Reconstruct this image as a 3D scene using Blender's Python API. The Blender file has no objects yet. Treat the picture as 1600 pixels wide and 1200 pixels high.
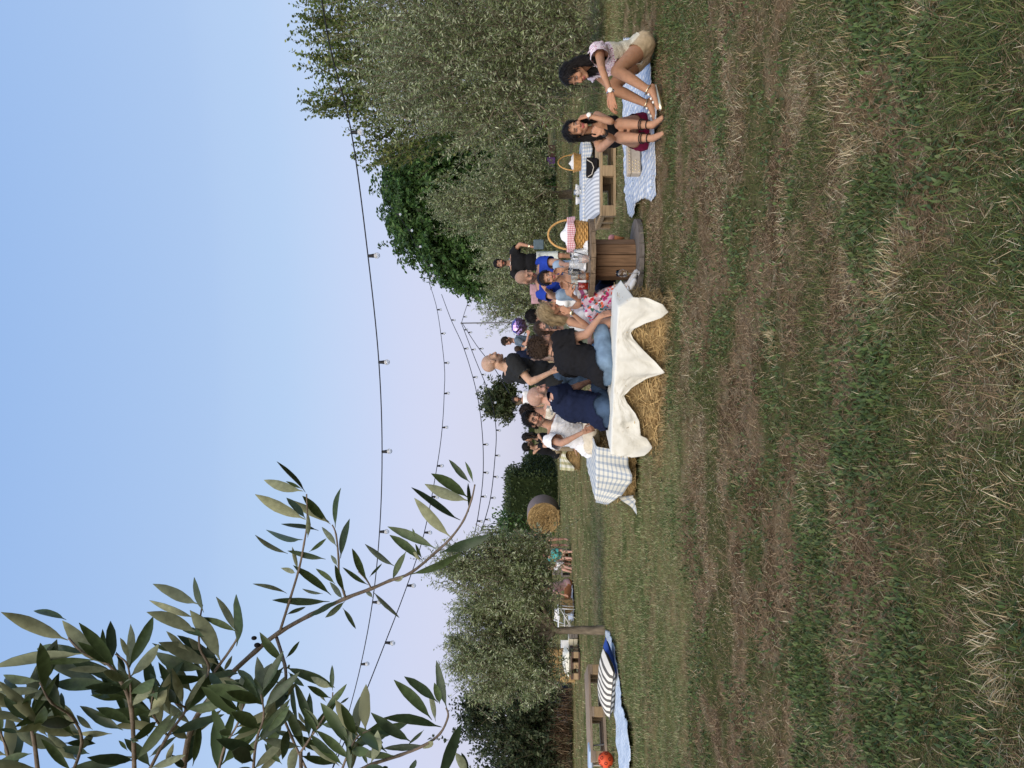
import bpy, bmesh, math, random
import numpy as np
from mathutils import Vector, Matrix, Quaternion, noise as mnoise

random.seed(7)
RNG = np.random.default_rng(11)
SC = bpy.context.scene
COL = SC.collection
R = math.radians

# ------------------------------------------------------------------ camera
CAM_H = 1.15
PITCH = math.atan(26.0 / 1202.0)
cam_d = bpy.data.cameras.new('camera')
cam = bpy.data.objects.new('camera', cam_d)
COL.objects.link(cam)
cam_d.sensor_fit = 'HORIZONTAL'
cam_d.sensor_width = 36.0
cam_d.lens = 36.0 * 1202.0 / 1600.0
cam_d.clip_start = 0.05
cam_d.clip_end = 2000.0
FWD = Vector((0, math.cos(PITCH), math.sin(PITCH)))
UPV = Vector((0, -math.sin(PITCH), math.cos(PITCH)))
RGT = Vector((1, 0, 0))
# the phone is held sideways: picture-right is world-down, picture-up is world-right
cam.matrix_world = Matrix((
    (-UPV.x, RGT.x, -FWD.x, 0),
    (-UPV.y, RGT.y, -FWD.y, 0),
    (-UPV.z, RGT.z, -FWD.z, CAM_H),
    (0, 0, 0, 1)))
SC.camera = cam
SC.render.resolution_x, SC.render.resolution_y = 1024, 768

# ------------------------------------------------------------------ light
SUN_EL, SUN_AZ = 38.0, 200.0          # the last soft light comes from behind the photographer
world = bpy.data.worlds.new('World')
SC.world = world
world.use_nodes = True
wn, wl = world.node_tree.nodes, world.node_tree.links
wn.clear()
w_out = wn.new('ShaderNodeOutputWorld')
w_bg = wn.new('ShaderNodeBackground')
sky = wn.new('ShaderNodeTexSky')
sky.sky_type = 'NISHITA'
sky.sun_disc = False
sky.sun_elevation = R(SUN_EL)
sky.sun_rotation = R(SUN_AZ)
sky.air_density = 1.0
sky.dust_density = 0.6
sky.ozone_density = 2.0
# dusk air: a lavender band low in the sky, clearer blue overhead
tc = wn.new('ShaderNodeTexCoord')
sep = wn.new('ShaderNodeSeparateXYZ')
ramp = wn.new('ShaderNodeValToRGB')
wl.new(tc.outputs['Generated'], sep.inputs[0])
wl.new(sep.outputs['Z'], ramp.inputs['Fac'])
cr = ramp.color_ramp
cr.interpolation = 'CARDINAL'
SKY_STOPS = [(0.0, (0.58, 0.59, 0.77)), (0.10, (0.63, 0.635, 0.815)), (0.19, (0.585, 0.65, 0.86)), (0.29, (0.49, 0.635, 0.88)),
             (0.38, (0.425, 0.585, 0.865)), (0.62, (0.305, 0.49, 0.84)), (1.0, (0.21, 0.40, 0.76))]
while len(cr.elements) < len(SKY_STOPS):
    cr.elements.new(0.5)
for e, (p, c) in zip(cr.elements, SKY_STOPS):
    e.position = p
    e.color = (*c, 1)
SKY_STRENGTH = 0.1
mul = wn.new('ShaderNodeVectorMath'); mul.operation = 'SCALE'
mul.inputs['Scale'].default_value = 0.87 / SKY_STRENGTH
wl.new(ramp.outputs['Color'], mul.inputs[0])
mix = wn.new('ShaderNodeMix'); mix.data_type = 'RGBA'
mix.inputs['Factor'].default_value = 0.88
wl.new(sky.outputs[0], mix.inputs[6])
wl.new(mul.outputs[0], mix.inputs[7])
wl.new(mix.outputs[2], w_bg.inputs['Color'])
w_bg.inputs['Strength'].default_value = SKY_STRENGTH
wl.new(w_bg.outputs[0], w_out.inputs['Surface'])

sun_d = bpy.data.lights.new('sun', 'SUN')
sun_d.energy = 3.0
sun_d.angle = R(68)
sun_d.color = (1.0, 0.86, 0.68)
sun = bpy.data.objects.new('sun', sun_d)
COL.objects.link(sun)
_az = R(SUN_AZ)
sun_dir = Vector((math.sin(_az) * math.cos(R(SUN_EL)), math.cos(_az) * math.cos(R(SUN_EL)), math.sin(R(SUN_EL))))
sun.rotation_euler = sun_dir.to_track_quat('Z', 'Y').to_euler()

vs = SC.view_settings
SC.display_settings.display_device = 'sRGB'
vs.view_transform = 'Standard'
vs.look = 'None'
vs.exposure = 0.3
vs.gamma = 1.0
vs.use_curve_mapping = False

# ------------------------------------------------------------------ geometry of the place from the picture
def ray(x, y):
    return FWD * 1202.0 + RGT * (600.0 - y) + UPV * (800.0 - x)
def at(x, y, d):
    """point seen at photo pixel (x, y), d metres ahead"""
    r = ray(x, y)
    return Vector((0, 0, CAM_H)) + r * (d / r.y)
def gnd(x, y, z=0.0):
    r = ray(x, y)
    return Vector((0, 0, CAM_H)) + r * ((z - CAM_H) / r.z)

# ------------------------------------------------------------------ scene helpers
def tag(o, label=None, cat=None, group=None, kind=None):
    if label: o['label'] = label
    if cat: o['category'] = cat
    if group: o['group'] = group
    if kind: o['kind'] = kind
    return o
def thing(name, label, cat, loc=(0, 0, 0), rz=0.0, group=None):
    o = bpy.data.objects.new(name, None)
    o.empty_display_size = 0.1
    COL.objects.link(o)
    o.location = loc
    o.rotation_euler = (0, 0, rz)
    return tag(o, label, cat, group)
def child(name, me, parent, mat=None, kind=None, label=None, world_space=False, loc=None):
    o = bpy.data.objects.new(name, me)
    COL.objects.link(o)
    if parent is not None:
        o.parent = parent
        if world_space:
            bpy.context.view_layer.update()
            o.matrix_parent_inverse = WM(parent).inverted()
    if loc is not None: o.location = loc
    if mat is not None and me is not None and len(me.materials) == 0:
        me.materials.append(mat)
    if kind: o['kind'] = kind
    if label: o['label'] = label
    return o
def WM(o):
    m = Matrix.LocRotScale(o.location, o.rotation_euler, o.scale)
    if o.parent is not None:
        m = WM(o.parent) @ o.matrix_parent_inverse @ m
    return m

def np_mesh(name, V, faces_flat, loop_tot, mats=(), mat_idx=None, col=None, smooth=False):
    """mesh from numpy arrays; faces_flat = vertex index per loop, loop_tot = verts per face"""
    me = bpy.data.meshes.new(name)
    V = np.asarray(V, dtype=np.float32).reshape(-1, 3)
    faces_flat = np.asarray(faces_flat, dtype=np.int32).ravel()
    loop_tot = np.asarray(loop_tot, dtype=np.int32).ravel()
    me.vertices.add(len(V))
    me.vertices.foreach_set('co', V.ravel())
    me.loops.add(len(faces_flat))
    me.loops.foreach_set('vertex_index', faces_flat)
    me.polygons.add(len(loop_tot))
    starts = np.concatenate([[0], np.cumsum(loop_tot)[:-1]]).astype(np.int32)
    me.polygons.foreach_set('loop_start', starts)
    me.polygons.foreach_set('loop_total', loop_tot)
    if mat_idx is not None:
        me.polygons.foreach_set('material_index', np.asarray(mat_idx, dtype=np.int32))
    if smooth:
        me.polygons.foreach_set('use_smooth', np.ones(len(loop_tot), dtype=bool))
    me.update(calc_edges=True)
    if col is not None:
        a = me.color_attributes.new('col', 'FLOAT_COLOR', 'POINT')
        c = np.ones((len(V), 4), dtype=np.float32)
        c[:, :3] = np.asarray(col, dtype=np.float32).reshape(-1, 3)
        a.data.foreach_set('color', c.ravel())
    for m in mats: me.materials.append(m)
    return me

class MB:
    """collects verts and faces of one part"""
    def __init__(s):
        s.v, s.f, s.m, s.sm = [], [], [], []
    def add(s, vs_, fs_, mi=0, smooth=False):
        b = len(s.v)
        s.v.extend(Vector(p) for p in vs_)
        for f in fs_:
            s.f.append([i + b for i in f]); s.m.append(mi); s.sm.append(smooth)
        return s
    def box(s, lo, hi, mi=0, M=None, bev=0.0):
        (x0, y0, z0), (x1, y1, z1) = lo, hi
        if bev <= 0:
            vv = [(x0,y0,z0),(x1,y0,z0),(x1,y1,z0),(x0,y1,z0),(x0,y0,z1),(x1,y0,z1),(x1,y1,z1),(x0,y1,z1)]
            ff = [(0,3,2,1),(4,5,6,7),(0,1,5,4),(1,2,6,5),(2,3,7,6),(3,0,4,7)]
        else:
            b = bev; vv = []; 
            for sx in (0, 1):
                for sy in (0, 1):
                    for sz in (0, 1):
                        x, y, z = (x0, x1)[sx], (y0, y1)[sy], (z0, z1)[sz]
                        ix, iy, iz = x + (b if sx == 0 else -b), y + (b if sy == 0 else -b), z + (b if sz == 0 else -b)
                        vv += [(x, iy, iz), (ix, y, iz), (ix, iy, z)]
            bm = bmesh.new()
            for p in vv: bm.verts.new(p)
            bmesh.ops.convex_hull(bm, input=bm.verts[:])
            bmesh.ops.dissolve_limit(bm, angle_limit=0.01, verts=bm.verts[:], edges=bm.edges[:])
            bm.verts.index_update()
            vv = [v.co.copy() for v in bm.verts]; ff = [[v.index for v in f.verts] for f in bm.faces]
            bm.free()
        if M is not None: vv = [M @ Vector(p) for p in vv]
        return s.add(vv, ff, mi)
    def tube(s, pts, rad, n=8, mi=0, cap=True, smooth=True):
        pts = [Vector(p) for p in pts]
        if not hasattr(rad, '__len__'): rad = [rad] * len(pts)
        vv, ff = [], []
        prev = None
        for i, p in enumerate(pts):
            t = (pts[min(i + 1, len(pts) - 1)] - pts[max(i - 1, 0)])
            t = t.normalized() if t.length > 1e-9 else Vector((0, 0, 1))
            if prev is None:
                a = t.orthogonal().normalized()
            else:
                a = prev - t * prev.dot(t)
                a = a.normalized() if a.length > 1e-6 else t.orthogonal().normalized()
            prev = a
            b = t.cross(a)
            for k in range(n):
                an = 2 * math.pi * k / n
                vv.append(p + (a * math.cos(an) + b * math.sin(an)) * rad[i])
        for i in range(len(pts) - 1):
            for k in range(n):
                k2 = (k + 1) % n
                ff.append((i*n + k, i*n + k2, (i+1)*n + k2, (i+1)*n + k))
        if cap:
            ff.append(tuple(reversed(range(n)))); ff.append(tuple(range((len(pts)-1)*n, len(pts)*n)))
        return s.add(vv, ff, mi, smooth)
    def lathe(s, prof, n=24, mi=0, M=None, smooth=True, close=False):
        """prof: list of (r, z)"""
        vv, ff = [], []
        for r, z in prof:
            for k in range(n):
                an = 2 * math.pi * k / n
                vv.append(Vector((r * math.cos(an), r * math.sin(an), z)))
        for i in range(len(prof) - 1):
            for k in range(n):
                k2 = (k + 1) % n
                ff.append((i*n + k, i*n + k2, (i+1)*n + k2, (i+1)*n + k))
        if close:
            ff.append(tuple(reversed(range(n)))); ff.append(tuple(range((len(prof)-1)*n, len(prof)*n)))
        if M is not None: vv = [M @ p for p in vv]
        return s.add(vv, ff, mi, smooth)
    def ell(s, c, r, M=None, n=12, mi=0):
        c = Vector(c)
        vv, ff = [], []
        m = max(6, n // 2 + 1)
        for i in range(m + 1):
            th = math.pi * i / m
            for k in range(n):
                an = 2 * math.pi * k / n
                p = Vector((r[0]*math.sin(th)*math.cos(an), r[1]*math.sin(th)*math.sin(an), r[2]*math.cos(th)))
                if M is not None: p = M @ p
                vv.append(c + p)
        for i in range(m):
            for k in range(n):
                k2 = (k + 1) % n
                ff.append((i*n + k, (i+1)*n + k, (i+1)*n + k2, i*n + k2))
        return s.add(vv, ff, mi, True)
    def mesh(s, name, mats=()):
        me = bpy.data.meshes.new(name)
        me.from_pydata([tuple(v) for v in s.v], [], s.f)
        if s.f:
            me.polygons.foreach_set('material_index', s.m)
            me.polygons.foreach_set('use_smooth', s.sm)
        for m in mats: me.materials.append(m)
        me.update()
        return me

# ------------------------------------------------------------------ noise (numpy)
def _h(ix, iy, seed):
    n = (ix.astype(np.int64) * 374761393 + iy.astype(np.int64) * 668265263 + seed * 1442695041) & 0x7fffffff
    n = ((n ^ (n >> 13)) * 1274126177) & 0x7fffffff
    n = (n ^ (n >> 16)) & 0xffff
    return n / 65535.0
def vnoise(x, y, seed=0):
    x = np.asarray(x, float); y = np.asarray(y, float)
    ix, iy = np.floor(x), np.floor(y)
    fx, fy = x - ix, y - iy
    fx = fx*fx*(3 - 2*fx); fy = fy*fy*(3 - 2*fy)
    a, b = _h(ix, iy, seed), _h(ix + 1, iy, seed)
    c, d = _h(ix, iy + 1, seed), _h(ix + 1, iy + 1, seed)
    return (a*(1-fx) + b*fx)*(1-fy) + (c*(1-fx) + d*fx)*fy
def fbm(x, y, seed=0, o=4):
    t, a, s = 0, 0.5, 0
    for i in range(o):
        t = t + a * vnoise(x * 2**i, y * 2**i, seed + 17*i); s += a; a *= 0.5
    return t / s
def sstep(a, b, x):
    t = np.clip((x - a) / (b - a), 0, 1)
    return t*t*(3 - 2*t)

# ------------------------------------------------------------------ materials
_M = {}
def mat(name, color=(0.5, 0.5, 0.5), rough=0.8, var=0.15, scale=20.0, bump=0.0, bscale=None, spec=0.3, attr=None, metal=0.0,
        trans=0.0, alpha=None, sub=0.0, stretch=None, detail=4.0, ior=1.45, coat=0.0):
    if name in _M: return _M[name]
    m = bpy.data.materials.new(name)
    m.use_nodes = True
    nt = m.node_tree; N, L = nt.nodes, nt.links
    p = N['Principled BSDF']
    p.inputs['Roughness'].default_value = rough
    p.inputs['Specular IOR Level'].default_value = spec
    p.inputs['Metallic'].default_value = metal
    p.inputs['IOR'].default_value = ior
    if trans: p.inputs['Transmission Weight'].default_value = trans
    if coat: p.inputs['Coat Weight'].default_value = coat
    if sub:
        p.inputs['Subsurface Weight'].default_value = sub
        p.inputs['Subsurface Radius'].default_value = (0.012, 0.005, 0.003)
        p.inputs['Subsurface Scale'].default_value = 1.0
    if attr:
        a = N.new('ShaderNodeVertexColor'); a.layer_name = attr
        base = a.outputs['Color']
    else:
        rgb = N.new('ShaderNodeRGB'); rgb.outputs[0].default_value = (*color, 1)
        base = rgb.outputs[0]
    tco = N.new('ShaderNodeTexCoord')
    vec = tco.outputs['Object']
    if stretch:
        mp = N.new('ShaderNodeMapping'); mp.inputs['Scale'].default_value = stretch
        L.new(vec, mp.inputs[0]); vec = mp.outputs[0]
    if var > 0:
        nz = N.new('ShaderNodeTexNoise'); nz.inputs['Scale'].default_value = scale; nz.inputs['Detail'].default_value = detail
        L.new(vec, nz.inputs['Vector'])
        mr = N.new('ShaderNodeMapRange')
        mr.inputs['From Min'].default_value = 0.25; mr.inputs['From Max'].default_value = 0.75
        mr.inputs['To Min'].default_value = 1 - var; mr.inputs['To Max'].default_value = 1 + var
        L.new(nz.outputs['Fac'], mr.inputs['Value'])
        hs = N.new('ShaderNodeVectorMath'); hs.operation = 'SCALE'
        L.new(base, hs.inputs[0]); L.new(mr.outputs[0], hs.inputs['Scale'])
        base = hs.outputs[0]
    L.new(base, p.inputs['Base Color'])
    if bump > 0:
        nb = N.new('ShaderNodeTexNoise'); nb.inputs['Scale'].default_value = bscale or scale * 3; nb.inputs['Detail'].default_value = 5
        L.new(vec, nb.inputs['Vector'])
        bp = N.new('ShaderNodeBump'); bp.inputs['Strength'].default_value = bump; bp.inputs['Distance'].default_value = 0.01
        L.new(nb.outputs['Fac'], bp.inputs['Height']); L.new(bp.outputs[0], p.inputs['Normal'])
    _M[name] = m
    return m
def leaf_mat(name, attr='col', rough=0.5, tl=0.25, spec=0.35):
    """leaves: colour per leaf, a little light through them"""
    if name in _M: return _M[name]
    m = mat(name, attr=attr, rough=rough, var=0.12, scale=6.0, spec=spec)
    nt = m.node_tree; N, L = nt.nodes, nt.links
    p = N['Principled BSDF']
    t = N.new('ShaderNodeBsdfTranslucent')
    src = p.inputs['Base Color'].links[0].from_socket
    L.new(src, t.inputs['Color'])
    mx = N.new('ShaderNodeMixShader'); mx.inputs[0].default_value = tl
    L.new(p.outputs[0], mx.inputs[1]); L.new(t.outputs[0], mx.inputs[2])
    L.new(mx.outputs[0], N['Material Output'].inputs['Surface'])
    return m

# ================================================================== GROUND
def lawn(X, Y):
    """0 in the trampled dry foreground, 1 in the paler mown lawn"""
    n = fbm(X * 0.9, Y * 0.9, 5) - 0.5
    a = sstep(5.0, 6.0, Y + n * 1.6) * sstep(0.5, -0.7, X + n * 1.6)
    b = sstep(8.5, 10.5, Y + n * 2)
    return np.clip(np.maximum(a, b * 0.85), 0, 1)
def greenness(X, Y):
    band = fbm(X * 0.6 + 3, Y * 1.5, 21, 4)          # mowing swathes run across the view
    blot = fbm(X * 3.3, Y * 3.5, 33, 4)
    g = 0.24 * band + 0.76 * blot
    g = 0.14 + 0.86 * sstep(0.41, 0.57, g)
    path = np.exp(-((Y - 13.3 - 0.06 * X) / 0.7) ** 2) * sstep(0.5, -1.0, X) * sstep(.35, .6, fbm(X * 1.2, Y * 1.5, 71, 3))
    l = lawn(X, Y)
    g = g * (1 - l) + (0.62 + 0.38 * g) * l
    near = sstep(2.6, 1.9, Y) * 0.45
    return np.clip(np.maximum(g, near) * (1 - 0.6 * path), 0, 1)
def relief(X, Y):
    f = np.clip(14.0 / np.maximum(np.hypot(X, Y), 1.0), 0, 1)
    return ((fbm(X * 1.1, Y * 1.6, 2, 3) - 0.5) * 0.05 + (fbm(X * 6, Y * 8, 8, 3) - 0.5) * 0.022) * f - 0.012
def lerp(a, b, t):
    return a + (b - a) * t[:, None]
def gcol(X, Y):
    n1 = fbm(X * 5, Y * 7, 41, 4); n2 = fbm(X * 22, Y * 26, 43, 3); n3 = fbm(X * 1.2, Y * 1.7, 45, 3)
    dirt = lerp(np.array([0.088, 0.054, 0.030]), np.array([0.20, 0.135, 0.075]), sstep(0.35, 0.68, n1))  # soil colour lowered so the gaps under the litter read as shaded
    dirt = lerp(dirt, np.array([0.26, 0.21, 0.135]), sstep(0.55, 0.72, n2) * 0.6)
    green = lerp(np.array([0.045, 0.056, 0.018]), np.array([0.10, 0.10, 0.038]), sstep(0.3, 0.7, n2))
    lw = lerp(np.array([0.075, 0.092, 0.032]), np.array([0.20, 0.165, 0.075]), sstep(0.38, 0.66, n1 * 0.6 + n3 * 0.4))  # lawn base darkened: shade in the gaps between blades put into the colour
    g = greenness(X, Y)
    far = sstep(6.5, 11, Y)
    dirt = lerp(dirt, lerp(np.array([0.17, 0.115, 0.062]), np.array([0.30, 0.225, 0.13]), sstep(0.35, 0.65, n2)), far)
    c = lerp(dirt, green, g * 0.85)
    return lerp(c, lerp(lw, dirt * 1.15, 1 - g), lawn(X, Y) * 0.9)

ratio = 1.013
rs = [0.35]
while rs[-1] < 700: rs.append(rs[-1] * (ratio if rs[-1] < 60 else 1.09))
rs = np.array(rs)
angs = np.concatenate([np.arange(-34, 34.01, 0.33), np.linspace(36, 324, 73)])
angs = np.radians(angs)
RR, AA = np.meshgrid(rs, angs, indexing='ij')
GX, GY = (RR * np.sin(AA)).ravel(), (RR * np.cos(AA)).ravel()
GZ = relief(GX, GY)
nr, na = len(rs), len(angs)
i0 = (np.arange(nr - 1)[:, None] * na + np.arange(na)[None, :]).ravel()
i1 = (np.arange(nr - 1)[:, None] * na + (np.arange(na)[None, :] + 1) % na).ravel()
F4 = np.stack([i0, i1, i1 + na, i0 + na], 1)
Vg = np.stack([GX, GY, GZ], 1)
Vg = np.concatenate([Vg, [[0, 0, -0.012]]])
cen = len(Vg) - 1
k = np.arange(na)
F3 = np.stack([np.full(na, cen), (k + 1) % na, k], 1)
gc = gcol(Vg[:, 0], Vg[:, 1])
MG = mat('soil_and_stubble', attr='col', rough=0.95, var=0.42, scale=110.0, bump=0.9, bscale=140.0, spec=0.0, detail=6)
me = np_mesh('ground', Vg, np.concatenate([F4.ravel(), F3.ravel()]), [4] * len(F4) + [3] * len(F3), [MG], col=gc, smooth=True)
ground = tag(child('ground', me, None), 'dry mown meadow with green and straw coloured patches', None, None, 'structure')

# ------------------------------------------------------------------ grass, straw and weeds lying on it
def blades(P, az, ln, wd, lean, curl, C, seg=2, root=0.75):
    """one bent strip per blade; lean 0 = upright, 1 = flat; C = colour per blade, darker towards the root"""
    n = len(P)
    d = np.stack([np.sin(az), np.cos(az), np.zeros(n)], 1)
    s = np.stack([np.cos(az), -np.sin(az), np.zeros(n)], 1)
    th0 = lean * 1.45
    pts, cur = [P], P
    for k_ in range(seg):
        th = np.clip(th0 + curl * (k_ + 0.5) / seg, 0, 1.75)
        step = (d * np.sin(th)[:, None] + np.array([0, 0, 1.0]) * np.cos(th)[:, None]) * (ln / seg)[:, None]
        cur = cur + step
        pts.append(cur)
    V = []
    for k_ in range(seg):
        w = wd * (1.0 - 0.25 * k_ / seg)
        V += [pts[k_] - s * w[:, None] / 2, pts[k_] + s * w[:, None] / 2]
    V.append(pts[seg])
    nv = 2 * seg + 1
    V = np.stack(V, 1).reshape(-1, 3)
    b = (np.arange(n) * nv)[:, None]
    F = []
    for k_ in range(seg - 1):
        a = 2 * k_
        F += [b + np.array([a, a + 1, a + 3]), b + np.array([a, a + 3, a + 2])]
    a = 2 * (seg - 1)
    F.append(b + np.array([a, a + 1, nv - 1]))
    F = np.concatenate(F, 0)
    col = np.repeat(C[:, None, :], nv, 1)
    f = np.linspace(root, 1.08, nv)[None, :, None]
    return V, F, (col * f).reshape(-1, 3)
class Batch:
    def __init__(s): s.V, s.F, s.C, s.n = [], [], [], 0
    def add(s, V, F, C):
        s.V.append(V); s.F.append(F + s.n); s.C.append(C); s.n += len(V)
    def mesh(s, name, m):
        V, F, C = np.concatenate(s.V), np.concatenate(s.F), np.concatenate(s.C)
        return np_mesh(name, V, F.ravel(), np.full(len(F), F.shape[1]), [m], col=C)
def scatter(n, y0, y1, sl=0.60, off=0.7, pw=1.0):
    u = RNG.random(n)
    Y = (y0**2 + u * (y1**2 - y0**2)) ** 0.5
    X = (RNG.random(n) * 2 - 1) * (sl * Y + off)
    return X, Y
def ground_pts(X, Y, dz=0.0):
    return np.stack([X, Y, relief(X, Y) + dz], 1)
def pal(cols, n, jit=0.18, w=None):
    cols = np.array(cols)
    c = cols[RNG.choice(len(cols), n, p=w)]
    return c * (1 + (RNG.random((n, 1)) * 2 - 1) * jit)
GREEN = [(0.072, 0.102, 0.031), (0.10, 0.132, 0.042), (0.145, 0.162, 0.052), (0.055, 0.086, 0.033)]
LAWNG = [(0.20, 0.255, 0.10), (0.28, 0.32, 0.14), (0.44, 0.41, 0.23), (0.14, 0.205, 0.078)]
STRAW = [(0.43, 0.32, 0.165), (0.54, 0.43, 0.25), (0.31, 0.22, 0.11), (0.62, 0.53, 0.35)]
BROWN = [(0.19, 0.118, 0.062), (0.26, 0.165, 0.09), (0.085, 0.052, 0.03), (0.36, 0.255, 0.15)]
WEED = [(0.072, 0.112, 0.040), (0.095, 0.14, 0.046), (0.125, 0.155, 0.066), (0.06, 0.092, 0.042)]
MGR = leaf_mat('grass_blades', rough=0.7, tl=0.15, spec=0.1)
MST = mat('dry_straw', attr='col', rough=0.75, var=0.15, scale=30, spec=0.12)

gb, sb = Batch(), Batch()
for (n, y0, y1, seg, ls, ws) in ((230000, 1.35, 3.4, 2, 0.8, 0.7), (280000, 3.4, 7.0, 1, 0.85, 0.95), (270000, 7.0, 14.0, 1, 1.25, 1.7), (90000, 14, 36, 1, 1.7, 5.0)):
    X, Y = scatter(n, y0, y1)
    g, l = greenness(X, Y), lawn(X, Y)
    clump = fbm(X * 9, Y * 11, 77, 3)
    keep = RNG.random(n) < (0.10 + 0.9 * g) * (0.35 + 0.65 * sstep(0.35, 0.62, clump)) + 0.5 * l * sstep(.3, .6, clump)
    X, Y, g, l = X[keep], Y[keep], g[keep], l[keep]
    m = len(X)
    C = np.where((RNG.random(m) < l * 0.9)[:, None], pal(LAWNG, m), pal(GREEN, m))
    dry = RNG.random(m) < (0.10 + 0.15 * (1 - g))
    C[dry] = pal(STRAW, m)[dry] * 0.8
    ln = (0.022 + 0.042 * RNG.random(m)) * ls * (1 - 0.15 * l)
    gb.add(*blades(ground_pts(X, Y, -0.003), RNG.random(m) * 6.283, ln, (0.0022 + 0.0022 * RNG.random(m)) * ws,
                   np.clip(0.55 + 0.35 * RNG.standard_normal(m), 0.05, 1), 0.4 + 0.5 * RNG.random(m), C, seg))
# low weeds with small leaves
for (n, y0, y1, ws) in ((60000, 1.35, 3.4, .8), (40000, 3.4, 7.5, 1.0)):
    X, Y = scatter(n, y0, y1)
    pch = sstep(0.47, 0.60, fbm(X * 1.7 + 9, Y * 1.9, 61, 3))
    keep = RNG.random(n) < pch * (0.2 + 0.8 * greenness(X, Y)) * (1 - 0.6 * lawn(X, Y))
    X, Y = X[keep], Y[keep]; m = len(X)
    w = (0.007 + 0.008 * RNG.random(m)) * ws
    V, F, C = blades(ground_pts(X, Y, 0.004), RNG.random(m) * 6.283, 0.014 + 0.02 * RNG.random(m), w * 0.5,
                     np.clip(0.5 + 0.25 * RNG.standard_normal(m), 0.1, 1), 0.5 * RNG.random(m), pal(WEED, m), 2, 0.95)
    V = V.reshape(m, 5, 3); mid = (V[:, 2] + V[:, 3]) / 2
    for q in (2, 3): V[:, q] = mid + (V[:, q] - mid) * 2.6
    gb.add(V.reshape(-1, 3), F, C)
# straw and stubble litter lying flat
for (n, y0, y1, seg, ws) in ((230000, 1.35, 3.4, 1, 0.75), (330000, 3.4, 7.5, 1, 1.25), (100000, 7.5, 15, 1, 2.2)):
    X, Y = scatter(n, y0, y1)
    g, l = greenness(X, Y), lawn(X, Y)
    keep = RNG.random(n) < (0.28 + 0.72 * (1 - g)) * (1 - 0.5 * l)
    X, Y = X[keep], Y[keep]; m = len(X)
    pale = sstep(0.5, 0.66, fbm(X * 1.5 + 4, Y * 2.2, 91, 3))
    C = np.where((RNG.random(m) < 0.05 + 0.30 * pale)[:, None], pal(STRAW, m), pal(BROWN, m))
    long_ = RNG.random(m) ** 3
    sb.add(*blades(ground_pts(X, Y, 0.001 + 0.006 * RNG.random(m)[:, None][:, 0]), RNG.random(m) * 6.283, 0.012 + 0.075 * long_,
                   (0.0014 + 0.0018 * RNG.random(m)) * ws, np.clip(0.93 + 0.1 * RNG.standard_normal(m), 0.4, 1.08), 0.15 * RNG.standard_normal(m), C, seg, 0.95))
grass = tag(child('grass', gb.mesh('grass', MGR), None), 'short patchy green grass growing over the meadow', None, None, 'stuff')
straw_litter = tag(child('straw_litter', sb.mesh('straw_litter', MST), None), 'dry cut straw scattered over the meadow', None, None, 'stuff')

# single tufts one can point to
def tuft(x, y, rad, n, pal_, hgt, lean0=0.55, wid=0.0021, mname=None):
    p = gnd(x, y)
    t_ = Batch()
    lean_to = RNG.random() * 6.283
    a = np.where(RNG.random(n) < .45, lean_to + .8 * RNG.standard_normal(n), RNG.random(n) * 6.283)
    r = rad * 0.6 * RNG.random(n) ** 0.6
    X, Y = p.x + r * np.sin(a) * 1.35, p.y + r * np.cos(a)
    az = a + RNG.standard_normal(n) * 0.95
    t_.add(*blades(ground_pts(X, Y, -0.004), az, hgt * (0.45 + 0.7 * RNG.random(n)), wid * (0.6 + 0.8 * RNG.random(n)),
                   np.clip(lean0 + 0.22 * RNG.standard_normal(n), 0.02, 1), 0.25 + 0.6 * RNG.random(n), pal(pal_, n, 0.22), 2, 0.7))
    return t_
tufts_dry, tufts_green = Batch(), Batch()
for (x, y, rad, n, h_) in ((1160, 175, .26, 210, .13), (1330, 150, .40, 380, .12), (1350, 190, .34, 260, .11), (1410, 430, .24, 300, .13), (1385, 455, .2, 160, .12),
                        (1345, 285, .2, 120, .09), (1225, 325, .26, 160, .10), (1212, 540, .24, 170, .12), (1265, 770, .22, 150, .12),
                        (1322, 795, .22, 150, .11), (1490, 775, .18, 190, .11), (1440, 700, .14, 80, .10), (1560, 985, .20, 220, .13), (1595, 595, .13, 120, .11),
                        (1345, 985, .22, 120, .11), (1550, 1135, .2, 200, .13), (1100, 130, .3, 160, .10), (1240, 1000, .2, 90, .10), (1065, 440, .5, 200, .09),
                        (1075, 520, .5, 200, .09), (1060, 640, .5, 220, .09), (1420, 60, .22, 150, .11), (1440, 30, .2, 120, .12), (1060, 420, .4, 140, .1),
                        (1180, 60, .3, 160, .1), (1270, 60, .3, 140, .1), (1120, 690, .3, 110, .09), (1590, 300, .15, 60, .1), (1580, 800, .14, 50, .1)):
    t_ = tuft(x, y, rad * 0.95, int(n * 1.8), STRAW + [(.24, .17, .09), (.20, .20, .08)], h_ * 0.58, 0.68)
    for V, F, C in zip(t_.V, t_.F, t_.C): tufts_dry.add(V, F, C)
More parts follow.
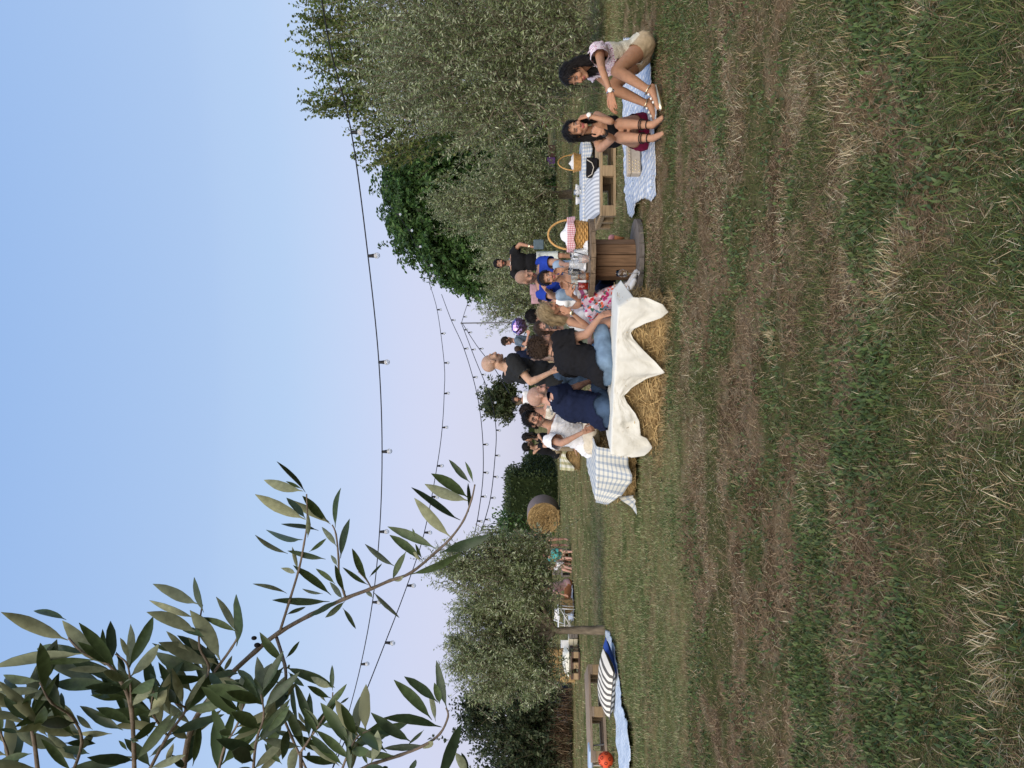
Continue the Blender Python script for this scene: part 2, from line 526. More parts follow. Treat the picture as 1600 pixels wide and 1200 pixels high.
for (x, y, rad, n, h_) in ((1325, 625, .3, 260, .10), (1435, 725, .26, 300, .11), (1545, 425, .32, 420, .14), (1420, 45, .3, 260, .09), (1560, 110, .40, 620, .16), (1590, 60, .34, 420, .16), (1500, 160, .3, 260, .12),
                        (1335, 275, .26, 260, .11), (1200, 455, .4, 320, .09), (1215, 610, .3, 220, .09), (1240, 480, .3, 220, .08), (1290, 1000, .3, 220, .10),
                        (1150, 235, .5, 260, .08), (1130, 340, .5, 200, .07), (1300, 1100, .3, 240, .11), (1480, 560, .25, 160, .08), (1400, 1050, .3, 200, .1),
                        (1115, 600, .6, 260, .07), (1105, 780, .6, 260, .07), (1280, 830, .25, 150, .08), (1470, 940, .2, 130, .08), (1530, 1080, .24, 200, .11), (1190, 1060, .4, 200, .08)):
    t_ = tuft(x, y, rad * 1.2, int(n * 1.6), GREEN, h_ * 0.6, 0.66, 0.0028)
    for V, F, C in zip(t_.V, t_.F, t_.C): tufts_green.add(V, F, C)
tag(child('dry_grass_tufts', tufts_dry.mesh('dry_grass_tufts', MST), None), 'tan tufts of dried grass standing in the foreground meadow', None, None, 'stuff')
tag(child('green_grass_tufts', tufts_green.mesh('green_grass_tufts', MGR), None), 'longer dark green grass tufts in the foreground meadow', None, None, 'stuff')

# ================================================================== TREES, HEDGES
MLEAF = leaf_mat('tree_leaves', rough=0.5, tl=0.34, spec=0.35)
MBARK = mat('bark', (0.20, 0.165, 0.12), rough=0.95, var=0.45, scale=25, bump=0.8, bscale=40, spec=0.1, stretch=(1, 1, 0.3))

def leaf_quads(P, D, S, ln, wd, C, fold=0.0):
    """pointed leaves: base, two shoulders, tip"""
    a = P
    b = P + D * (ln * 0.45)[:, None] + S * (wd / 2)[:, None]
    c = P + D * ln[:, None]
    d = P + D * (ln * 0.45)[:, None] - S * (wd / 2)[:, None]
    V = np.stack([a, b, c, d], 1).reshape(-1, 3)
    F = (np.arange(len(P)) * 4)[:, None] + np.arange(4)[None, :]
    return V, F, np.repeat(C[:, None, :], 4, 1).reshape(-1, 3)
def unit(v):
    return v / np.maximum(np.linalg.norm(v, axis=-1, keepdims=True), 1e-9)
def lobe(x, y, d, rv, rh, rd=None):
    """a crown lobe: photo centre, distance, half-height and half-width in photo pixels"""
    k = d / 1202.0
    return (np.array(at(x, y, d)), np.array([rh * k, (rd if rd else rh * k), rv * k]) * 1.17)
def crown(lobes, n_twig, per, tl, ll, lw, cols, up=0.5, out=0.7, spread=0.75, shell=0.55, wts=None, jit=0.25, droop=0.0, clump=0.0, rnd=0.25):
    vols = np.array([np.prod(l[1]) ** 0.75 for l in lobes]); vols /= vols.sum()
    which = RNG.choice(len(lobes), n_twig, p=vols)
    C0 = np.array([l[0] for l in lobes])[which]; R0 = np.array([l[1] for l in lobes])[which]
    u = unit(RNG.standard_normal((n_twig, 3)))
    rad = shell + (1 - shell) * RNG.random(n_twig) ** 0.6
    rad = rad * (1 + 0.16 * RNG.standard_normal(n_twig).clip(-1.2, 1.6))
    if clump > 0:
        # uneven outline: some directions reach further than others
        w = np.sin(u[:, 0] * 7 + which * 3.1) * np.sin(u[:, 1] * 6 + which) * np.sin(u[:, 2] * 8 + which * 1.7)
        rad = rad * (1 + clump * w)
    tip = C0 + u * R0 * rad[:, None]
    dirn = unit(u * out + np.array([0, 0, up]) + RNG.standard_normal((n_twig, 3)) * rnd)
    L = tl * (0.6 + 0.7 * RNG.random(n_twig))
    base = tip - dirn * L[:, None]
    t = (np.arange(per) + 0.5) / per
    t = np.tile(t, (n_twig, 1)) + RNG.standard_normal((n_twig, per)) * 0.02
    bend = RNG.standard_normal((n_twig, 3)) * 0.12
    pos = base[:, None, :] + dirn[:, None, :] * (L[:, None] * t)[..., None] + (bend[:, None, :] * (t ** 2)[..., None] * L[:, None, None])
    pos[..., 2] -= droop * (t ** 2) * L[:, None]
    D = np.repeat(dirn[:, None, :], per, 1)
    side = unit(np.cross(D, RNG.standard_normal((n_twig, per, 3))))
    ld = unit(D * (1 - spread) + side * spread * (0.5 + 0.5 * RNG.random((n_twig, per, 1))) + np.array([0, 0, -droop * 0.8]))
    ld = ld.reshape(-1, 3); pos = pos.reshape(-1, 3)
    S = unit(np.cross(ld, RNG.standard_normal(ld.shape)))
    n = len(pos)
    dr_ = droop
    cols = np.array(cols)
    tw = np.repeat(RNG.random(n_twig), per)
    ci = RNG.choice(len(cols), n, p=wts)
    Cc = cols[ci] * (1 + jit * (RNG.random((n, 1)) * 2 - 1)) * (0.8 + 0.4 * tw[:, None])
    V, F, Cq = leaf_quads(pos, ld, S, ll * (0.6 + 0.6 * RNG.random(n)), lw * (0.7 + 0.6 * RNG.random(n)), Cc)
    # the twigs themselves, as thin strips
    s2 = unit(np.cross(dirn, np.array([0.3, 1.0, 0.1])))
    w = 0.0035 + 0.0015 * (ll / 0.06)
    if droop > 0: dirn = unit(dirn + np.array([0, 0, -droop])); L = L * 0.5          # hanging shoots: only their woody half shows
    tV = np.stack([base - s2 * w, base + s2 * w, base + dirn * (L * 0.95)[:, None] + bend * L[:, None] * 0.9 + s2 * w * .3, base + dirn * (L * 0.95)[:, None] + bend * L[:, None] * 0.9 - s2 * w * .3], 1).reshape(-1, 3)
    tF = (np.arange(n_twig) * 4)[:, None] + np.arange(4)[None, :] + len(V)
    tC = np.tile(np.array([0.16, 0.13, 0.09]), (len(tV), 1))
    return np.concatenate([V, tV]), np.concatenate([F, tF]), np.concatenate([Cq, tC]), base
def branch(mb, p0, p1, r0, r1, sag=0.0, wob=0.05, n=7, sides=7):
    p0, p1 = Vector(p0), Vector(p1)
    L = (p1 - p0).length
    off = [Vector((0, 0, 0))]
    for i in range(1, n + 1):
        off.append(off[-1] + Vector((random.gauss(0, 1), random.gauss(0, 1), random.gauss(0, 0.6))) * wob * L / n)
    pts = []
    for i in range(n + 1):
        t = i / n
        pts.append(p0.lerp(p1, t) + off[i] - off[n] * t + Vector((0, 0, sag * L * math.sin(math.pi * t))))
    mb.tube(pts, [r0 + (r1 - r0) * i / n for i in range(n + 1)], sides)
    return pts
def tree(name, label, base, lobes, fork=None, r=0.09, crown_kw=None, group=None, limbs=None, n_limb=26, cat='tree'):
    base = Vector(base)
    o = thing(name, label, cat, base, 0, group)
    V, F, C, tb = crown(lobes, **crown_kw)
    V = V - np.array(base)
    # leaves never hang below the grass
    me = np_mesh('crown', V, F.ravel(), np.full(len(F), 4), [MLEAF], col=C)
    child('crown', me, o)
    mb = MB()
    fork = Vector(fork) if fork is not None else Vector(lobes[0][0]) * 0.4 + base * 0.6
    f = fork - base
    pts = branch(mb, (0, 0, -0.12), f, r * 1.25, r * 0.75, 0, 0.06, 8, 10)
    ends = []
    for (c, rr) in lobes:
        e = Vector(c) - base
        e = f.lerp(e, 0.9)
        bp = branch(mb, f - f.normalized() * 0.05, e, r * 0.62, r * 0.22, 0.05, 0.10, 7, 7)
        ends += bp[2:]
    idx = RNG.choice(len(tb), min(n_limb, len(tb)), replace=False)
    for i in idx:
        q = Vector(tb[i]) - base
        s = min(ends, key=lambda e: (e - q).length)
        branch(mb, s, q, r * 0.2, 0.006, 0.03, 0.12, 5, 5)
    child('trunk', mb.mesh('trunk', [MBARK]), o)
    return o

OLIVE = [(0.17, 0.215, 0.088), (0.24, 0.285, 0.125), (0.38, 0.42, 0.25), (0.52, 0.55, 0.37), (0.115, 0.155, 0.065)]
OLW = [0.27, 0.26, 0.22, 0.13, 0.12]
LIME = [(0.10, 0.145, 0.035), (0.14, 0.185, 0.05), (0.21, 0.23, 0.07), (0.075, 0.11, 0.03)]
DARK = [(0.045, 0.10, 0.026), (0.07, 0.15, 0.038), (0.105, 0.19, 0.05), (0.03, 0.066, 0.02)]

# right-hand side, nearest first
tree('olive_tree', 'large grey green olive tree filling the right edge behind the two seated women', gnd(925, 92), [
        lobe(690, 100, 12.0, 120, 120), lobe(640, 45, 12.5, 95, 90), lobe(610, 130, 12.4, 60, 70), lobe(770, 45, 11.6, 100, 100), lobe(790, 150, 11.8, 75, 65), lobe(715, 190, 12.2, 70, 45), lobe(840, 30, 11.4, 60, 70), lobe(700, -50, 12, 190, 80), lobe(862, 70, 12.2, 32, 70), lobe(850, 140, 12.6, 26, 50)],
     fork=at(800, 92, 13.4), r=0.13, n_limb=120,
     crown_kw=dict(n_twig=2000, per=28, tl=0.72, ll=0.080, lw=0.018, cols=OLIVE, wts=OLW, up=0.8, out=0.6, shell=0.3, clump=0.5))
tree('lime_tree', 'tall yellow green tree with upright shoots behind the large right olive tree', gnd(868, 60), [
        lobe(560, 40, 24, 60, 80), lobe(545, 130, 24, 55, 60), lobe(600, 190, 24, 60, 65), lobe(640, 90, 24, 90, 110), lobe(520, 10, 24, 60, 45), lobe(520, 160, 24, 48, 26), lobe(500, 95, 24.5, 40, 26), lobe(500, 55, 24.5, 46, 28), lobe(490, 160, 24.5, 40, 20), lobe(485, 100, 24.5, 40, 18), lobe(480, 35, 24.5, 40, 26), lobe(580, 235, 24.2, 40, 30), lobe(690, 130, 25, 90, 110), lobe(750, 40, 25, 90, 90), lobe(770, 160, 26, 70, 70)],
     r=0.2, crown_kw=dict(n_twig=1900, per=18, tl=1.0, ll=0.13, lw=0.09, cols=LIME, up=1.3, out=0.45, shell=0.3, clump=0.35, rnd=0.2))
tree('dark_broadleaf_tree', 'tall dense dark green tree rising behind the middle olive trees', gnd(862, 330), [
        lobe(665, 300, 33, 72, 82), lobe(640, 262, 33, 52, 48), lobe(690, 365, 33, 78, 70), lobe(728, 420, 33, 52, 45), lobe(770, 330, 33, 85, 90), lobe(630, 330, 33, 36, 55), lobe(700, 280, 32.5, 70, 60), lobe(745, 432, 33, 48, 40), lobe(715, 400, 33, 55, 50), lobe(645, 300, 33, 58, 70), lobe(665, 350, 33, 60, 60), lobe(720, 230, 33, 60, 50)],
     r=0.3, crown_kw=dict(n_twig=5600, per=22, tl=0.9, ll=0.20, lw=0.085, cols=DARK, up=0.15, out=1.0, shell=0.62, droop=0.55, clump=0.18))
tree('olive_tree', 'slim olive tree with a tall sprig and bare trunk behind the pallet table', gnd(893, 303), [
        lobe(765, 318, 20, 78, 62), lobe(705, 318, 20, 42, 30), lobe(790, 380, 20.4, 55, 45), lobe(800, 258, 20, 52, 42), lobe(820, 330, 19.8, 38, 60), lobe(672, 312, 20, 24, 9)],
     fork=at(850, 304, 20), r=0.11, crown_kw=dict(n_twig=1500, per=22, tl=0.6, ll=0.10, lw=0.023, cols=OLIVE, wts=OLW, up=0.6, out=0.6, shell=0.35, clump=0.3))
tree('olive_tree', 'pale olive tree directly behind the standing man in white shorts', gnd(880, 412), [
        lobe(800, 405, 24, 55, 42), lobe(775, 440, 24, 36, 28), lobe(830, 372, 24, 40, 40), lobe(835, 440, 24, 30, 35)],
     r=0.1, crown_kw=dict(n_twig=620, per=20, tl=0.6, ll=0.12, lw=0.027, cols=OLIVE, wts=OLW, up=0.6, out=0.6, shell=0.35, clump=0.3))
tree('olive_tree', 'loose olive tree with sky gaps beside the shiny balloons', gnd(876, 482), [
        lobe(800, 475, 26, 48, 48), lobe(770, 490, 26, 30, 28), lobe(835, 500, 26, 30, 38), lobe(778, 455, 26, 26, 25)],
     r=0.1, crown_kw=dict(n_twig=360, per=18, tl=0.6, ll=0.12, lw=0.028, cols=OLIVE, wts=OLW, up=0.5, out=0.7, shell=0.4, clump=0.3))
tree('round_tree', 'small round dark tree standing alone behind the bald standing man', gnd(872, 628), [
        lobe(776, 626, 29, 26, 29), lobe(788, 612, 29, 22, 20), lobe(784, 642, 29, 20, 18)],
     fork=at(815, 628, 29), r=0.12, crown_kw=dict(n_twig=420, per=18, tl=0.45, ll=0.15, lw=0.06, cols=[(0.05, 0.075, 0.03), (0.075, 0.10, 0.04), (0.12, 0.14, 0.07), (0.035, 0.055, 0.022)], up=0.3, out=0.9, shell=0.55, clump=0.2))
# left-hand side
tree('olive_tree', 'wide forked olive tree on the left lawn with a slim bare trunk', gnd(945, 985), [
        lobe(775, 890, 11.4, 78, 58), lobe(715, 885, 11.4, 46, 32), lobe(780, 1025, 11.6, 74, 62), lobe(728, 1030, 11.6, 40, 36), lobe(800, 955, 11.8, 60, 50), lobe(822, 850, 11.3, 38, 32), lobe(815, 920, 11.3, 32, 50), lobe(828, 1050, 11.4, 38, 45), lobe(740, 955, 11.7, 42, 38), lobe(700, 1002, 11.7, 20, 16), lobe(682, 893, 11.4, 22, 12), lobe(765, 850, 11.4, 40, 20), lobe(762, 1080, 11.6, 45, 22)],
     fork=at(862, 984, 11.7), r=0.062, n_limb=70,
     crown_kw=dict(n_twig=3000, per=24, tl=0.42, ll=0.068, lw=0.0155, cols=OLIVE, wts=OLW, up=0.5, out=0.65, shell=0.3, clump=0.3))
tree('dark_broadleaf_tree', 'dark leafy tree at the far left behind the forked olive', gnd(888, 1140), [
        lobe(790, 1125, 21, 72, 60), lobe(740, 1110, 21, 30, 35), lobe(830, 1185, 20.5, 60, 50), lobe(840, 1100, 21, 40, 50), lobe(800, 1230, 20.5, 70, 40)],
     r=0.16, crown_kw=dict(n_twig=1200, per=20, tl=0.6, ll=0.12, lw=0.055, cols=[(0.04, 0.062, 0.026), (0.06, 0.085, 0.035), (0.10, 0.12, 0.06), (0.028, 0.045, 0.02)], up=0.3, out=0.8, shell=0.45, clump=0.25))

# clipped hedges
MCORE = mat('hedge_shade_fill', (0.02, 0.03, 0.012), rough=1, var=0.3, scale=9, spec=0.05)  # near-black green: shade inside the hedge put into the colour
def hedge(name, label, lo, hi, n, ll, cols, core=0.12, rough_=0.07, cat='hedge'):
    lo, hi = np.array(lo, float), np.array(hi, float)
    c = (lo + hi) / 2; c[2] = 0
    o = thing(name, label, cat, tuple(c))
    lo, hi = lo - c, hi - c
    sz = hi - lo
    ar = np.array([sz[1]*sz[2], sz[1]*sz[2], sz[0]*sz[2], sz[0]*sz[2], sz[0]*sz[1]])
    f = RNG.choice(5, n, p=ar / ar.sum())
    P = lo + RNG.random((n, 3)) * sz
    N_ = np.array([(-1,0,0),(1,0,0),(0,-1,0),(0,1,0),(0,0,1)], float)[f]
    for q in range(5):
        m_ = f == q; ax = (0, 0, 1, 1, 2)[q]
        P[m_, ax] = hi[ax] if q in (1, 3, 4) else lo[ax]
    bump_ = fbm(P[:, 0]*2 + P[:, 1], P[:, 2]*2 + P[:, 1]*0.7, 3, 3) - 0.5
    P = P + N_ * (bump_[:, None] * 2.5 * rough_ + RNG.standard_normal((n, 1)) * rough_ - 0.02)
    D = unit(N_ * 0.5 + RNG.standard_normal((n, 3)) * 0.6 + np.array([0, 0, 0.45]))
    S = unit(np.cross(D, RNG.standard_normal((n, 3))))
    cc = np.array(cols)[RNG.choice(len(cols), n)] * (0.75 + 0.5 * RNG.random((n, 1)))
    P[:, 2] = np.maximum(P[:, 2], 0.0)
    V, F, C = leaf_quads(P, D, S, ll * (0.6 + 0.7 * RNG.random(n)), ll * 0.42 * (0.7 + 0.6 * RNG.random(n)), cc)
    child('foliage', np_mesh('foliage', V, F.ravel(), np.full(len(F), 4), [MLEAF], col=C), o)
    b = MB().box(tuple(lo + core * np.array([1, 1, 0])), tuple(hi - core)); child('shade_core', b.mesh('shade_core', [MCORE]), o)  # added dark box stands in for the shade behind the outer leaves
    return o
HED = [(0.04, 0.065, 0.025), (0.06, 0.09, 0.03), (0.085, 0.115, 0.04), (0.028, 0.045, 0.018)]
a, b = at(872, 806, 30.5), at(793, 741, 30.5)
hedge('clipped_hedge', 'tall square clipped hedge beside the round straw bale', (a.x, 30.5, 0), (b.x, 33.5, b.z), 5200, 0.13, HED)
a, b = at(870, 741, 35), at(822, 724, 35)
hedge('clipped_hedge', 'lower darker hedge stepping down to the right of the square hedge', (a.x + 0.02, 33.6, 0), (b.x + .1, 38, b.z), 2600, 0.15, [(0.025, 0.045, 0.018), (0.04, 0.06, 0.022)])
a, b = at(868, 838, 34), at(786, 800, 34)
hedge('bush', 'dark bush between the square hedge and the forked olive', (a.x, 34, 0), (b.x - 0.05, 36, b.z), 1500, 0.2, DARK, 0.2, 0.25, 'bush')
a, b = at(858, 724, 48), at(846, 700, 48)
hedge('bush', 'low scrubby bush on the skyline beyond the embracing couple', (a.x, 47, 0), (b.x, 49, b.z + 0.1), 500, 0.2, [(0.09, 0.10, 0.045), (0.13, 0.13, 0.06)], 0.3, 0.3, 'bush')
hedge('distant_treeline', 'low pale line of far trees on the horizon', (-60, 150, 0), (70, 160, 1.6), 3000, .5, [(0.07, 0.09, 0.06), (0.09, 0.11, 0.07)], .4, .25, 'treeline')
# undergrowth under the right-hand trees; their shade is put into its dark leaf colours
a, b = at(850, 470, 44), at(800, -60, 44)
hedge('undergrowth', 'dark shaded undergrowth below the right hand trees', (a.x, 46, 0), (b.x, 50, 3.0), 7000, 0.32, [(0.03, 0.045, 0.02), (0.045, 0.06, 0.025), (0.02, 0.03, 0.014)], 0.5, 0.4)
a, b = at(850, 1300, 38), at(800, 830, 38)
hedge('undergrowth', 'grey green screen of shrubs far behind the left olive', (a.x, 38, 0), (b.x, 41, 2.6), 5200, 0.3, [(0.07, 0.095, 0.06), (0.10, 0.13, 0.09), (0.045, 0.065, 0.035)], 0.5, 0.3)

# ================================================================== MATERIALS OF THINGS
MSTRAWBALE = mat('bale_straw', (0.33, 0.22, 0.10), rough=0.9, var=0.5, scale=45, bump=1.0, bscale=70, spec=0.15, stretch=(0.25, 1, 1))
MSTRAND = mat('straw_strands', attr='col', rough=0.75, var=0.1, scale=20, spec=0.25)
MTWINE = mat('baling_twine', (0.30, 0.24, 0.13), rough=0.9)
MCLOTHW = mat('white_cotton', (0.68, 0.665, 0.59), rough=0.9, var=0.05, scale=5, bump=0.15, bscale=160, spec=0.15)
MWHITE = mat('white_fabric', (0.72, 0.72, 0.72), rough=0.9, var=0.05, scale=9, bump=0.2, bscale=60, spec=0.15)
MWOOD = mat('spool_wood', (0.21, 0.125, 0.07), rough=0.8, var=0.4, scale=9, bump=0.45, bscale=30, spec=0.2, stretch=(6, 6, 0.5))
MWOODTOP = mat('spool_weathered_top', (0.20, 0.145, 0.095), rough=0.85, var=0.4, scale=8, bump=0.4, bscale=26, spec=0.2, stretch=(0.6, 6, 6))
MWOODGREY = mat('grey_board', (0.17, 0.15, 0.135), rough=0.9, var=0.35, scale=8, bump=0.4, bscale=26, spec=0.15, stretch=(0.6, 6, 6))
MPALLET = mat('pallet_wood', (0.36, 0.26, 0.155), rough=0.85, var=0.3, scale=7, bump=0.35, bscale=22, spec=0.2, stretch=(0.7, 6, 6))
MPALLETG = mat('pallet_wood_grey', (0.30, 0.235, 0.18), rough=0.9, var=0.3, scale=7, bump=0.35, bscale=22, spec=0.15, stretch=(0.7, 6, 6))
MBLACK = mat('black_fabric', (0.012, 0.012, 0.014), rough=0.85, var=0.2, scale=20, bump=0.2, spec=0.2)
MBLACKP = mat('black_plastic', (0.012, 0.012, 0.012), rough=0.4, var=0.05, spec=0.4)
MCANE = mat('cane', (0.52, 0.30, 0.10), rough=0.55, var=0.3, scale=30, bump=0.3, spec=0.35)
MGLASS = mat('clear_glass', (0.96, 0.98, 0.98), rough=0.03, var=0, trans=1.0, spec=0.5)
MPLAST = mat('clear_plastic', (0.92, 0.94, 0.95), rough=0.18, var=0, trans=0.75, spec=0.5)
MWINE = mat('white_wine', (0.85, 0.70, 0.28), rough=0.05, var=0, trans=0.9)
MORANGE = mat('orange_drink', (0.60, 0.22, 0.05), rough=0.2, var=0.1, trans=0.3)
MRED = mat('red_drink', (0.55, 0.05, 0.025), rough=0.25, var=0.1, trans=0.25)
MMETALW = mat('white_painted_metal', (0.75, 0.75, 0.74), rough=0.5, var=0.05)
MCREAM = mat('cream_paint', (0.66, 0.60, 0.45), rough=0.7, var=0.1, scale=8)
MCABLE = mat('black_cable', (0.015, 0.015, 0.017), rough=0.6, var=0.05)

def check_mat(name, base, ca, cb, p, wide=0.5, amt=0.75, noise=0.06):
    """woven check: coloured bands both ways, darker where they cross; drawn in the cloth's own metres"""
    if name in _M: return _M[name]
    m = mat(name, base, rough=0.92, var=0.0, spec=0.12, bump=0.12, bscale=150)
    nt = m.node_tree; N, L = nt.nodes, nt.links
    uv = N.new('ShaderNodeUVMap'); sp = N.new('ShaderNodeSeparateXYZ'); L.new(uv.outputs[0], sp.inputs[0])
    cur = N.new('ShaderNodeRGB'); cur.outputs[0].default_value = (*base, 1); cur = cur.outputs[0]
    for ax, colr, ph in (('X', ca, 0.0), ('Y', cb, 0.3)):
        a = N.new('ShaderNodeMath'); a.operation = 'MULTIPLY_ADD'; a.inputs[1].default_value = 1.0 / p; a.inputs[2].default_value = ph + 50
        L.new(sp.outputs[ax], a.inputs[0])
        f = N.new('ShaderNodeMath'); f.operation = 'FRACT'; L.new(a.outputs[0], f.inputs[0])
        c = N.new('ShaderNodeMath'); c.operation = 'LESS_THAN'; c.inputs[1].default_value = wide; L.new(f.outputs[0], c.inputs[0])
        k_ = N.new('ShaderNodeMath'); k_.operation = 'MULTIPLY'; k_.inputs[1].default_value = amt; L.new(c.outputs[0], k_.inputs[0])
        mx = N.new('ShaderNodeMix'); mx.data_type = 'RGBA'; mx.blend_type = 'MULTIPLY'
        L.new(k_.outputs[0], mx.inputs['Factor']); L.new(cur, mx.inputs[6]); mx.inputs[7].default_value = (*colr, 1)
        cur = mx.outputs[2]
    L.new(cur, N['Principled BSDF'].inputs['Base Color'])
    return m
MGINGHAM = check_mat('blue_gingham', (0.70, 0.70, 0.68), (0.58, 0.67, 0.84), (0.60, 0.69, 0.84), 0.06, 0.5, 0.8)
MPLAID = check_mat('blue_yellow_plaid', (0.66, 0.65, 0.58), (0.40, 0.50, 0.70), (0.42, 0.52, 0.72), 0.078, 0.36, 0.62)
MYCHECK = check_mat('yellow_check', (0.76, 0.75, 0.66), (0.68, 0.66, 0.42), (0.60, 0.62, 0.55), 0.13, 0.5, 0.8)
MREDCHECK = check_mat('red_gingham', (0.78, 0.70, 0.70), (0.66, 0.24, 0.30), (0.66, 0.24, 0.30), 0.016, 0.5, 0.75)
MGREYSTR = check_mat('grey_stripes', (0.60, 0.62, 0.64), (0.55, 0.56, 0.60), (1, 1, 1), 0.055, 0.45, 0.9)
MBWSTR = check_mat('dark_and_cream_stripes', (0.72, 0.69, 0.62), (0.16, 0.16, 0.165), (1, 1, 1), 0.115, 0.45, 1.0)

def grid_mesh(name, fn, nu, nv, su, sv, mats, keep=None, thick=0.0, smooth=True):
    """sheet of cloth: fn(u, v) -> point; its UV map is measured in metres"""
    V = [[fn(i / nu, j / nv) for j in range(nv + 1)] for i in range(nu + 1)]
    verts, idx = [], {}
    faces, uvs = [], []
    def vid(i, j):
        if (i, j) not in idx:
            idx[(i, j)] = len(verts); verts.append(tuple(V[i][j]))
        return idx[(i, j)]
    for i in range(nu):
        for j in range(nv):
            if keep is not None and not keep((i + .5) / nu, (j + .5) / nv): continue
            faces.append((vid(i, j), vid(i + 1, j), vid(i + 1, j + 1), vid(i, j + 1)))
            uvs += [(i / nu * su, j / nv * sv), ((i + 1) / nu * su, j / nv * sv), ((i + 1) / nu * su, (j + 1) / nv * sv), (i / nu * su, (j + 1) / nv * sv)]
    me = bpy.data.meshes.new(name)
    me.from_pydata(verts, [], faces)
    uvl = me.uv_layers.new(name='UVMap')
    uvl.data.foreach_set('uv', np.array(uvs, dtype=np.float32).ravel())
    me.polygons.foreach_set('use_smooth', [smooth] * len(faces))
    for m in mats: me.materials.append(m)
    me.update()
    return me
def solid(o, t=0.004):
    md = o.modifiers.new('thickness', 'SOLIDIFY'); md.thickness = t; md.offset = 0
    return o
def box_uv(me, s=1.0):
    uvl = me.uv_layers.new(name='UVMap')
    for p in me.polygons:
        n = p.normal; ax = max(range(3), key=lambda i: abs(n[i]))
        for li in p.loop_indices:
            c = me.vertices[me.loops[li].vertex_index].co
            uvl.data[li].uv = ((c.y, c.z), (c.x, c.z), (c.x, c.y))[ax]
    return me
def frame(o, xdir):
    """matrix: x along xdir (horizontal), y to its left-hand normal, z up"""
    x = Vector((xdir[0], xdir[1], 0)).normalized(); z = Vector((0, 0, 1)); y = z.cross(x)
    return Matrix(((x.x, y.x, z.x, o[0]), (x.y, y.y, z.y, o[1]), (x.z, y.z, z.z, o[2]), (0, 0, 0, 1)))
def rz_of(xdir): return math.atan2(xdir[1], xdir[0])

# ------------------------------------------------------------------ straw bales
def straw_bale(label, corner, xdir, L, W, H, n=1500, name='straw_bale', group=None, base=(0.47, 0.335, 0.155), strand=0.11):
    """corner = ground corner; length along xdir, width to its left"""
    c = Vector((corner[0], corner[1], 0)); x = Vector((xdir[0], xdir[1], 0)).normalized(); y = Vector((-x.y, x.x, 0))
    cen = c + x * L / 2 + y * W / 2
    o = thing(name, label, 'straw bale', cen, rz_of(xdir), group)
    bm = bmesh.new()
    bmesh.ops.create_cube(bm, size=1)
    bmesh.ops.subdivide_edges(bm, edges=bm.edges[:], cuts=9, use_grid_fill=True)
    for v in bm.verts:
        p = Vector((v.co.x * L, v.co.y * W, (v.co.z + 0.5) * H))
        q = Vector((max(-L/2 + .04, min(L/2 - .04, p.x)), max(-W/2 + .04, min(W/2 - .04, p.y)), max(.03, min(H - .04, p.z))))
        d_ = p - q
        if d_.length > 0.04: p = q + d_.normalized() * 0.04
        p += (p - Vector((0, 0, H/2))).normalized() * mnoise.noise(p * 9 + cen) * 0.016
        # twine pinches the bale
        for tx in (-L * .22, L * .22):
            pin = math.exp(-((p.x - tx) / 0.035) ** 2) * 0.014
            p.y *= 1 - pin / (W/2); p.z -= pin * (1 if p.z > H/2 else -0.3)
        v.co = p
    me = bpy.data.meshes.new('straw_block'); bm.to_mesh(me); bm.free()
    me.polygons.foreach_set('use_smooth', [True] * len(me.polygons))
    child('straw_block', me, o, MSTRAWBALE)
    # loose strands over the faces
    f = RNG.choice(5, n, p=np.array([H*W, H*W, H*L, H*L, L*W]) / (2*H*W + 2*H*L + L*W))
    P = (RNG.random((n, 3)) - 0.5) * np.array([L, W, H]) + np.array([0, 0, H/2])
    N_ = np.array([(-1,0,0),(1,0,0),(0,-1,0),(0,1,0),(0,0,1)], float)[f]
    P[f == 0, 0] = -L/2; P[f == 1, 0] = L/2; P[f == 2, 1] = -W/2; P[f == 3, 1] = W/2; P[f == 4, 2] = H
    T = unit(RNG.standard_normal((n, 3)) * np.array([1.0, 0.55, 0.4]))
    T = T - N_ * (T * N_).sum(1, keepdims=True) * 0.85
    T = unit(T + N_ * 0.22 * RNG.random((n, 1)))
    S = unit(np.cross(T, N_ + 0.3 * RNG.standard_normal((n, 3))))
    ln = strand * (0.35 + 0.9 * RNG.random(n)); w = 0.0022 + 0.0025 * RNG.random(n)
    A = P - T * (ln * 0.35)[:, None] + N_ * 0.004; B = P + T * (ln * 0.65)[:, None] + N_ * (0.006 + 0.02 * RNG.random((n, 1)))
    A[:, 2] = np.maximum(A[:, 2], 0.004); B[:, 2] = np.clip(B[:, 2], 0.004, H + 0.022)
    V = np.stack([A - S * w[:, None], A + S * w[:, None], B + S * w[:, None] * .6, B - S * w[:, None] * .6], 1).reshape(-1, 3)
    C = np.repeat((np.array(base) * (0.45 + 0.95 * RNG.random((n, 1))) * np.array([1, 1, 1]))[:, None, :], 4, 1).reshape(-1, 3)
    child('loose_straw', np_mesh('loose_straw', V, np.arange(4 * n), np.full(n, 4), [MSTRAND], col=C), o, kind='stuff')
    for tx in (-L * .22, L * .22):
        w2, h2 = W/2 - 0.006, H - 0.008
        child('twine', MB().tube([(tx, -w2, 0.03), (tx, -w2, h2), (tx, w2, h2), (tx, w2, 0.03), (tx, -w2, 0.03)], 0.004, 5).mesh('twine', [MTWINE]), o)
    return o
BA, BB = gnd(1045, 478), gnd(1027, 703)
BX = (BB - BA).normalized(); BLEN = (BB - BA).length; BH, BW = 0.385, 0.42
BYv = Vector((-BX.y, BX.x, 0))
if BYv.y < 0: BYv = -BYv
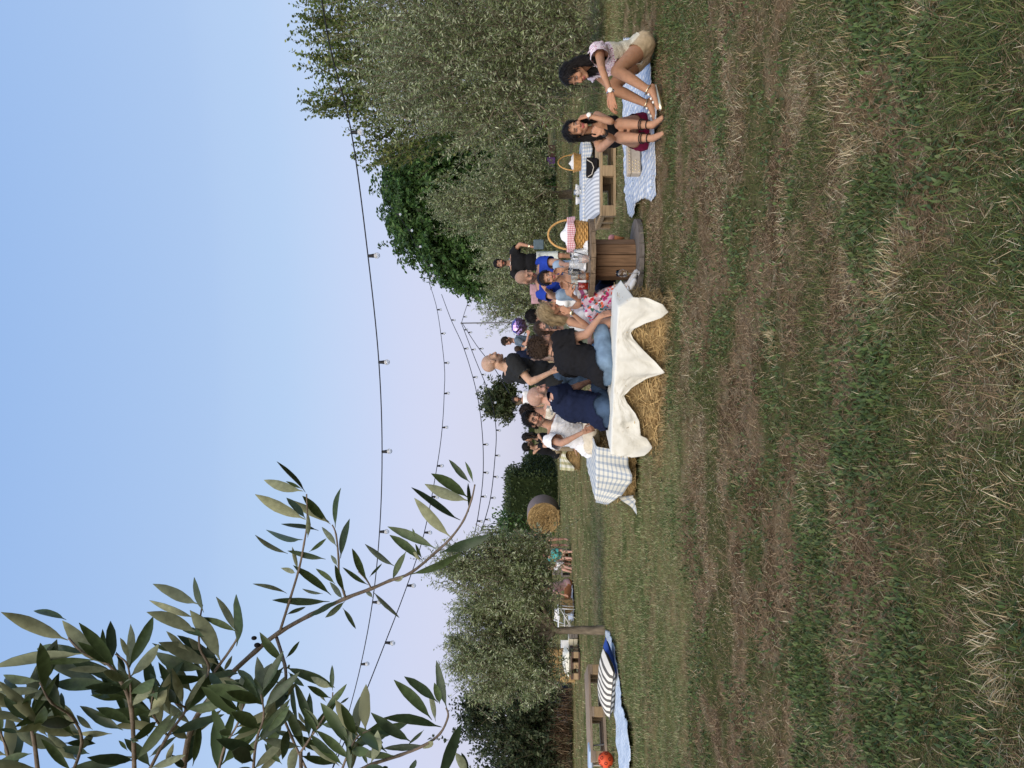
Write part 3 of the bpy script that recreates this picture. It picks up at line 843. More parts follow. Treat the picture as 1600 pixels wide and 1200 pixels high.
# local frame of the bench: s along the front edge from the right end, w backwards
def bench(s, w, z): return BA + BX * s + BYv * w + Vector((0, 0, z))
half = BLEN / 2 - 0.004
straw_bale('right hand straw bale of the seat under the white cloth', bench(half, 0, 0), -BX, half, BW, BH, 2600)
straw_bale('left hand straw bale of the seat under the white cloth', bench(BLEN, 0, 0), -BX, half, BW, BH, 2600)
PB = Vector((-1.235, 8.28, 0)); PX = Vector((0.20, 1.0, 0)).normalized(); PYr = Vector((PX.y, -PX.x, 0))
straw_bale('straw bale with its end showing under the blue and yellow plaid cloth', PB + PYr * 0.5, PX, 1.15, 0.5, 0.40, 2200)
q = gnd(907, 733); straw_bale('straw bale under the yellow checked cloth where the couple embraces', (q.x, q.y), (1, 0.1), 1.0, 0.5, 0.42, 700, strand=0.14)
q = gnd(899, 1067); straw_bale('lower bale of the straw stack beyond the forked olive', (q.x, q.y), (1, 0.05), 0.82, 0.45, 0.40, 600, strand=0.14)
o = straw_bale('upper bale of the straw stack beyond the forked olive', (q.x + 0.02, q.y + 0.02), (1, 0.03), 0.80, 0.42, 0.36, 500, strand=0.14); o.location.z = 0.405
q = gnd(897, 959); o = straw_bale('small straw bale beside the white garden table', (q.x, q.y), (1, 0.1), 0.34, 0.30, 0.34, 200, strand=0.1)

# the big round bale
def round_bale():
    c = at(851, 803, 28.5); r = 0.60
    o = thing('round_straw_bale', 'big round straw bale with a mauve net wrap in front of the hedge', 'round bale', (c.x, c.y, 0), R(-99))
    Mx = Matrix.Translation((0, 0, r)) @ Matrix.Rotation(R(90), 4, 'Y')
    b = MB(); b.lathe([(r * .985, -.5), (r, -.44), (r * 1.01, 0), (r, .44), (r * .985, .5)], 40, 0, Mx); me = b.mesh('net_wrap', [mat('mauve_net', (0.25, 0.19, 0.17), rough=0.8, var=0.3, scale=14, bump=0.4, stretch=(8, 1, 1))])
    child('net_wrap', me, o)
    nrb = 900; a_ = RNG.random(nrb) * 6.283; rr_ = r * .97 * RNG.random(nrb) ** .5; a2 = a_ + .25 + .3 * RNG.standard_normal(nrb); r2 = rr_ + .03 * RNG.standard_normal(nrb)
    A_ = np.stack([.535 + .02 * RNG.random(nrb), rr_ * np.cos(a_), r + rr_ * np.sin(a_)], 1); B_ = np.stack([.55 + .04 * RNG.random(nrb), r2 * np.cos(a2), r + r2 * np.sin(a2)], 1); B_ = A_ + unit(B_ - A_) * (.08 + .2 * RNG.random((nrb, 1)))
    W_ = np.array([0, .004, .006]); Vs = np.stack([A_ - W_, A_ + W_, B_ + W_, B_ - W_], 1).reshape(-1, 3); Cs = np.repeat((np.array([.42, .29, .13]) * (.4 + .95 * RNG.random((nrb, 1))))[:, None, :], 4, 1).reshape(-1, 3)
    child('loose_straw', np_mesh('loose_straw', Vs, np.arange(4 * nrb), np.full(nrb, 4), [MSTRAND], col=Cs), o, kind='stuff')
    for sgn in (-1, 1):
        b = MB(); pr = [(max(r * .985 * (1 - i / 14), 0.001), sgn * (.5 + 0.012 * math.sin(i * 1.9) + 0.03 * (i / 14))) for i in range(15)]
        b.lathe(pr, 40, 0, Mx); child('straw_face', b.mesh('straw_face', [MSTRAWBALE]), o)
    return o
round_bale()

# ------------------------------------------------------------------ white cloth over the bench bales
HEM = [(1008, 463), (1030, 470), (1043, 482), (1031, 490), (1008, 499), (991, 510), (985, 519), (989, 528), (1008, 546), (1037, 573), (1021, 584), (1001, 595), (985, 604), (974, 615),
       (979, 626), (991, 640), (998, 655), (1000, 676), (1009, 681), (1018, 694), (1004, 703), (985, 708)]
def hem_sz(x, y):
    r = ray(x, y); n = -BYv
    t = (BA + n * 0.02 - Vector((0, 0, CAM_H))).dot(n) / r.dot(n)
    p = Vector((0, 0, CAM_H)) + r * t
    return (p - BA).dot(BX), p.z
hs = [hem_sz(*p) for p in HEM]
hs = sorted(hs)
HS, HZ = [a for a, _ in hs], [max(0.015, b) for _, b in hs]
S0, S1 = HS[0], HS[-1]
NTOP = 16; NH = 46
def cloth_fn(u, v):
    s = S0 + (S1 - S0) * u
    zt = BH + 0.034
    zb = min(float(np.interp(s, HS, HZ)), zt - 0.03)
    over = max(0, -s)                                   # the end that hangs past the right-hand bale
    nt = NTOP / (NTOP + NH)
    if v <= nt:
        w = BW * 1.02 * (1 - v / nt)
        z = zt + 0.006 * mnoise.noise(Vector((s * 7, w * 7, 1))) + 0.006 * abs(mnoise.noise(Vector((s * 16, w * 20, 4)))) - over * 1.3 * (0.6 + 0.4 * v / nt)
        for (cs, cw) in SEATS:
            z -= 0.02 * math.exp(-((s - cs) / 0.2) ** 2 - ((w - cw) / 0.2) ** 2)
        return bench(s, w, z)
    t = (v - nt) / (1 - nt)
    drop = zt - zb
    z = zt - over * 1.3 - (drop - over * 1.0) * t
    fold = (math.sin(s * 15 + 0.8 + 2 * mnoise.noise(Vector((s * 2, 0, 5)))) * 0.45 + math.sin(s * 31 + 2 + 1.5 * t) * 0.35 + mnoise.noise(Vector((s * 6, t * 2, 3))) * 0.8)
    out = 0.040 + min(1, t * 3) * 0.012 + t * drop * (0.10 + 0.20 * fold) + 0.007 * mnoise.noise(Vector((s * 22, t * 5, 7))) + 0.004 * abs(mnoise.noise(Vector((s * 34 + t * 9, t * 16 - s * 12, 2))))
    return bench(s, -max(out, 0.03), max(z, 0.01))
SEATS = []
def build_cloth():
    me = grid_mesh('white_cloth', cloth_fn, 220, NTOP + NH, S1 - S0, 1.0, [MCLOTHW])
    o = child('white_cloth', me, None)
    # its origin goes to the cloth itself
    c = bench(BLEN / 2, 0.1, BH); me.transform(Matrix.Translation(-c)); o.location = c
    tag(o, 'creamy white cloth with pointed hanging corners draped over the front straw seat', 'cloth')
    return solid(o, 0.0025)
build_cloth()

nl = 2600; sl_ = RNG.random(nl) * (BLEN + .3) - .15; wl_ = -np.abs(RNG.standard_normal(nl)) * .13 - .01
Pl = np.array(BA)[None, :] + np.array(BX)[None, :] * sl_[:, None] + np.array(BYv)[None, :] * wl_[:, None]; Pl[:, 2] = relief(Pl[:, 0], Pl[:, 1]) + .004 + .02 * RNG.random(nl) * np.exp(wl_ * 8)
V_, F_, C_ = blades(Pl, RNG.random(nl) * 6.28, .03 + .09 * RNG.random(nl), .0022 + .002 * RNG.random(nl), np.clip(.85 + .15 * RNG.standard_normal(nl), .2, 1.05), .3 * RNG.standard_normal(nl), pal([(.40, .28, .13), (.30, .2, .09), (.48, .37, .2)], nl, .3), 1, .9)
tag(child('fallen_straw', np_mesh('fallen_straw', V_, F_.ravel(), np.full(len(F_), 3), [MSTRAND], col=C_), None), 'loose straw fallen along the foot of the front straw seat', None, None, 'stuff')
# plaid cloth over the end-on bale
def plaid_fn(u, v):
    # u across the bale end from left to right, v from far to the front hem
    wv = 0.62; nt = 0.62
    a = u * wv - 0.03
    Ltop = 1.2
    H_ = 0.40
    if v <= nt:
        b = Ltop * (1 - v / nt); z = H_ + 0.036 + 0.008 * mnoise.noise(Vector((a * 8, b * 6, 0)))
        if a < 0.0: z -= 0.10 * (-a / 0.03)
        return PB + PYr * a + PX * b + Vector((0, 0, z))
    t = (v - nt) / (1 - nt)
    drop = float(np.interp(u, [0, 0.12, 0.3, 0.45, 0.62, 0.75, 1], [0.13, 0.20, 0.30, 0.37, 0.36, 0.33, 0.33]))
    fold = 0.5 + 0.5 * math.sin(a * 22)
    out = 0.02 + t * drop * (0.10 + 0.30 * fold) + t * 0.05 * (u > 0.2)
    return PB + PYr * (a - 0.02 * t) - PX * out + Vector((0, 0, max(0.02, H_ + 0.036 - drop * t)))
o = child('plaid_cloth', grid_mesh('plaid_cloth', plaid_fn, 40, 44, 0.66, 1.65, [MPLAID]), None)
tag(o, 'blue and yellow plaid cloth over the end of the left straw bale', 'cloth'); solid(o)
c0 = PB.copy(); o.data.transform(Matrix.Translation(-c0)); o.location = c0
e = [at(966, 776, 8.28), at(990, 774, 8.20), at(994, 790, 8.12), at(1001, 807, 8.05)]
def tail_fn(u, v):
    p = e[0].lerp(e[3], u) if v < 0.5 else e[1].lerp(e[2].lerp(e[3], u), u)
    p = (e[0] * (1 - u) + e[3] * u) * (1 - v) + (e[1] * (1 - u) + e[2] * u) * v
    p = p + Vector((0, 0, 0.012 * math.sin(u * 9)))
    p.z = max(p.z, 0.02); return p - c0
child('hanging_corner', grid_mesh('hanging_corner', tail_fn, 10, 4, 0.4, 0.12, [MPLAID]), o)
# yellow check under the couple
q = gnd(907, 733)
def ych(u, v):
    if v < 0.6: return Vector((u * 0.86 - 0.02, 0.5 * (1 - v / 0.6), 0.436))
    t = (v - 0.6) / 0.4
    return Vector((u * 0.86 - 0.02 - 0.03 * t, -0.02 - 0.05 * t * (1 + math.sin(u * 20)), 0.436 - (0.20 + 0.10 * math.sin(u * 9 + 1)) * t))
o = child('checked_cloth', grid_mesh('checked_cloth', ych, 24, 20, 0.9, 0.85, [MYCHECK]), None); o.location = (q.x, q.y, 0); o.rotation_euler.z = 0.1
tag(o, 'pale yellow checked cloth on the far bale where the couple embraces', 'cloth'); solid(o)

# ------------------------------------------------------------------ cable spool table
def spool():
    c = Vector((1.30, 8.08, 0)); Rf, Rd, H, T = 0.42, 0.21, 0.53, 0.05
    o = thing('cable_spool_table', 'low brown wooden cable spool used as a table for the picnic', 'table', c, R(14))
    for z0, mt in ((0.0, MWOODGREY), (H - T, MWOODTOP)):
        for i in range(6):
            x0, x1 = -Rf + i * 2 * Rf / 6 + 0.003, -Rf + (i + 1) * 2 * Rf / 6 - 0.003
            xs = np.linspace(x0, x1, 11)
            top = [(x, math.sqrt(max(0.0004, Rf * Rf - x * x))) for x in xs]
            ol = top + [(x, -y) for x, y in reversed(top)]
            dz = random.uniform(-.003, .003)
            b = MB(); n = len(ol)
            b.add([(x, y, z0 + .002 * (i % 2)) for x, y in ol] + [(x, y, z0 + T + dz) for x, y in ol],
                  [list(reversed(range(n))), list(range(n, 2 * n))] + [(k, (k + 1) % n, n + (k + 1) % n, n + k) for k in range(n)])
            child('flange_plank', b.mesh('flange_plank', [mt]), o)
    ns = 11
    for i in range(ns):
        a0, a1 = 2 * math.pi * i / ns, 2 * math.pi * (i + 1) / ns
        a0 += 0.022; a1 -= 0.022; rr = Rd + random.uniform(-.004, .004)
        vv = []
        for r_ in (rr - 0.03, rr):
            for a in (a0, a1):
                for z in (T + .004, H - T - .004): vv.append((r_ * math.cos(a), r_ * math.sin(a), z))
        child('stave', MB().add(vv, [(0, 1, 3, 2), (4, 6, 7, 5), (0, 4, 5, 1), (2, 3, 7, 6), (1, 5, 7, 3), (0, 2, 6, 4)]).mesh('stave', [MWOOD]), o)
    child('core', MB().lathe([(Rd - .035, T), (Rd - .035, H - T)], 18).mesh('core', [MBLACK]), o)
    return o
spool()
ZT = 0.537
def on_table(x, y):
    """point on the spool top seen at photo pixel"""
    return gnd(x, y, ZT)

def basket(label, loc, w, d, h, handle, rz=0.0, lining=True, cloth=True, weave=True):
    o = thing('picnic_basket', label, 'basket', loc, rz)
    # woven body: each row of cane its own wave, rows joined in one part
    b = MB(); rows = 11; n = 44
    for j in range(rows):
        z = (j + .5) * h / rows; k_ = 0.80 + 0.2 * (j / rows)
        pts = []
        for i in range(n * 2 + 1):
            a = math.pi * i / n
            wv = 0.006 * math.cos(a * 22 / 2 + math.pi * j)
            pts.append((math.cos(a) * (w / 2 * k_ + wv), math.sin(a) * (d / 2 * k_ + wv), z))
        b.tube(pts, h / rows * 0.56, 5, cap=False)
    b.lathe([(0.01, 0.006), (0.78, 0.006), (0.80, h * .5), (0.97, h * .98)], 30, 0, Matrix.Diagonal((w / 2 - .012, d / 2 - .012, 1, 1)))
    child('woven_body', b.mesh('woven_body', [MCANE]), o)
    for i in range(22):
        a = 2 * math.pi * (i + .5) / 22
        child('stake', MB().tube([(math.cos(a) * w / 2 * .80, math.sin(a) * d / 2 * .80, 0.01), (math.cos(a) * (w / 2 * 1.0), math.sin(a) * (d / 2 * 1.0), h)], 0.005, 5).mesh('stake', [MCANE]), o)
    child('rim', MB().tube([(math.cos(2 * math.pi * i / 30) * w / 2, math.sin(2 * math.pi * i / 30) * d / 2, h) for i in range(31)], 0.010, 6, cap=False).mesh('rim', [MCANE]), o)
    hp = [(math.cos(math.pi * i / 20) * w / 2 * 1.0, 0, h * .9 + math.sin(math.pi * i / 20) * handle) for i in range(21)]
    child('handle', MB().tube(hp, 0.011, 8).mesh('handle', [MCANE]), o)
    if lining:
        def lf(u, v):
            a = 2 * math.pi * u
            wob = 0.006 * math.sin(a * 9)
            if v < 0.4: t = v / 0.4; return Vector((math.cos(a) * w / 2 * (0.93 + 0.1 * t), math.sin(a) * d / 2 * (0.93 + 0.1 * t), h * (0.86 + 0.2 * t)))
            t = (v - 0.4) / 0.6
            return Vector((math.cos(a) * (w / 2 * 1.03 + 0.015 + wob + .012 * t), math.sin(a) * (d / 2 * 1.03 + 0.015 + wob + .012 * t), h * 1.06 - 0.075 * t * (1 + 0.12 * math.sin(a * 7))))
        child('lining', grid_mesh('lining', lf, 64, 10, 0.9, 0.12, [MREDCHECK]), o)
    if cloth:
        def cf(u, v):
            r_ = 0.86 * v; a = 2 * math.pi * u
            p = Vector((math.cos(a) * r_ * w / 2, math.sin(a) * r_ * d / 2, 0))
            p.z = h * 1.0 + 0.05 * (1 - v ** 2) + 0.07 * mnoise.noise(p * 14 + Vector((loc[0], 0, 2))) * (1.2 - v)
            return p
        child('white_cloth', grid_mesh('white_cloth', cf, 30, 12, 0.6, 0.2, [MWHITE]), o)
    return o
p = on_table(918, 366)
basket('wicker basket with red gingham lining and tall handle on the spool table', (1.555, 8.02, ZT), 0.315, 0.24, 0.205, 0.225, R(6))

def glass(name, label, cat, loc, prof, m=MGLASS, fill=None, group=None, straws=0, inner=0.0025):
    """turned vessel with an inner wall; fill = (z0, z1, material)"""
    o = thing(name, label, cat, loc, 0, group)
    pin = [(max(r - inner, 0.0006), z) for r, z in reversed(prof) if z > prof[0][1] + 0.006]
    b = MB().lathe([(0.0006, prof[0][1])] + prof + pin + [(0.0006, pin[-1][1] if pin else 0.01)], 20)
    child('bowl' if 'wine' in name else 'vessel', b.mesh('vessel', [m]), o)
    if fill:
        z0, z1, fm = fill
        rr = lambda z: max(0.001, np.interp(z, [q[1] for q in prof], [q[0] for q in prof]) - inner - 0.0015)
        child('drink', MB().lathe([(0.0006, z0), (rr(z0), z0), (rr((z0 + z1) / 2), (z0 + z1) / 2), (rr(z1), z1), (0.0006, z1)], 18).mesh('drink', [fm]), o)
    for i in range(straws):
        a = 0.7 + i * 2.4
        child('straw', MB().tube([(-0.02 * math.cos(a), -0.01, 0.01), (0.05 * math.cos(a), 0.02 * math.sin(a), prof[-1][1] + 0.10)], 0.0035, 6).mesh('straw', [MBLACKP]), o)
    return o
WINE = [(0.034, 0.0), (0.034, 0.003), (0.006, 0.010), (0.0045, 0.02), (0.0045, 0.095), (0.012, 0.105), (0.034, 0.130), (0.042, 0.155), (0.040, 0.185), (0.032, 0.225)]
JAR = [(0.040, 0.0), (0.042, 0.004), (0.042, 0.11), (0.034, 0.125), (0.034, 0.145)]
CUP = [(0.030, 0.0), (0.033, 0.003), (0.040, 0.12)]
TUMB = [(0.030, 0.0), (0.032, 0.004), (0.036, 0.09)]
q = gnd(999, 427, 0.054)
glass('wine_glass', 'empty stemmed wine glass standing on the foot of the spool', 'wine glass', (q.x, q.y, 0.056), WINE, MGLASS, (0.108, 0.118, MWINE))
gi = [(918, 396, JAR, MGLASS, None, 1, 'drinking_jar', 'glass jar with a black straw next to the gingham basket', 'jar'),
      (921, 405, TUMB, MPLAST, (0.006, 0.055, MORANGE), 0, 'tumbler', 'tumbler half full of orange drink at the middle of the spool table', 'tumbler'),
      (916, 413, JAR, MPLAST, None, 0, 'drinking_jar', 'wide clear jar in the middle of the spool table', 'jar'),
      (914, 424, JAR, MGLASS, None, 0, 'drinking_jar', 'clear jar in front of the woman with the headband', 'jar'),
      (921, 432, TUMB, MGLASS, (0.006, 0.03, MORANGE), 0, 'tumbler', 'tumbler with a little orange drink left on the spool table', 'tumbler'),
      (912, 440, CUP, MPLAST, (0.006, 0.10, MWINE), 1, 'plastic_cup', 'tall plastic cup of pale yellow drink with a black straw', 'cup'),
      (920, 449, TUMB, MGLASS, (0.006, 0.075, MRED), 1, 'tumbler', 'small tumbler of red drink with a black straw', 'tumbler'),
      (913, 455, CUP, MPLAST, (0.006, 0.11, mat('pale_lemonade', (0.75, 0.66, 0.38), rough=.2, var=.1, trans=.3)), 0, 'plastic_cup', 'plastic cup of cloudy lemonade beside the red drink', 'cup'),
      (909, 401, CUP, MPLAST, None, 0, 'plastic_cup', 'empty plastic cup behind the jar next to the basket', 'cup'),
      (908, 430, CUP, MPLAST, None, 0, 'plastic_cup', 'empty plastic cup behind the jar of the headband woman', 'cup')]
for (x, y, pr, m_, fl, st, nm, lb, ct) in gi:
    p = on_table(x, y)
    v = Vector((p.x - 1.30, p.y - 8.08)); 
    if v.length > 0.37: v = v.normalized() * 0.37
    glass(nm, lb, ct, (1.30 + v.x, 8.08 + v.y, ZT), [(r_ * 1.15, z_ * 1.25) for r_, z_ in pr], m_, tuple(list(np.array(fl[:2]) * 1.25) + [fl[2]]) if fl else None, None, st)
def crumple(name, label, cat, loc, w, d, h, m, seed=0, n=16, rz=0):
    def fn(u, v):
        p = Vector(((u - .5) * w, (v - .5) * d, 0))
        e_ = min(1, 4 * min(u, 1 - u, v, 1 - v))
        p.z = 0.006 + h * (0.35 + 0.65 * abs(mnoise.noise(Vector((u * 3.1 + seed, v * 3.1, seed * 1.7))) * 1.6)) * e_
        p.x += 0.02 * mnoise.noise(Vector((u * 4, v * 4, seed + 5))); p.y += 0.02 * mnoise.noise(Vector((u * 4, v * 4, seed + 9)))
        return p
    o = child(name, grid_mesh(name, fn, n, n, w, d, [m]), None)
    o.location = loc; o.rotation_euler.z = rz
    solid(o, 0.003)
    return tag(o, label, cat)
crumple('napkin', 'crumpled white napkins heaped behind the glasses on the spool table', 'napkin', (1.36, 8.26, ZT), 0.30, 0.22, 0.13, MWHITE, 3)
crumple('napkin', 'white napkin lying at the left edge of the spool table', 'napkin', (1.06, 8.20, ZT), 0.20, 0.18, 0.10, MWHITE, 8)
crumple('napkin', 'small white napkin between the basket and the first jar', 'napkin', (1.42, 7.93, ZT), 0.10, 0.10, 0.05, MWHITE, 12)
# flat white box with a mauve stripe standing on the table edge
p = Vector((0.99, 8.12, ZT))
o = thing('cardboard_box', 'tilted white box with a wide mauve stripe at the left edge of the spool table', 'box', p, R(25))
b = MB(); Mt = Matrix.Rotation(R(-24), 4, 'Y')
b.box((-.055, -.05, .02), (.055, .05, .13), 0, Mt, 0.004); child('carton', b.mesh('carton', [MWHITE]), o)
b = MB(); b.box((-.0565, -.0525, .055), (.0565, .0525, .095), 0, Mt); child('stripe', b.mesh('stripe', [mat('mauve_print', (0.36, 0.10, 0.22), rough=0.7)]), o)
# white bag on the grass left of the spool
def bag_white():
    q_ = gnd(996, 450)
    o = thing('cloth_bag', 'round white cloth bag lying on the grass against the spool', 'bag', (q_.x, q_.y + 0.08, 0), R(20))
    b = MB()
    pr = [(0.002, 0.0), (0.085, 0.005), (0.112, 0.05), (0.115, 0.11), (0.09, 0.175), (0.045, 0.215), (0.02, 0.23), (0.03, 0.255)]
    b.lathe(pr, 26, 0, Matrix.Rotation(R(-14), 4, 'Y') @ Matrix.Diagonal((1, .8, 1, 1)))
    for v in b.v: v += v.normalized() * 0.012 * mnoise.noise(v * 22)
    child('sack', b.mesh('sack', [MWHITE]), o)
    child('cord', MB().tube([(0.0 + .024 * math.cos(t), .02 * math.sin(t), 0.232) for t in np.linspace(0, 6.3, 14)], 0.005, 6).mesh('cord', [MBLACK]), o)
bag_white()
# ice cream cone ornament behind the spool
q = gnd(984, 372)
o = thing('cone_ornament', 'small upside cone ornament with a pink top standing behind the spool', 'ornament', (q.x, q.y, 0))
o['label'] = 'small pink topped orange cone ornament standing in the grass behind the spool'
child('cone', MB().lathe([(0.008, 0.06), (0.02, 0.12), (0.034, 0.19)], 16, 0, None, True, True).mesh('cone', [mat('wafer', (0.42, 0.17, 0.07), rough=.8, var=.3, scale=60)]), o)
child('scoop', MB().ell((0, 0, 0.205), (0.042, 0.042, 0.04)).mesh('scoop', [mat('pink_foam', (0.5, 0.22, 0.22), rough=.7)]), o)
child('stake', MB().tube([(0, 0, -.02), (0, 0, 0.07)], 0.005, 6).mesh('stake', [MPALLET]), o)

# ------------------------------------------------------------------ pallets
def pallet(label, corner, xdir, L, W, h, m, boards=7):
    c = Vector((corner[0], corner[1], 0)); x = Vector((xdir[0], xdir[1], 0)).normalized(); y = Vector((-x.y, x.x, 0))
    o = thing('pallet', label, 'pallet', c + x * L / 2 + y * W / 2, rz_of(xdir))
    t = h * 0.15
    for iy in range(3):
        yy = -W/2 + .05 + iy * (W - .1) / 2
        child('bottom_board', MB().box((-L/2, yy - .05, 0.0), (L/2, yy + .05, t), 0, None, .003).mesh('bottom_board', [m]), o)
        for ix in range(3):
            xx = -L/2 + .07 + ix * (L - .14) / 2
            child('block', MB().box((xx - .07, yy - .048, t), (xx + .07, yy + .048, h - 2 * t), 0, None, .004).mesh('block', [MPALLET]), o)
    for ix in range(3):
        xx = -L/2 + .07 + ix * (L - .14) / 2
        child('stringer_board', MB().box((xx - .07, -W/2, h - 2 * t), (xx + .07, W/2, h - t), 0, None, .003).mesh('stringer_board', [m]), o)
    for i in range(boards):
        yy = -W/2 + .045 + i * (W - .09) / (boards - 1)
        dz = random.uniform(-.002, .002)
        child('deck_board', MB().box((-L/2, yy - .043, h - t + dz), (L/2, yy + .043, h + dz), 0, None, .003).mesh('deck_board', [m]), o)
    return o
q = gnd(963, 337)
PAL1 = Vector((q.x, q.y, 0))
pallet('pale wooden pallet with a striped cushion and black bag on it', (q.x, q.y), (1, 0.03), 1.2, 0.8, 0.205, MPALLET)
def cushion(name, label, loc, w, d, t, m, rz=0.0, tilt=(0, 0), cat='cushion', stripes=None, round_=3.2):
    o = thing(name, label, cat, loc, rz)
    def fn(u, v, top=1):
        x, y = (u - .5) * 2, (v - .5) * 2
        e_ = max(0.0, 1 - abs(x) ** round_) ** .5 * max(0.0, 1 - abs(y) ** round_) ** .5
        pin = 1 - 0.06 * (1 - abs(y) ** 2) * abs(x) ** 4
        return Vector((x * w / 2 * (1 - .05 * (1 - abs(x)) * y * y), y * d / 2 * pin, top * t / 2 * e_ * (1 + .12 * mnoise.noise(Vector((x * 2, y * 2, loc[0]))))))
    Mt = Matrix.Rotation(tilt[0], 4, 'X') @ Matrix.Rotation(tilt[1], 4, 'Y')
    for nm, s in (('top_cover', 1), ('underside', -1)):
        me = grid_mesh(nm, lambda u, v: Mt @ fn(u if s > 0 else 1 - u, v, s), 20, 16, w, d, [m]); child(nm, me, o)
    child('piping', MB().tube([Mt @ fn(*q_) for q_ in [(i / 10, 0) for i in range(10)] + [(1, i / 10) for i in range(10)] + [(1 - i / 10, 1) for i in range(10)] + [(0, 1 - i / 10) for i in range(11)]], 0.006, 5, cap=False).mesh('piping', [m]), o)
    box_uv(o.children[2].data)
    return o
cushion('seat_cushion', 'flat grey and white striped cushion on the pale pallet', (PAL1.x + .34, PAL1.y + .36, 0.275), 0.62, 0.56, 0.13, MGREYSTR, R(3), (R(13), 0))
# black handbag
o = thing('handbag', 'soft black handbag with a pale strap on the pale pallet', 'bag', (PAL1.x + .70, PAL1.y + .26, 0.205), R(-10))
b = MB().box((-.13, -.06, 0), (.13, .06, .17), 0, None, .03); child('pouch', b.mesh('pouch', [MBLACK]), o)
child('flap', MB().box((-.132, -.066, .09), (.132, -.055, .172), 0, None, .004).mesh('flap', [MBLACK]), o)
child('strap', MB().tube([(-.12, -.07, .15), (-.09, -.078, .10), (0, -.08, .075), (.06, -.078, .10), (.10, -.07, .165)], 0.006, 6).mesh('strap', [mat('pale_strap', (.55, .5, .42))]), o)
# second low table behind, under blue gingham, with a basket and bowls
q2 = gnd(936, 352)
pallet('half hidden pallet under blue gingham behind the pale pallet', (q2.x, q2.y), (1, 0.02), 1.5, 0.7, 0.26, MPALLETG)
def g2(u, v):
    if v < 0.7: return Vector((u * 1.5, 0.68 * (1 - v / .7), 0.272 + .006 * mnoise.noise(Vector((u * 9, v * 9, 0)))))
    t = (v - .7) / .3
    return Vector((u * 1.5, -0.02 - .03 * t * (1 + math.sin(u * 40)), 0.272 - (0.13 + .03 * math.sin(u * 17)) * t))
o = child('gingham_cloth', grid_mesh('gingham_cloth', g2, 60, 24, 1.5, 0.85, [MGINGHAM]), None); o.location = (q2.x - .02, q2.y, 0)
tag(o, 'blue gingham cloth over the low table behind the pale pallet', 'cloth'); solid(o)
basket('plain wicker basket with thin handle behind the woman in black', (q2.x + 1.12, q2.y + .32, 0.276), 0.36, 0.27, 0.12, 0.27, R(30), lining=False)
for i, (dx, dy, nm, lb) in enumerate(((0.62, .25, 'bowl', 'white bowl nearest the black handbag on the gingham low table'), (0.50, .40, 'bowl', 'white bowl behind the others on the gingham low table'), (0.72, .45, 'bowl', 'small white bowl beside the plain wicker basket'))):
    o = thing(nm, lb, 'bowl', (q2.x + dx, q2.y + dy, 0.278))
    child('dish', MB().lathe([(0.001, 0), (0.035, 0.0), (0.065, 0.05), (0.07, 0.075), (0.066, 0.075), (0.055, 0.04), (0.001, 0.012)], 18).mesh('dish', [MWHITE]), o)
q = Vector((q2.x + .58, q2.y + .16, .278)); glass('tumbler', 'clear tumbler standing among the white bowls', 'tumbler', q, [(r_ * 1.2, z_ * 1.4) for r_, z_ in TUMB])

# ------------------------------------------------------------------ blankets on the grass
def in_poly(px, py, poly):
    r_ = False; n = len(poly); j = n - 1
    for i in range(n):
        xi, yi = poly[i]; xj, yj = poly[j]
        if (yi > py) != (yj > py) and px < (xj - xi) * (py - yi) / (yj - yi) + xi: r_ = not r_
        j = i
    return r_
def ground_cloth(name, label, outline, m, step=0.035, rot=0.0, amp=0.03):
    pts = [gnd(x, y) for x, y in outline]
    c = sum(pts, Vector()) / len(pts); c.z = 0
    cr_, sr_ = math.cos(rot), math.sin(rot)
    loc = [((p.x - c.x) * cr_ + (p.y - c.y) * sr_, -(p.x - c.x) * sr_ + (p.y - c.y) * cr_) for p in pts]
    x0, x1 = min(p[0] for p in loc), max(p[0] for p in loc); y0, y1 = min(p[1] for p in loc), max(p[1] for p in loc)
    nu, nv = max(2, int((x1 - x0) / step)), max(2, int((y1 - y0) / step))
    def fn(u, v):
        x, y = x0 + (x1 - x0) * u, y0 + (y1 - y0) * v
        w = mnoise.noise(Vector((x * 4.5, y * 4.5, 1.3))) + 0.6 * mnoise.noise(Vector((x * 11, y * 9, 4)))
        return Vector((x, y, 0.022 + amp * max(-0.3, w)))
    keep = lambda u, v: in_poly(x0 + (x1 - x0) * u, y0 + (y1 - y0) * v, loc)
    o = child(name, grid_mesh(name, fn, nu, nv, x1 - x0, y1 - y0, [m], keep), None)
    o.location = c; o.rotation_euler.z = rot
    solid(o, 0.005)
    return tag(o, label, 'blanket')
ground_cloth('picnic_blanket', 'rumpled blue gingham blanket under the two seated women',
             [(978, 60), (976, 170), (979, 300), (983, 334), (991, 340), (999, 316), (1010, 308), (1020, 314), (1028, 303), (1027, 270), (1025, 215), (1033, 190), (1029, 165), (1020, 140), (1022, 100), (1016, 80), (1003, 60)],
             MGINGHAM, 0.018, R(8))
ground_cloth('picnic_blanket', 'long pale blue blanket spread on the left lawn near the ball',
             [(947, 984), (950, 1005), (955, 1040), (960, 1090), (964, 1130), (968, 1170), (970, 1230), (988, 1230), (987, 1175), (986, 1140), (976, 1105), (969, 1060), (962, 1012), (954, 988)],
             check_mat('pale_blue_weave', (0.62, 0.67, 0.72), (0.72, 0.80, 0.90), (0.74, 0.80, 0.90), 0.04, 0.5, 0.8), 0.024, R(-30))
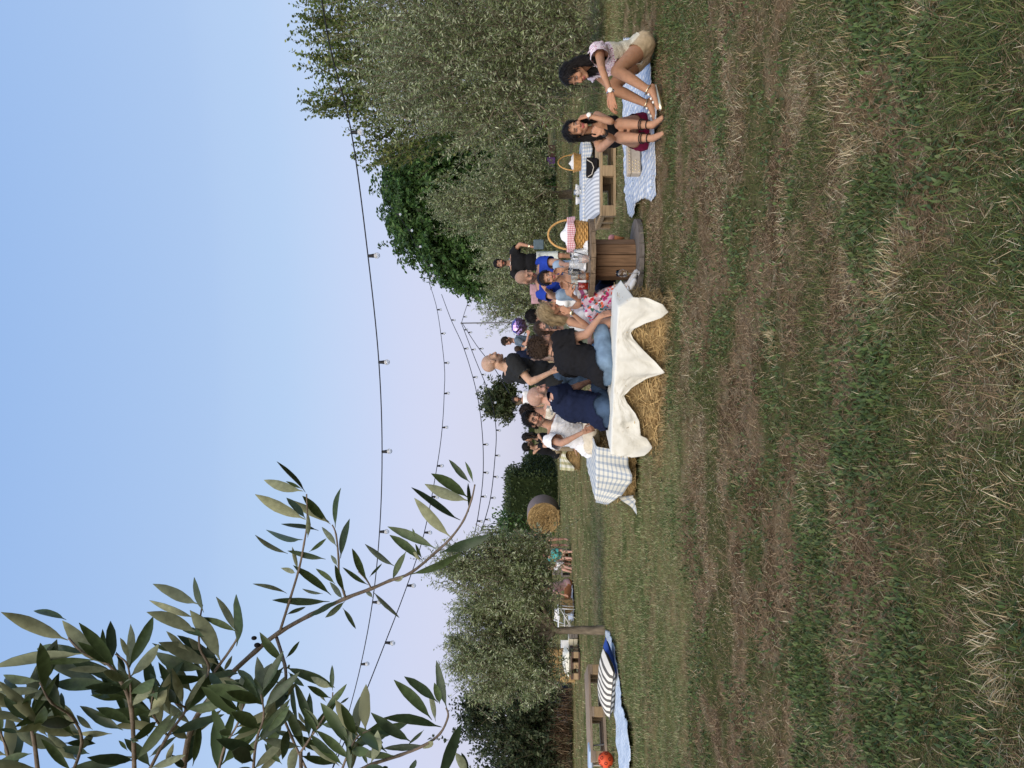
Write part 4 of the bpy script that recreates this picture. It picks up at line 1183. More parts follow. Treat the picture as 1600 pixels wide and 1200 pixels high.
# studded box purse on the blanket
q = gnd(1007, 268)
o = thing('box_purse', 'stiff beige box purse with gold studs on the gingham blanket', 'purse', (q.x + .14, q.y + .10, 0.03), R(8))
MPURSE = mat('beige_leather', (0.50, 0.43, 0.34), rough=0.55, var=0.12, scale=30)
MGOLD = mat('gold_stud', (0.85, 0.70, 0.40), rough=0.25, var=0, metal=1.0)
child('case', MB().box((-.155, -.05, 0), (.155, .05, .135), 0, None, .008).mesh('case', [MPURSE]), o)
child('lid_line', MB().box((-.157, -.052, .095), (.157, .052, .099), 0).mesh('lid_line', [mat('purse_seam', (.15, .12, .09))]), o)
b = MB()
for i in range(9):
    for j in range(4):
        if (i < 4) or (j == 3): b.ell((-.135 + i * .033 + .016 * (j % 2), -.051, .018 + j * .031), (.007, .004, .007), None, 8)
child('studs', b.mesh('studs', [MGOLD]), o, kind='stuff')

# ------------------------------------------------------------------ left lawn: pallet, cushions, ball
qa, qb = gnd(943, 1044), gnd(950, 1190)
pallet('long weathered pallet seat behind the striped cushion on the left', (qb.x, qb.y), (qa - qb), 1.35, 0.8, 0.24, MPALLETG)
q = gnd(967, 1060)
p = gnd(962, 1042); cushion('floor_cushion', 'flat royal blue cushion on the pale blue blanket', (p.x - .05, p.y + .02, 0.085), 0.62, 0.55, 0.13, mat('royal_blue', (0.035, 0.085, 0.33), rough=.85, var=.1), R(-32), (R(8), 0))
p = gnd(968, 1088); cushion('striped_cushion', 'large dark and cream striped cushion leaning at the left pallet', (p.x + .02, p.y + .34, 0.13), 0.92, 0.40, 0.17, MBWSTR, R(-30), (R(14), 0))
p = at(946, 1187, 10.45)
o = thing('ball', 'orange ball with small dark rings lying by the left pallet', 'ball', (p.x, p.y, 0))
rb = 0.105
child('shell', MB().ell((0, 0, rb), (rb, rb, rb), None, 28).mesh('shell', [mat('orange_ball', (0.72, 0.10, 0.035), rough=.45, var=.06)]), o)
for (az, el) in ((-90, 5), (-50, 35), (-128, 38), (-60, -25), (-120, -22), (-90, 62), (-20, 0), (-160, 3), (0, 45), (60, 20), (120, 10)):
    d_ = Vector((math.cos(R(az)) * math.cos(R(el)), math.sin(R(az)) * math.cos(R(el)), math.sin(R(el))))
    a_ = d_.orthogonal().normalized(); b_ = d_.cross(a_)
    pts = [Vector((0, 0, rb)) + (d_ * math.cos(.17) + (a_ * math.cos(t) + b_ * math.sin(t)) * math.sin(.17)) * (rb + .0005) for t in np.linspace(0, 2 * math.pi, 13)]
    child('ring', MB().tube(pts, .0045, 5, cap=False).mesh('ring', [mat('ring_print', (.08, .015, .012), rough=.5, var=0)]), o)
p = gnd(950, 1203)
o = thing('folding_stool', 'low stool with a pale blue seat cut off by the left edge', 'stool', (p.x, p.y + .3, 0))
child('seat', MB().box((-.18, -.16, .2), (.2, .16, .26), 0, None, .02).mesh('seat', [mat('pale_blue_cloth', (.42, .52, .66), rough=.9)]), o)
for sx in (-.15, .17):
    for sy in (-.13, .13): child('leg', MB().tube([(sx, sy, 0), (sx * .9, sy * .9, .2)], .012, 6).mesh('leg', [MMETALW]), o)

# ------------------------------------------------------------------ things further back on the left
def boards(name, label, cat, loc, rz, parts):
    """parts: (name, lo, hi, material)"""
    o = thing(name, label, cat, loc, rz)
    for nm, lo, hi, m in parts: child(nm, MB().box(lo, hi, 0, None, min(.006, min(hi[i] - lo[i] for i in range(3)) * .3)).mesh(nm, [m]), o)
    return o
q = gnd(904, 1031)
boards('low_bench', 'cream low bench of two boards beyond the forked olive trunk', 'bench', (q.x, q.y, 0), 0, [
    ('front_board', (0, 0, .02), (.48, .03, .105), MCREAM), ('front_board', (0, 0, .115), (.48, .03, .20), MCREAM), ('seat', (-.01, -.005, .203), (.49, .35, .225), MCREAM),
    ('leg', (.01, .035, 0), (.06, .3, .2), MCREAM), ('leg', (.42, .035, 0), (.47, .3, .2), MCREAM)])
boards('grey_crate', 'small grey slatted crate at the end of the cream bench', 'crate', (q.x + .50, q.y - .02, 0), 0, [
    ('slat', (0, 0, .02), (.17, .02, .08), MWOODGREY), ('slat', (0, 0, .085), (.17, .02, .145), MWOODGREY), ('slat', (0, 0, .15), (.17, .02, .21), MWOODGREY), ('side', (0.003, .022, 0.01), (.167, .22, .205), MWOODGREY)])
boards('paper_box', 'white cardboard box sitting on the cream bench', 'box', (q.x + .24, q.y + .1, .226), R(20), [('carton', (0, 0, 0), (.17, .14, .15), MWHITE), ('lid', (-.004, -.004, .152), (.174, .144, .17), MWHITE)])
boards('wooden_box', 'small honey coloured wooden box on the cream bench', 'box', (q.x + .04, q.y + .06, .226), R(8), [('case', (0, 0, 0), (.13, .11, .09), mat('honey_wood', (.45, .24, .08), var=.2)), ('lid', (-.003, -.003, .092), (.133, .113, .105), mat('honey_wood', (.45, .24, .08)))])
q = gnd(906, 1062)
pallet('dark low pallet carrying a white seat cushion far left', (q.x, q.y), (1, 0), 0.62, 0.5, 0.20, mat('dark_pallet', (0.10, 0.065, 0.05), var=.3))
cushion('seat_cushion', 'off white oval seat cushion on the dark far pallet', (q.x + .33, q.y + .22, .28), 0.56, 0.42, 0.17, mat('off_white', (.68, .66, .56), rough=.9), 0, (R(10), 0))
boards('wooden_post', 'pinkish wooden post standing beside the straw stack', 'post', (gnd(896, 1014).x, gnd(896, 1014).y, 0), 0, [('shaft', (0, 0, 0), (.07, .07, .58), mat('pinkish_wood', (.34, .22, .18), var=.25)), ('cap', (-.008, -.008, .582), (.078, .078, .60), mat('pinkish_wood', (.34, .22, .18)))])
def garden_table():
    q_ = gnd(899, 985)
    o = thing('garden_table', 'white metal garden table beyond the forked olive', 'table', (q_.x, q_.y, 0), R(5))
    child('tabletop', MB().box((-.02, 0, .40), (.55, .4, .42), 0, None, .004).mesh('tabletop', [MMETALW]), o)
    for x_ in (0.02, .5):
        for y_ in (0.02, .37): child('leg', MB().tube([(x_, y_, 0), (x_ + .02, y_, .4)], .013, 6).mesh('leg', [MMETALW]), o)
    for y_ in (.02, .37): child('brace', MB().tube([(.03, y_, .08), (.5, y_, .36)], .009, 6).mesh('brace', [MMETALW]), o)
garden_table()
def chair_white():
    q_ = gnd(898, 969)
    o = thing('garden_chair', 'white folding garden chair next to the white garden table', 'chair', (q_.x, q_.y + .1, 0), R(-20))
    child('seat', MB().box((-.17, -.17, .24), (.17, .17, .26), 0, None, .004).mesh('seat', [MMETALW]), o)
    child('backrest', MB().box((-.17, .16, .36), (.17, .18, .50), 0, None, .004).mesh('backrest', [MMETALW]), o)
    for sx in (-1, 1):
        child('leg', MB().tube([(sx * .16, -.16, 0), (sx * .16, .17, .52)], .011, 6).mesh('leg', [MMETALW]), o)
        child('leg', MB().tube([(sx * .14, .16, 0), (sx * .14, -.15, .25)], .011, 6).mesh('leg', [MMETALW]), o)
chair_white()
MCONC = mat('concrete', (0.30, 0.30, 0.30), rough=.95, var=.15, scale=5)
q = gnd(889, 1148)
boards('concrete_wall', 'short grey concrete wall behind the trees at far left', 'wall', (q.x, q.y + .8, 0), 0, [('panel', (0, 0, 0), (.74, .1, .66), MCONC), ('panel', (.78, 0, 0), (1.62, .1, .62), MCONC), ('pole', (.73, -.06, 0), (.79, .0, .70), MPALLETG)])
q = gnd(888, 1097)
boards('storage_bin', 'dark blue storage bin in front of the concrete wall', 'bin', (q.x, q.y, 0), 0, [('body', (0, 0, 0), (.42, .35, .22), mat('dark_blue_plastic', (.02, .035, .06), rough=.5)), ('lid', (-.012, -.012, .223), (.432, .362, .25), mat('dark_blue_plastic', (.02, .035, .06)))])
# heap of dry twigs
q = gnd(896, 1160); bt = Batch(); n = 1600
P = np.stack([q.x + RNG.standard_normal(n) * .62, q.y + .5 + RNG.standard_normal(n) * .25, np.zeros(n)], 1)
P[:, 2] = RNG.random(n) * .42 * np.exp(-((P[:, 0] - q.x) / .8) ** 2)
V, F, C = blades(P, RNG.random(n) * 6.28, .25 + .3 * RNG.random(n), .008 + .008 * RNG.random(n), np.clip(.7 + .3 * RNG.standard_normal(n), .1, 1.1), .2 * RNG.standard_normal(n), pal([(.10, .06, .035), (.15, .09, .05), (.07, .042, .028), (.24, .18, .11)], n, .25), 1)
V -= np.array([q.x, q.y, 0]); o = child('brushwood_heap', np_mesh('brushwood_heap', V, F.ravel(), np.full(len(F), 3), [MST], col=C), None); o.location = (q.x, q.y, 0)
tag(o, 'heap of dry brown brushwood at the far left edge of the lawn', 'brushwood', None, 'stuff')
# far right background
q = gnd(853, 262)
pth = MB().box((-4, 0, 0), (6, 1.2, .02)); o = child('path', pth.mesh('path', [mat('pale_gravel', (.42, .42, .36), rough=.95)]), None); o.location = (q.x, q.y, 0.0); o['kind'] = 'structure'; o['label'] = 'pale strip of gravel path beyond the right hand trees'
q = gnd(868, 245)
boards('purple_box', 'small purple topped box under the trees at far right', 'box', (q.x, q.y, .0), 0, [('body', (0, 0, 0), (.5, .35, .30), mat('brown_crate', (.16, .085, .07))), ('lid', (-.46, 0, .02), (-.02, .36, .36), mat('purple_cloth', (.30, .14, .42)))])
q = gnd(862, 190)
o = thing('hanging_chair', 'round black wire chair with a brown cushion under the far right trees', 'chair', (q.x, q.y, 0), R(20))
child('ring', MB().tube([(0.42 * math.cos(t), .05, .55 + .42 * math.sin(t)) for t in np.linspace(0, 6.3, 22)], .022, 6).mesh('ring', [MBLACKP]), o)
child('cushion', MB().ell((0, .08, .32), (.32, .12, .2)).mesh('cushion', [mat('brown_cushion', (.14, .055, .035))]), o)
child('backrest', MB().ell((0, .16, .62), (.33, .08, .3)).mesh('backrest', [MBLACK]), o)
for sx in (-.25, .25): child('leg', MB().tube([(sx, .05, 0), (sx * .8, .05, .2)], .018, 6).mesh('leg', [MBLACKP]), o)

# ------------------------------------------------------------------ light pole, strings of bulbs
MPOLE = mat('grey_pole', (.16, .16, .17), rough=.6)
pt = at(721, 505, 24)
o = thing('light_pole', 'thin grey pole carrying the far light strings beside the sky gap', 'pole', (pt.x, pt.y, 0))
child('shaft', MB().tube([(0, 0, -.05), (.02, 0, pt.z * .5), (0, 0, pt.z)], [.03, .026, .02], 8).mesh('shaft', [MPOLE]), o)
child('cap', MB().lathe([(.001, pt.z + .03), (.03, pt.z + .02), (.03, pt.z - .02)], 8).mesh('cap', [MPOLE]), o)
MSOCK = mat('bulb_socket', (.012, .012, .013), rough=.5, var=0)
MBULB = mat('frosted_bulb', (.93, .94, .96), rough=.12, var=0, trans=.65, spec=.5)
_bm = MB().ell((0, 0, -.085), (.03, .03, .032), None, 14).mesh('bulb', [MBULB])
_sm = MB().lathe([(.001, 0.006), (.015, .004), (.017, -.03), (.02, -.05), (.02, -.06), (.001, -.06)], 10).mesh('socket', [MSOCK])
def light_string(label, ctrl, bulbs, r=.006, bs=1.0):
    """ctrl: (x, y, d) points of the cable; bulbs: photo y of each lamp"""
    P = [at(*c) for c in ctrl]
    ys = [c[1] for c in ctrl]
    def pos(y):
        # smooth curve through the control points
        i = max(0, min(len(ys) - 2, int(np.searchsorted(ys, y)) - 1))
        t = (y - ys[i]) / (ys[i + 1] - ys[i])
        p0, p1, p2, p3 = P[max(i - 1, 0)], P[i], P[i + 1], P[min(i + 2, len(P) - 1)]
        return 0.5 * ((2 * p1) + (p2 - p0) * t + (2 * p0 - 5 * p1 + 4 * p2 - p3) * t * t + (3 * p1 - p0 - 3 * p2 + p3) * t ** 3)
    o = thing('light_string', label, 'light string', P[0], 0, 'festoon light strings over the meadow')
    n = 60
    pts = [pos(ys[0] + (ys[-1] - ys[0]) * i / n) - P[0] for i in range(n + 1)]
    child('cable', MB().tube(pts, r, 6).mesh('cable', [MCABLE]), o)
    for y in bulbs:
        b = child('bulb', _bm, o); b.location = pos(y) - P[0]; b.scale = (bs, bs, bs); b.rotation_euler = (random.uniform(-.12, .12), random.uniform(-.12, .12), 0)
        child('socket', _sm, b)
    return o
S1 = [0.5 * 0 for _ in range(1)]
def d1(k_): return 5.6 * (1 + .0875 * k_)
ctr = [(478, -170, d1(-2)), (513, 60, d1(-.9)), (549, 207, d1(0)), (575, 400, d1(1)), (592, 566, d1(2)), (597, 706, d1(3)), (593, 831, d1(4)), (582, 941, d1(5)), (564, 1038, d1(6)), (543, 1120, d1(7)), (515, 1215, d1(8.2))]
light_string('nearest light string with large bulbs crossing the whole sky', ctr, [207, 400, 566, 706, 831, 941, 1038, 1120], .005, .82)
light_string('second light string sagging from the dark tree to the left', [(670, 440, 18), (683, 484, 16.6), (694, 567, 14.8), (694, 615, 13.9), (691, 668, 12.9), (683, 728, 11.8), (663, 832, 10.2), (636, 915, 9.1), (602, 1004, 8.1), (561, 1107, 7.2), (520, 1200, 6.5)],
             [484, 523, 567, 615, 668, 728, 779, 832, 915, 1004, 1107], .006, .9)
light_string('third light string running lower behind the second', [(690, 460, 24), (705, 500, 22), (725, 545, 20.5), (744, 610, 19), (753, 670, 18), (755, 738, 17), (748, 800, 16), (738, 850, 15.2)], [500, 545, 590, 640, 695, 738, 775, 812], .009, 1.1)
light_string('far light string leaving the pole leftwards', [(721, 505, 24), (742, 560, 22.5), (766, 620, 21.2), (775, 670, 20), (773, 720, 19), (766, 780, 18), (752, 830, 17)], [520, 548, 585, 628, 672, 712, 745, 778, 808], .010, 1.1)
light_string('short light string from the pole to the loose olive tree', [(735, 462, 27), (727, 485, 25.5), (721, 505, 24.02)], [470, 478, 494], .010, 1.1)
light_string('steep light string dropping from the pole past the bald man', [(722, 504.5, 24.05), (745, 540, 22), (772, 575, 20), (796, 615, 18.5)], [522, 545, 562], .010, 1.1)
light_string('light string hidden among the dark tree leaves', [(610, 325, 26), (632, 350, 25.5), (650, 385, 25), (668, 415, 24.4), (672, 445, 24)], [337, 360, 386, 415, 430], .008, 1.5)

# shiny foil balloons
p = at(811, 510, 16)
o = thing('foil_balloon', 'shiny purple holographic foil balloon held up by the man in grey', 'balloon', p)
MFOIL = mat('holographic_foil', (0.30, 0.20, 0.42), rough=.22, var=.8, scale=16, metal=1.0, bump=1.0, bscale=30)
bl = MB().ell((0, 0, 0), (.17, .12, .16), None, 14); bl.sm = [False] * len(bl.sm)
for v in bl.v: v *= 1 + .28 * mnoise.noise(v * 19)
child('envelope', bl.mesh('envelope', [MFOIL]), o)
child('knot', MB().lathe([(.004, -.19), (.02, -.18), (.012, -.16)], 8).mesh('knot', [MFOIL]), o)
child('ribbon', MB().tube([(0, 0, -.18), (.02, 0, -.3), (0.0, 0, -.42)], .003, 5).mesh('ribbon', [MWHITE]), o)

# ================================================================== PEOPLE
MSKIN = mat('skin', attr='col', rough=0.62, var=0.12, scale=24, bump=0.10, bscale=260, spec=0.25, sub=0.12)
def cloth_mat(name, color, var=0.12, bump=0.25, rough=0.9, scale=22, bscale=120):
    return mat(name, color, rough=rough, var=var, scale=scale, bump=bump, bscale=bscale, spec=0.12)
def hair_mat(name, color, rough=0.6):
    return mat(name, color, rough=rough, var=0.45, scale=70, bump=0.9, bscale=90, spec=0.2, stretch=(1.6, 1.6, 0.22))
def floral_mat(name, base, cols, sc=26, thr=0.34, frac=0.62):
    if name in _M: return _M[name]
    m = mat(name, base, rough=0.9, var=0.05, scale=12, bump=0.2, bscale=120, spec=0.12)
    nt = m.node_tree; N, L = nt.nodes, nt.links
    p = N['Principled BSDF']; src = p.inputs['Base Color'].links[0].from_socket
    tco = N.new('ShaderNodeTexCoord'); v = N.new('ShaderNodeTexVoronoi'); v.inputs['Scale'].default_value = sc
    nz = N.new('ShaderNodeTexNoise'); nz.inputs['Scale'].default_value = sc * 1.6; nz.inputs['Detail'].default_value = 3; L.new(tco.outputs['Object'], nz.inputs['Vector'])
    ad = N.new('ShaderNodeVectorMath'); ad.operation = 'MULTIPLY_ADD'; ad.inputs[1].default_value = (1.5 / sc,) * 3
    L.new(nz.outputs['Color'], ad.inputs[0]); L.new(tco.outputs['Object'], ad.inputs[2]); L.new(ad.outputs[0], v.inputs['Vector'])
    lt = N.new('ShaderNodeMath'); lt.operation = 'LESS_THAN'; lt.inputs[1].default_value = thr; L.new(v.outputs['Distance'], lt.inputs[0])
    sp = N.new('ShaderNodeSeparateColor'); L.new(v.outputs['Color'], sp.inputs[0])
    l2 = N.new('ShaderNodeMath'); l2.operation = 'LESS_THAN'; l2.inputs[1].default_value = frac; L.new(sp.outputs[1], l2.inputs[0])
    k = N.new('ShaderNodeMath'); k.operation = 'MULTIPLY'; L.new(lt.outputs[0], k.inputs[0]); L.new(l2.outputs[0], k.inputs[1])
    rp = N.new('ShaderNodeValToRGB'); rp.color_ramp.interpolation = 'CONSTANT'
    while len(rp.color_ramp.elements) < len(cols): rp.color_ramp.elements.new(0.5)
    for i, (e, c) in enumerate(zip(rp.color_ramp.elements, cols)): e.position = i / len(cols); e.color = (*c, 1)
    L.new(sp.outputs[0], rp.inputs[0])
    mx = N.new('ShaderNodeMix'); mx.data_type = 'RGBA'; L.new(k.outputs[0], mx.inputs['Factor']); L.new(src, mx.inputs[6]); L.new(rp.outputs[0], mx.inputs[7])
    L.new(mx.outputs[2], p.inputs['Base Color'])
    return m

def remesh(mb, voxel, it=3, fac=0.5):
    """one closed skin round overlapping volumes -> numpy verts, quads"""
    me = mb.mesh('tmp'); ob = bpy.data.objects.new('tmp', me); COL.objects.link(ob)
    md = ob.modifiers.new('r', 'REMESH'); md.mode = 'VOXEL'; md.voxel_size = voxel; md.adaptivity = 0
    if it:
        sm = ob.modifiers.new('s', 'SMOOTH'); sm.factor = fac; sm.iterations = it
    dg = bpy.context.evaluated_depsgraph_get()
    ev = ob.evaluated_get(dg); m2 = ev.to_mesh()
    n = len(m2.vertices); V = np.empty(n * 3, np.float32); m2.vertices.foreach_get('co', V)
    lt = np.empty(len(m2.polygons), np.int32); m2.polygons.foreach_get('loop_total', lt)
    li = np.empty(len(m2.loops), np.int32); m2.loops.foreach_get('vertex_index', li)
    ev.to_mesh_clear()
    bpy.data.objects.remove(ob); bpy.data.meshes.remove(me)
    return V.reshape(-1, 3).astype(float), li.reshape(-1, 4) if (lt == 4).all() else np.array([li[s:s+4] for s in np.concatenate([[0], np.cumsum(lt)[:-1]])])
def vnormals(V, F):
    n = np.cross(V[F[:, 2]] - V[F[:, 0]], V[F[:, 3]] - V[F[:, 1]])
    N_ = np.zeros_like(V)
    for k_ in range(4): np.add.at(N_, F[:, k_], n)
    return unit(N_)
def n3(P, s, off=0.0):
    return np.array([mnoise.noise(Vector((p[0] * s + off, p[1] * s, p[2] * s))) for p in P])
def compact(V, F, keep):
    F = F[keep]; used = np.unique(F); mp = -np.ones(len(V), int); mp[used] = np.arange(len(used))
    return V[used], mp[F], used

def cap_prim(mb, p0, p1, r0, r1, side=None, sq=1.0, n=12):
    """rounded tapered limb; sq flattens it across `side`"""
    p0, p1 = Vector(p0), Vector(p1)
    ax = p1 - p0; L = ax.length
    if L < 1e-6: ax = Vector((0, 0, 1)); L = 1e-6
    t = ax / L
    a = (Vector(side) - t * Vector(side).dot(t)) if side is not None else t.orthogonal()
    a = a.normalized() if a.length > 1e-6 else t.orthogonal().normalized()
    b = t.cross(a)
    rings = []
    for i in range(1, 5):
        th = math.pi / 2 * i / 4
        rings.append((p0 - t * r0 * math.cos(th), r0 * math.sin(th)))
    for i in range(1, 4): rings.append((p0.lerp(p1, i / 4), r0 + (r1 - r0) * i / 4))
    for i in range(4, 0, -1):
        th = math.pi / 2 * i / 4
        rings.append((p1 + t * r1 * math.cos(th), r1 * math.sin(th)))
    vv, ff = [], []
    for c, r in rings:
        for k_ in range(n):
            an = 2 * math.pi * k_ / n
            vv.append(c + a * (math.cos(an) * r) + b * (math.sin(an) * r * sq))
    m = len(rings)
    for i in range(m - 1):
        for k_ in range(n):
            k2 = (k_ + 1) % n
            ff.append((i*n + k_, i*n + k2, (i+1)*n + k2, (i+1)*n + k_))
    vv += [p0 - t * r0, p1 + t * r1]
    for k_ in range(n):
        k2 = (k_ + 1) % n
        ff.append((m*n, k2, k_)); ff.append((m*n + 1, (m-1)*n + k_, (m-1)*n + k2))
    mb.add(vv, ff, 0, True)

def rot_frame(yaw, pitch, roll):
    """head frame columns: right, forward, up. yaw 0 looks away from the camera, 90 to the right, 180 at the camera"""
    a = R(yaw); f = Vector((math.sin(a), math.cos(a), 0)); r = Vector((math.cos(a), -math.sin(a), 0)); u = Vector((0, 0, 1))
    q = Quaternion(r, R(pitch)); f, u = q @ f, q @ u
    q = Quaternion(f, R(roll)); r, u = q @ r, q @ u
    return r, f, u
LODS = {0: (0.0125, 0.0058, 0.0046), 1: (0.017, 0.0085, 0.008), 2: (0.024, 0.014, 0.013)}

class Person:
    def __init__(s, label, base, P, N, yaw, head, hd=(0, 0, 0), size=1.0, female=False, wd=1.0, belly=0.0, skin=(0.46, 0.27, 0.19), lod=0,
                 armL=None, armR=None, legL=None, legR=None, footL=None, footR=None, curlL=0.5, curlR=0.5, hip_yaw=None,
                 brow=(0.05, 0.03, 0.02), lips=None, beard=None, scalp=None, handL=None, handR=None, bald=False, group=None, hand_on=True):
        s.o = thing('person', label, 'person', Vector((base[0], base[1], 0)), 0, group)
        s.org = Vector((base[0], base[1], 0))
        s.sz, s.lod, s.female, s.skin = size, lod, female, skin
        loc = lambda v: Vector(v) - s.org
        P, N = loc(P), loc(N)
        k = size
        up = (N - P).normalized(); TL = min(max((N - P).length, 0.44 * k), 0.56 * k); N = P + up * TL
        a = R(yaw); f0 = Vector((math.sin(a), math.cos(a), 0)); rt = f0.cross(up).normalized(); fw = up.cross(rt).normalized()
        a2 = R(yaw if hip_yaw is None else hip_yaw); hr = Vector((math.cos(a2), -math.sin(a2), 0))
        s.P, s.N, s.up, s.rt, s.fw, s.TL, s.hr = P, N, up, rt, fw, TL, hr
        s.hx = rot_frame(*hd)
        H = loc(head); dH = (H - N)
        if dH.length > 0.20 * k: H = N + dH.normalized() * 0.20 * k
        if dH.length < 0.135 * k: H = N + dH.normalized() * 0.135 * k
        s.H = H
        sw = (0.155 if female else 0.182) * wd * k
        s.J = {}
        for sd, sg in (('L', -1), ('R', 1)):
            s.J['S' + sd] = P + up * (TL - 0.075 * k) + rt * (sg * sw)
            s.J['H' + sd] = P + hr * (sg * 0.088 * k) - up * 0.03 * k
        def limb(root, spec, l1, l2, pole):
            """spec: (mid, end) points or (end,) with IK"""
            r0 = s.J[root]
            if spec is None: spec = (r0 + s.org - Vector((0, 0, 1)) * (l1 + l2) * .97 + s.fw * 0.03,)
            if len(spec) == 2:
                m, e = loc(spec[0]), loc(spec[1])
                d = m - r0; m = r0 + d.normalized() * min(max(d.length, l1 * .82), l1 * 1.12)
                d = e - m; e = m + d.normalized() * min(max(d.length, l2 * .82), l2 * 1.12)
                return m, e
            e = loc(spec[0]); d = e - r0; L = min(d.length, (l1 + l2) * .995); dn = d.normalized(); e = r0 + dn * L
            x = (l1*l1 - l2*l2 + L*L) / (2*L); h = math.sqrt(max(0, l1*l1 - x*x))
            pl = pole - dn * pole.dot(dn); pl = pl.normalized() if pl.length > 1e-5 else dn.orthogonal()
            return r0 + dn * x + pl * h, e
        fem = 0.93 if female else 1.0
        for sd, sg, am, lg in (('L', -1, armL, legL), ('R', 1, armR, legR)):
            s.J['E' + sd], s.J['W' + sd] = limb('S' + sd, am, 0.285 * k, 0.255 * k, -fw * 0.8 + rt * sg * .5 - up * .3)
            s.J['K' + sd], s.J['A' + sd] = limb('H' + sd, lg, 0.43 * k, 0.41 * k, fw * 1.0 + Vector((0, 0, .3)))
            ft = {'L': footL, 'R': footR}[sd]
            fd = Vector(ft).normalized() if ft is not None else Vector((f0.x, f0.y, -.12)).normalized()
            s.J['T' + sd] = s.J['A' + sd] + fd * 0.165 * k + Vector((0, 0, -0.05 * k))
        vb, vh, vd = LODS[lod]
        s.vb = vb
        # ---- volumes, by region
        pr = []
        def E(tag_, c, r): pr.append((tag_, 'e', c, r))
        def Cc(tag_, p0, p1, r0, r1, side=None, sq=1.0): pr.append((tag_, 'c', p0, p1, r0 * k, r1 * k, side, sq))
        w = wd * (0.93 if female else 1.0)
        E('torso', P + up * .01 * k, (.158 * k * (w if not female else w * 1.08), (.115 + belly * .3) * k, .12 * k))
        E('torso', P + up * .15 * k + fw * belly * .4 * k, (.136 * k * w * (.92 if female else 1) + belly * .2 * k, (.102 + belly) * k, .14 * k))
        E('torso', P + up * (TL - .20 * k), (.160 * k * w, (.112 + belly * .3) * k, .17 * k))
        E('torso', P + up * (TL - .10 * k), (.150 * k * w, .088 * k, .10 * k))
        E('torso', P - fw * .05 * k - up * .03 * k, (.15 * k, .10 * k, .11 * k))
        if female:
            for sg in (-1, 1): E('torso', P + up * (TL - .20 * k) + rt * sg * .068 * k + fw * .085 * k, (.058 * k, .052 * k, .06 * k))
        for sd, sg in (('L', -1), ('R', 1)):
            J = s.J
            Cc('torso', N - up * .03 * k, J['S' + sd] + up * .005 * k, .050 * w, .050 * w)
            m = .86 if female else 1.0
            Cc('ua' + sd, J['S' + sd], J['E' + sd], .054 * m, .040 * m)
            Cc('fa' + sd, J['E' + sd], J['W' + sd], .040 * m, .026 * m)
            q = J['E' + sd].lerp(J['W' + sd], .28); Cc('fa' + sd, J['E' + sd], q, .038 * m, .041 * m)
            th = .092 if female else .088
            Cc('th' + sd, J['H' + sd], J['K' + sd], th, .056)
            q = J['K' + sd].lerp(J['A' + sd], .32)
            bk = (J['H' + sd] - J['K' + sd]).normalized() * .015 * k
            Cc('sh' + sd, J['K' + sd], J['A' + sd], .052, .034); Cc('sh' + sd, J['K' + sd], q + bk, .05, .050); Cc('sh' + sd, q + bk, J['A' + sd], .050, .033)
            hl = J['A' + sd] - (J['T' + sd] - J['A' + sd]).normalized() * .045 * k + Vector((0, 0, -.045 * k))
            Cc('ft' + sd, J['A' + sd], hl, .034, .030)
            Cc('ft' + sd, J['A' + sd] + Vector((0, 0, -.02 * k)), J['T' + sd], .036, .026, s.hr, .8)
            Cc('ft' + sd, hl, J['T' + sd], .028, .028, s.hr, .8)
        Cc('neck', N - up * .05 * k, s.H - s.hx[2] * .06 * k - s.hx[1] * .015 * k, .054 * (.88 if female else 1), .050 * (.88 if female else 1))
        s.pr = pr
        s.seg = {'torso': (P, N, .13 * k), 'neck': (N, s.H, .05 * k)}
        for sd in 'LR':
            J = s.J
            s.seg.update({'ua' + sd: (J['S' + sd], J['E' + sd], .047 * k), 'fa' + sd: (J['E' + sd], J['W' + sd], .035 * k), 'th' + sd: (J['H' + sd], J['K' + sd], .07 * k),
                          'sh' + sd: (J['K' + sd], J['A' + sd], .045 * k), 'ft' + sd: (J['A' + sd], J['T' + sd], .035 * k)})
        # ---- the body: trunk and limbs, head and hands, joined into one mesh
        mb = MB(); s._fill(mb, None, 0.0)
        V1, F1 = remesh(mb, vb, 4)
        c1 = np.tile(np.array(skin), (len(V1), 1))
        V2, F2, c2 = s._head(vh, brow, lips, beard, scalp, bald)
        parts = [(V1, F1, c1), (V2, F2, c2)]
        if hand_on:
            for sd, sg, cu, hs_ in (('L', -1, curlL, handL), ('R', 1, curlR, handR)):
                V3, F3 = s._hand(sd, sg, cu, hs_, vd)
                c3 = np.tile(np.array(skin) * np.array([1.02, .96, .94]), (len(V3), 1)); parts.append((V3, F3, c3))
        off = 0; VV, FF, CC_ = [], [], []
        for V, F, C in parts:
            VV.append(V); FF.append(F + off); CC_.append(C); off += len(V)
        F = np.concatenate(FF)
        child('body', np_mesh('body', np.concatenate(VV), F.ravel(), np.full(len(F), 4), [MSKIN], col=np.concatenate(CC_), smooth=True), s.o)
    def _fill(s, mb, tags, inf, extra=None):
        B = Matrix((s.rt, s.fw, s.up)).transposed()
        for p in s.pr:
            if tags is not None and p[0] not in tags: continue
            g = inf + (extra or {}).get(p[0], 0.0)
            if p[1] == 'e': mb.ell(p[2], tuple(r + g for r in p[3]), B, 16)
            else: cap_prim(mb, p[2], p[3], p[4] + g, p[5] + g, p[6], p[7])
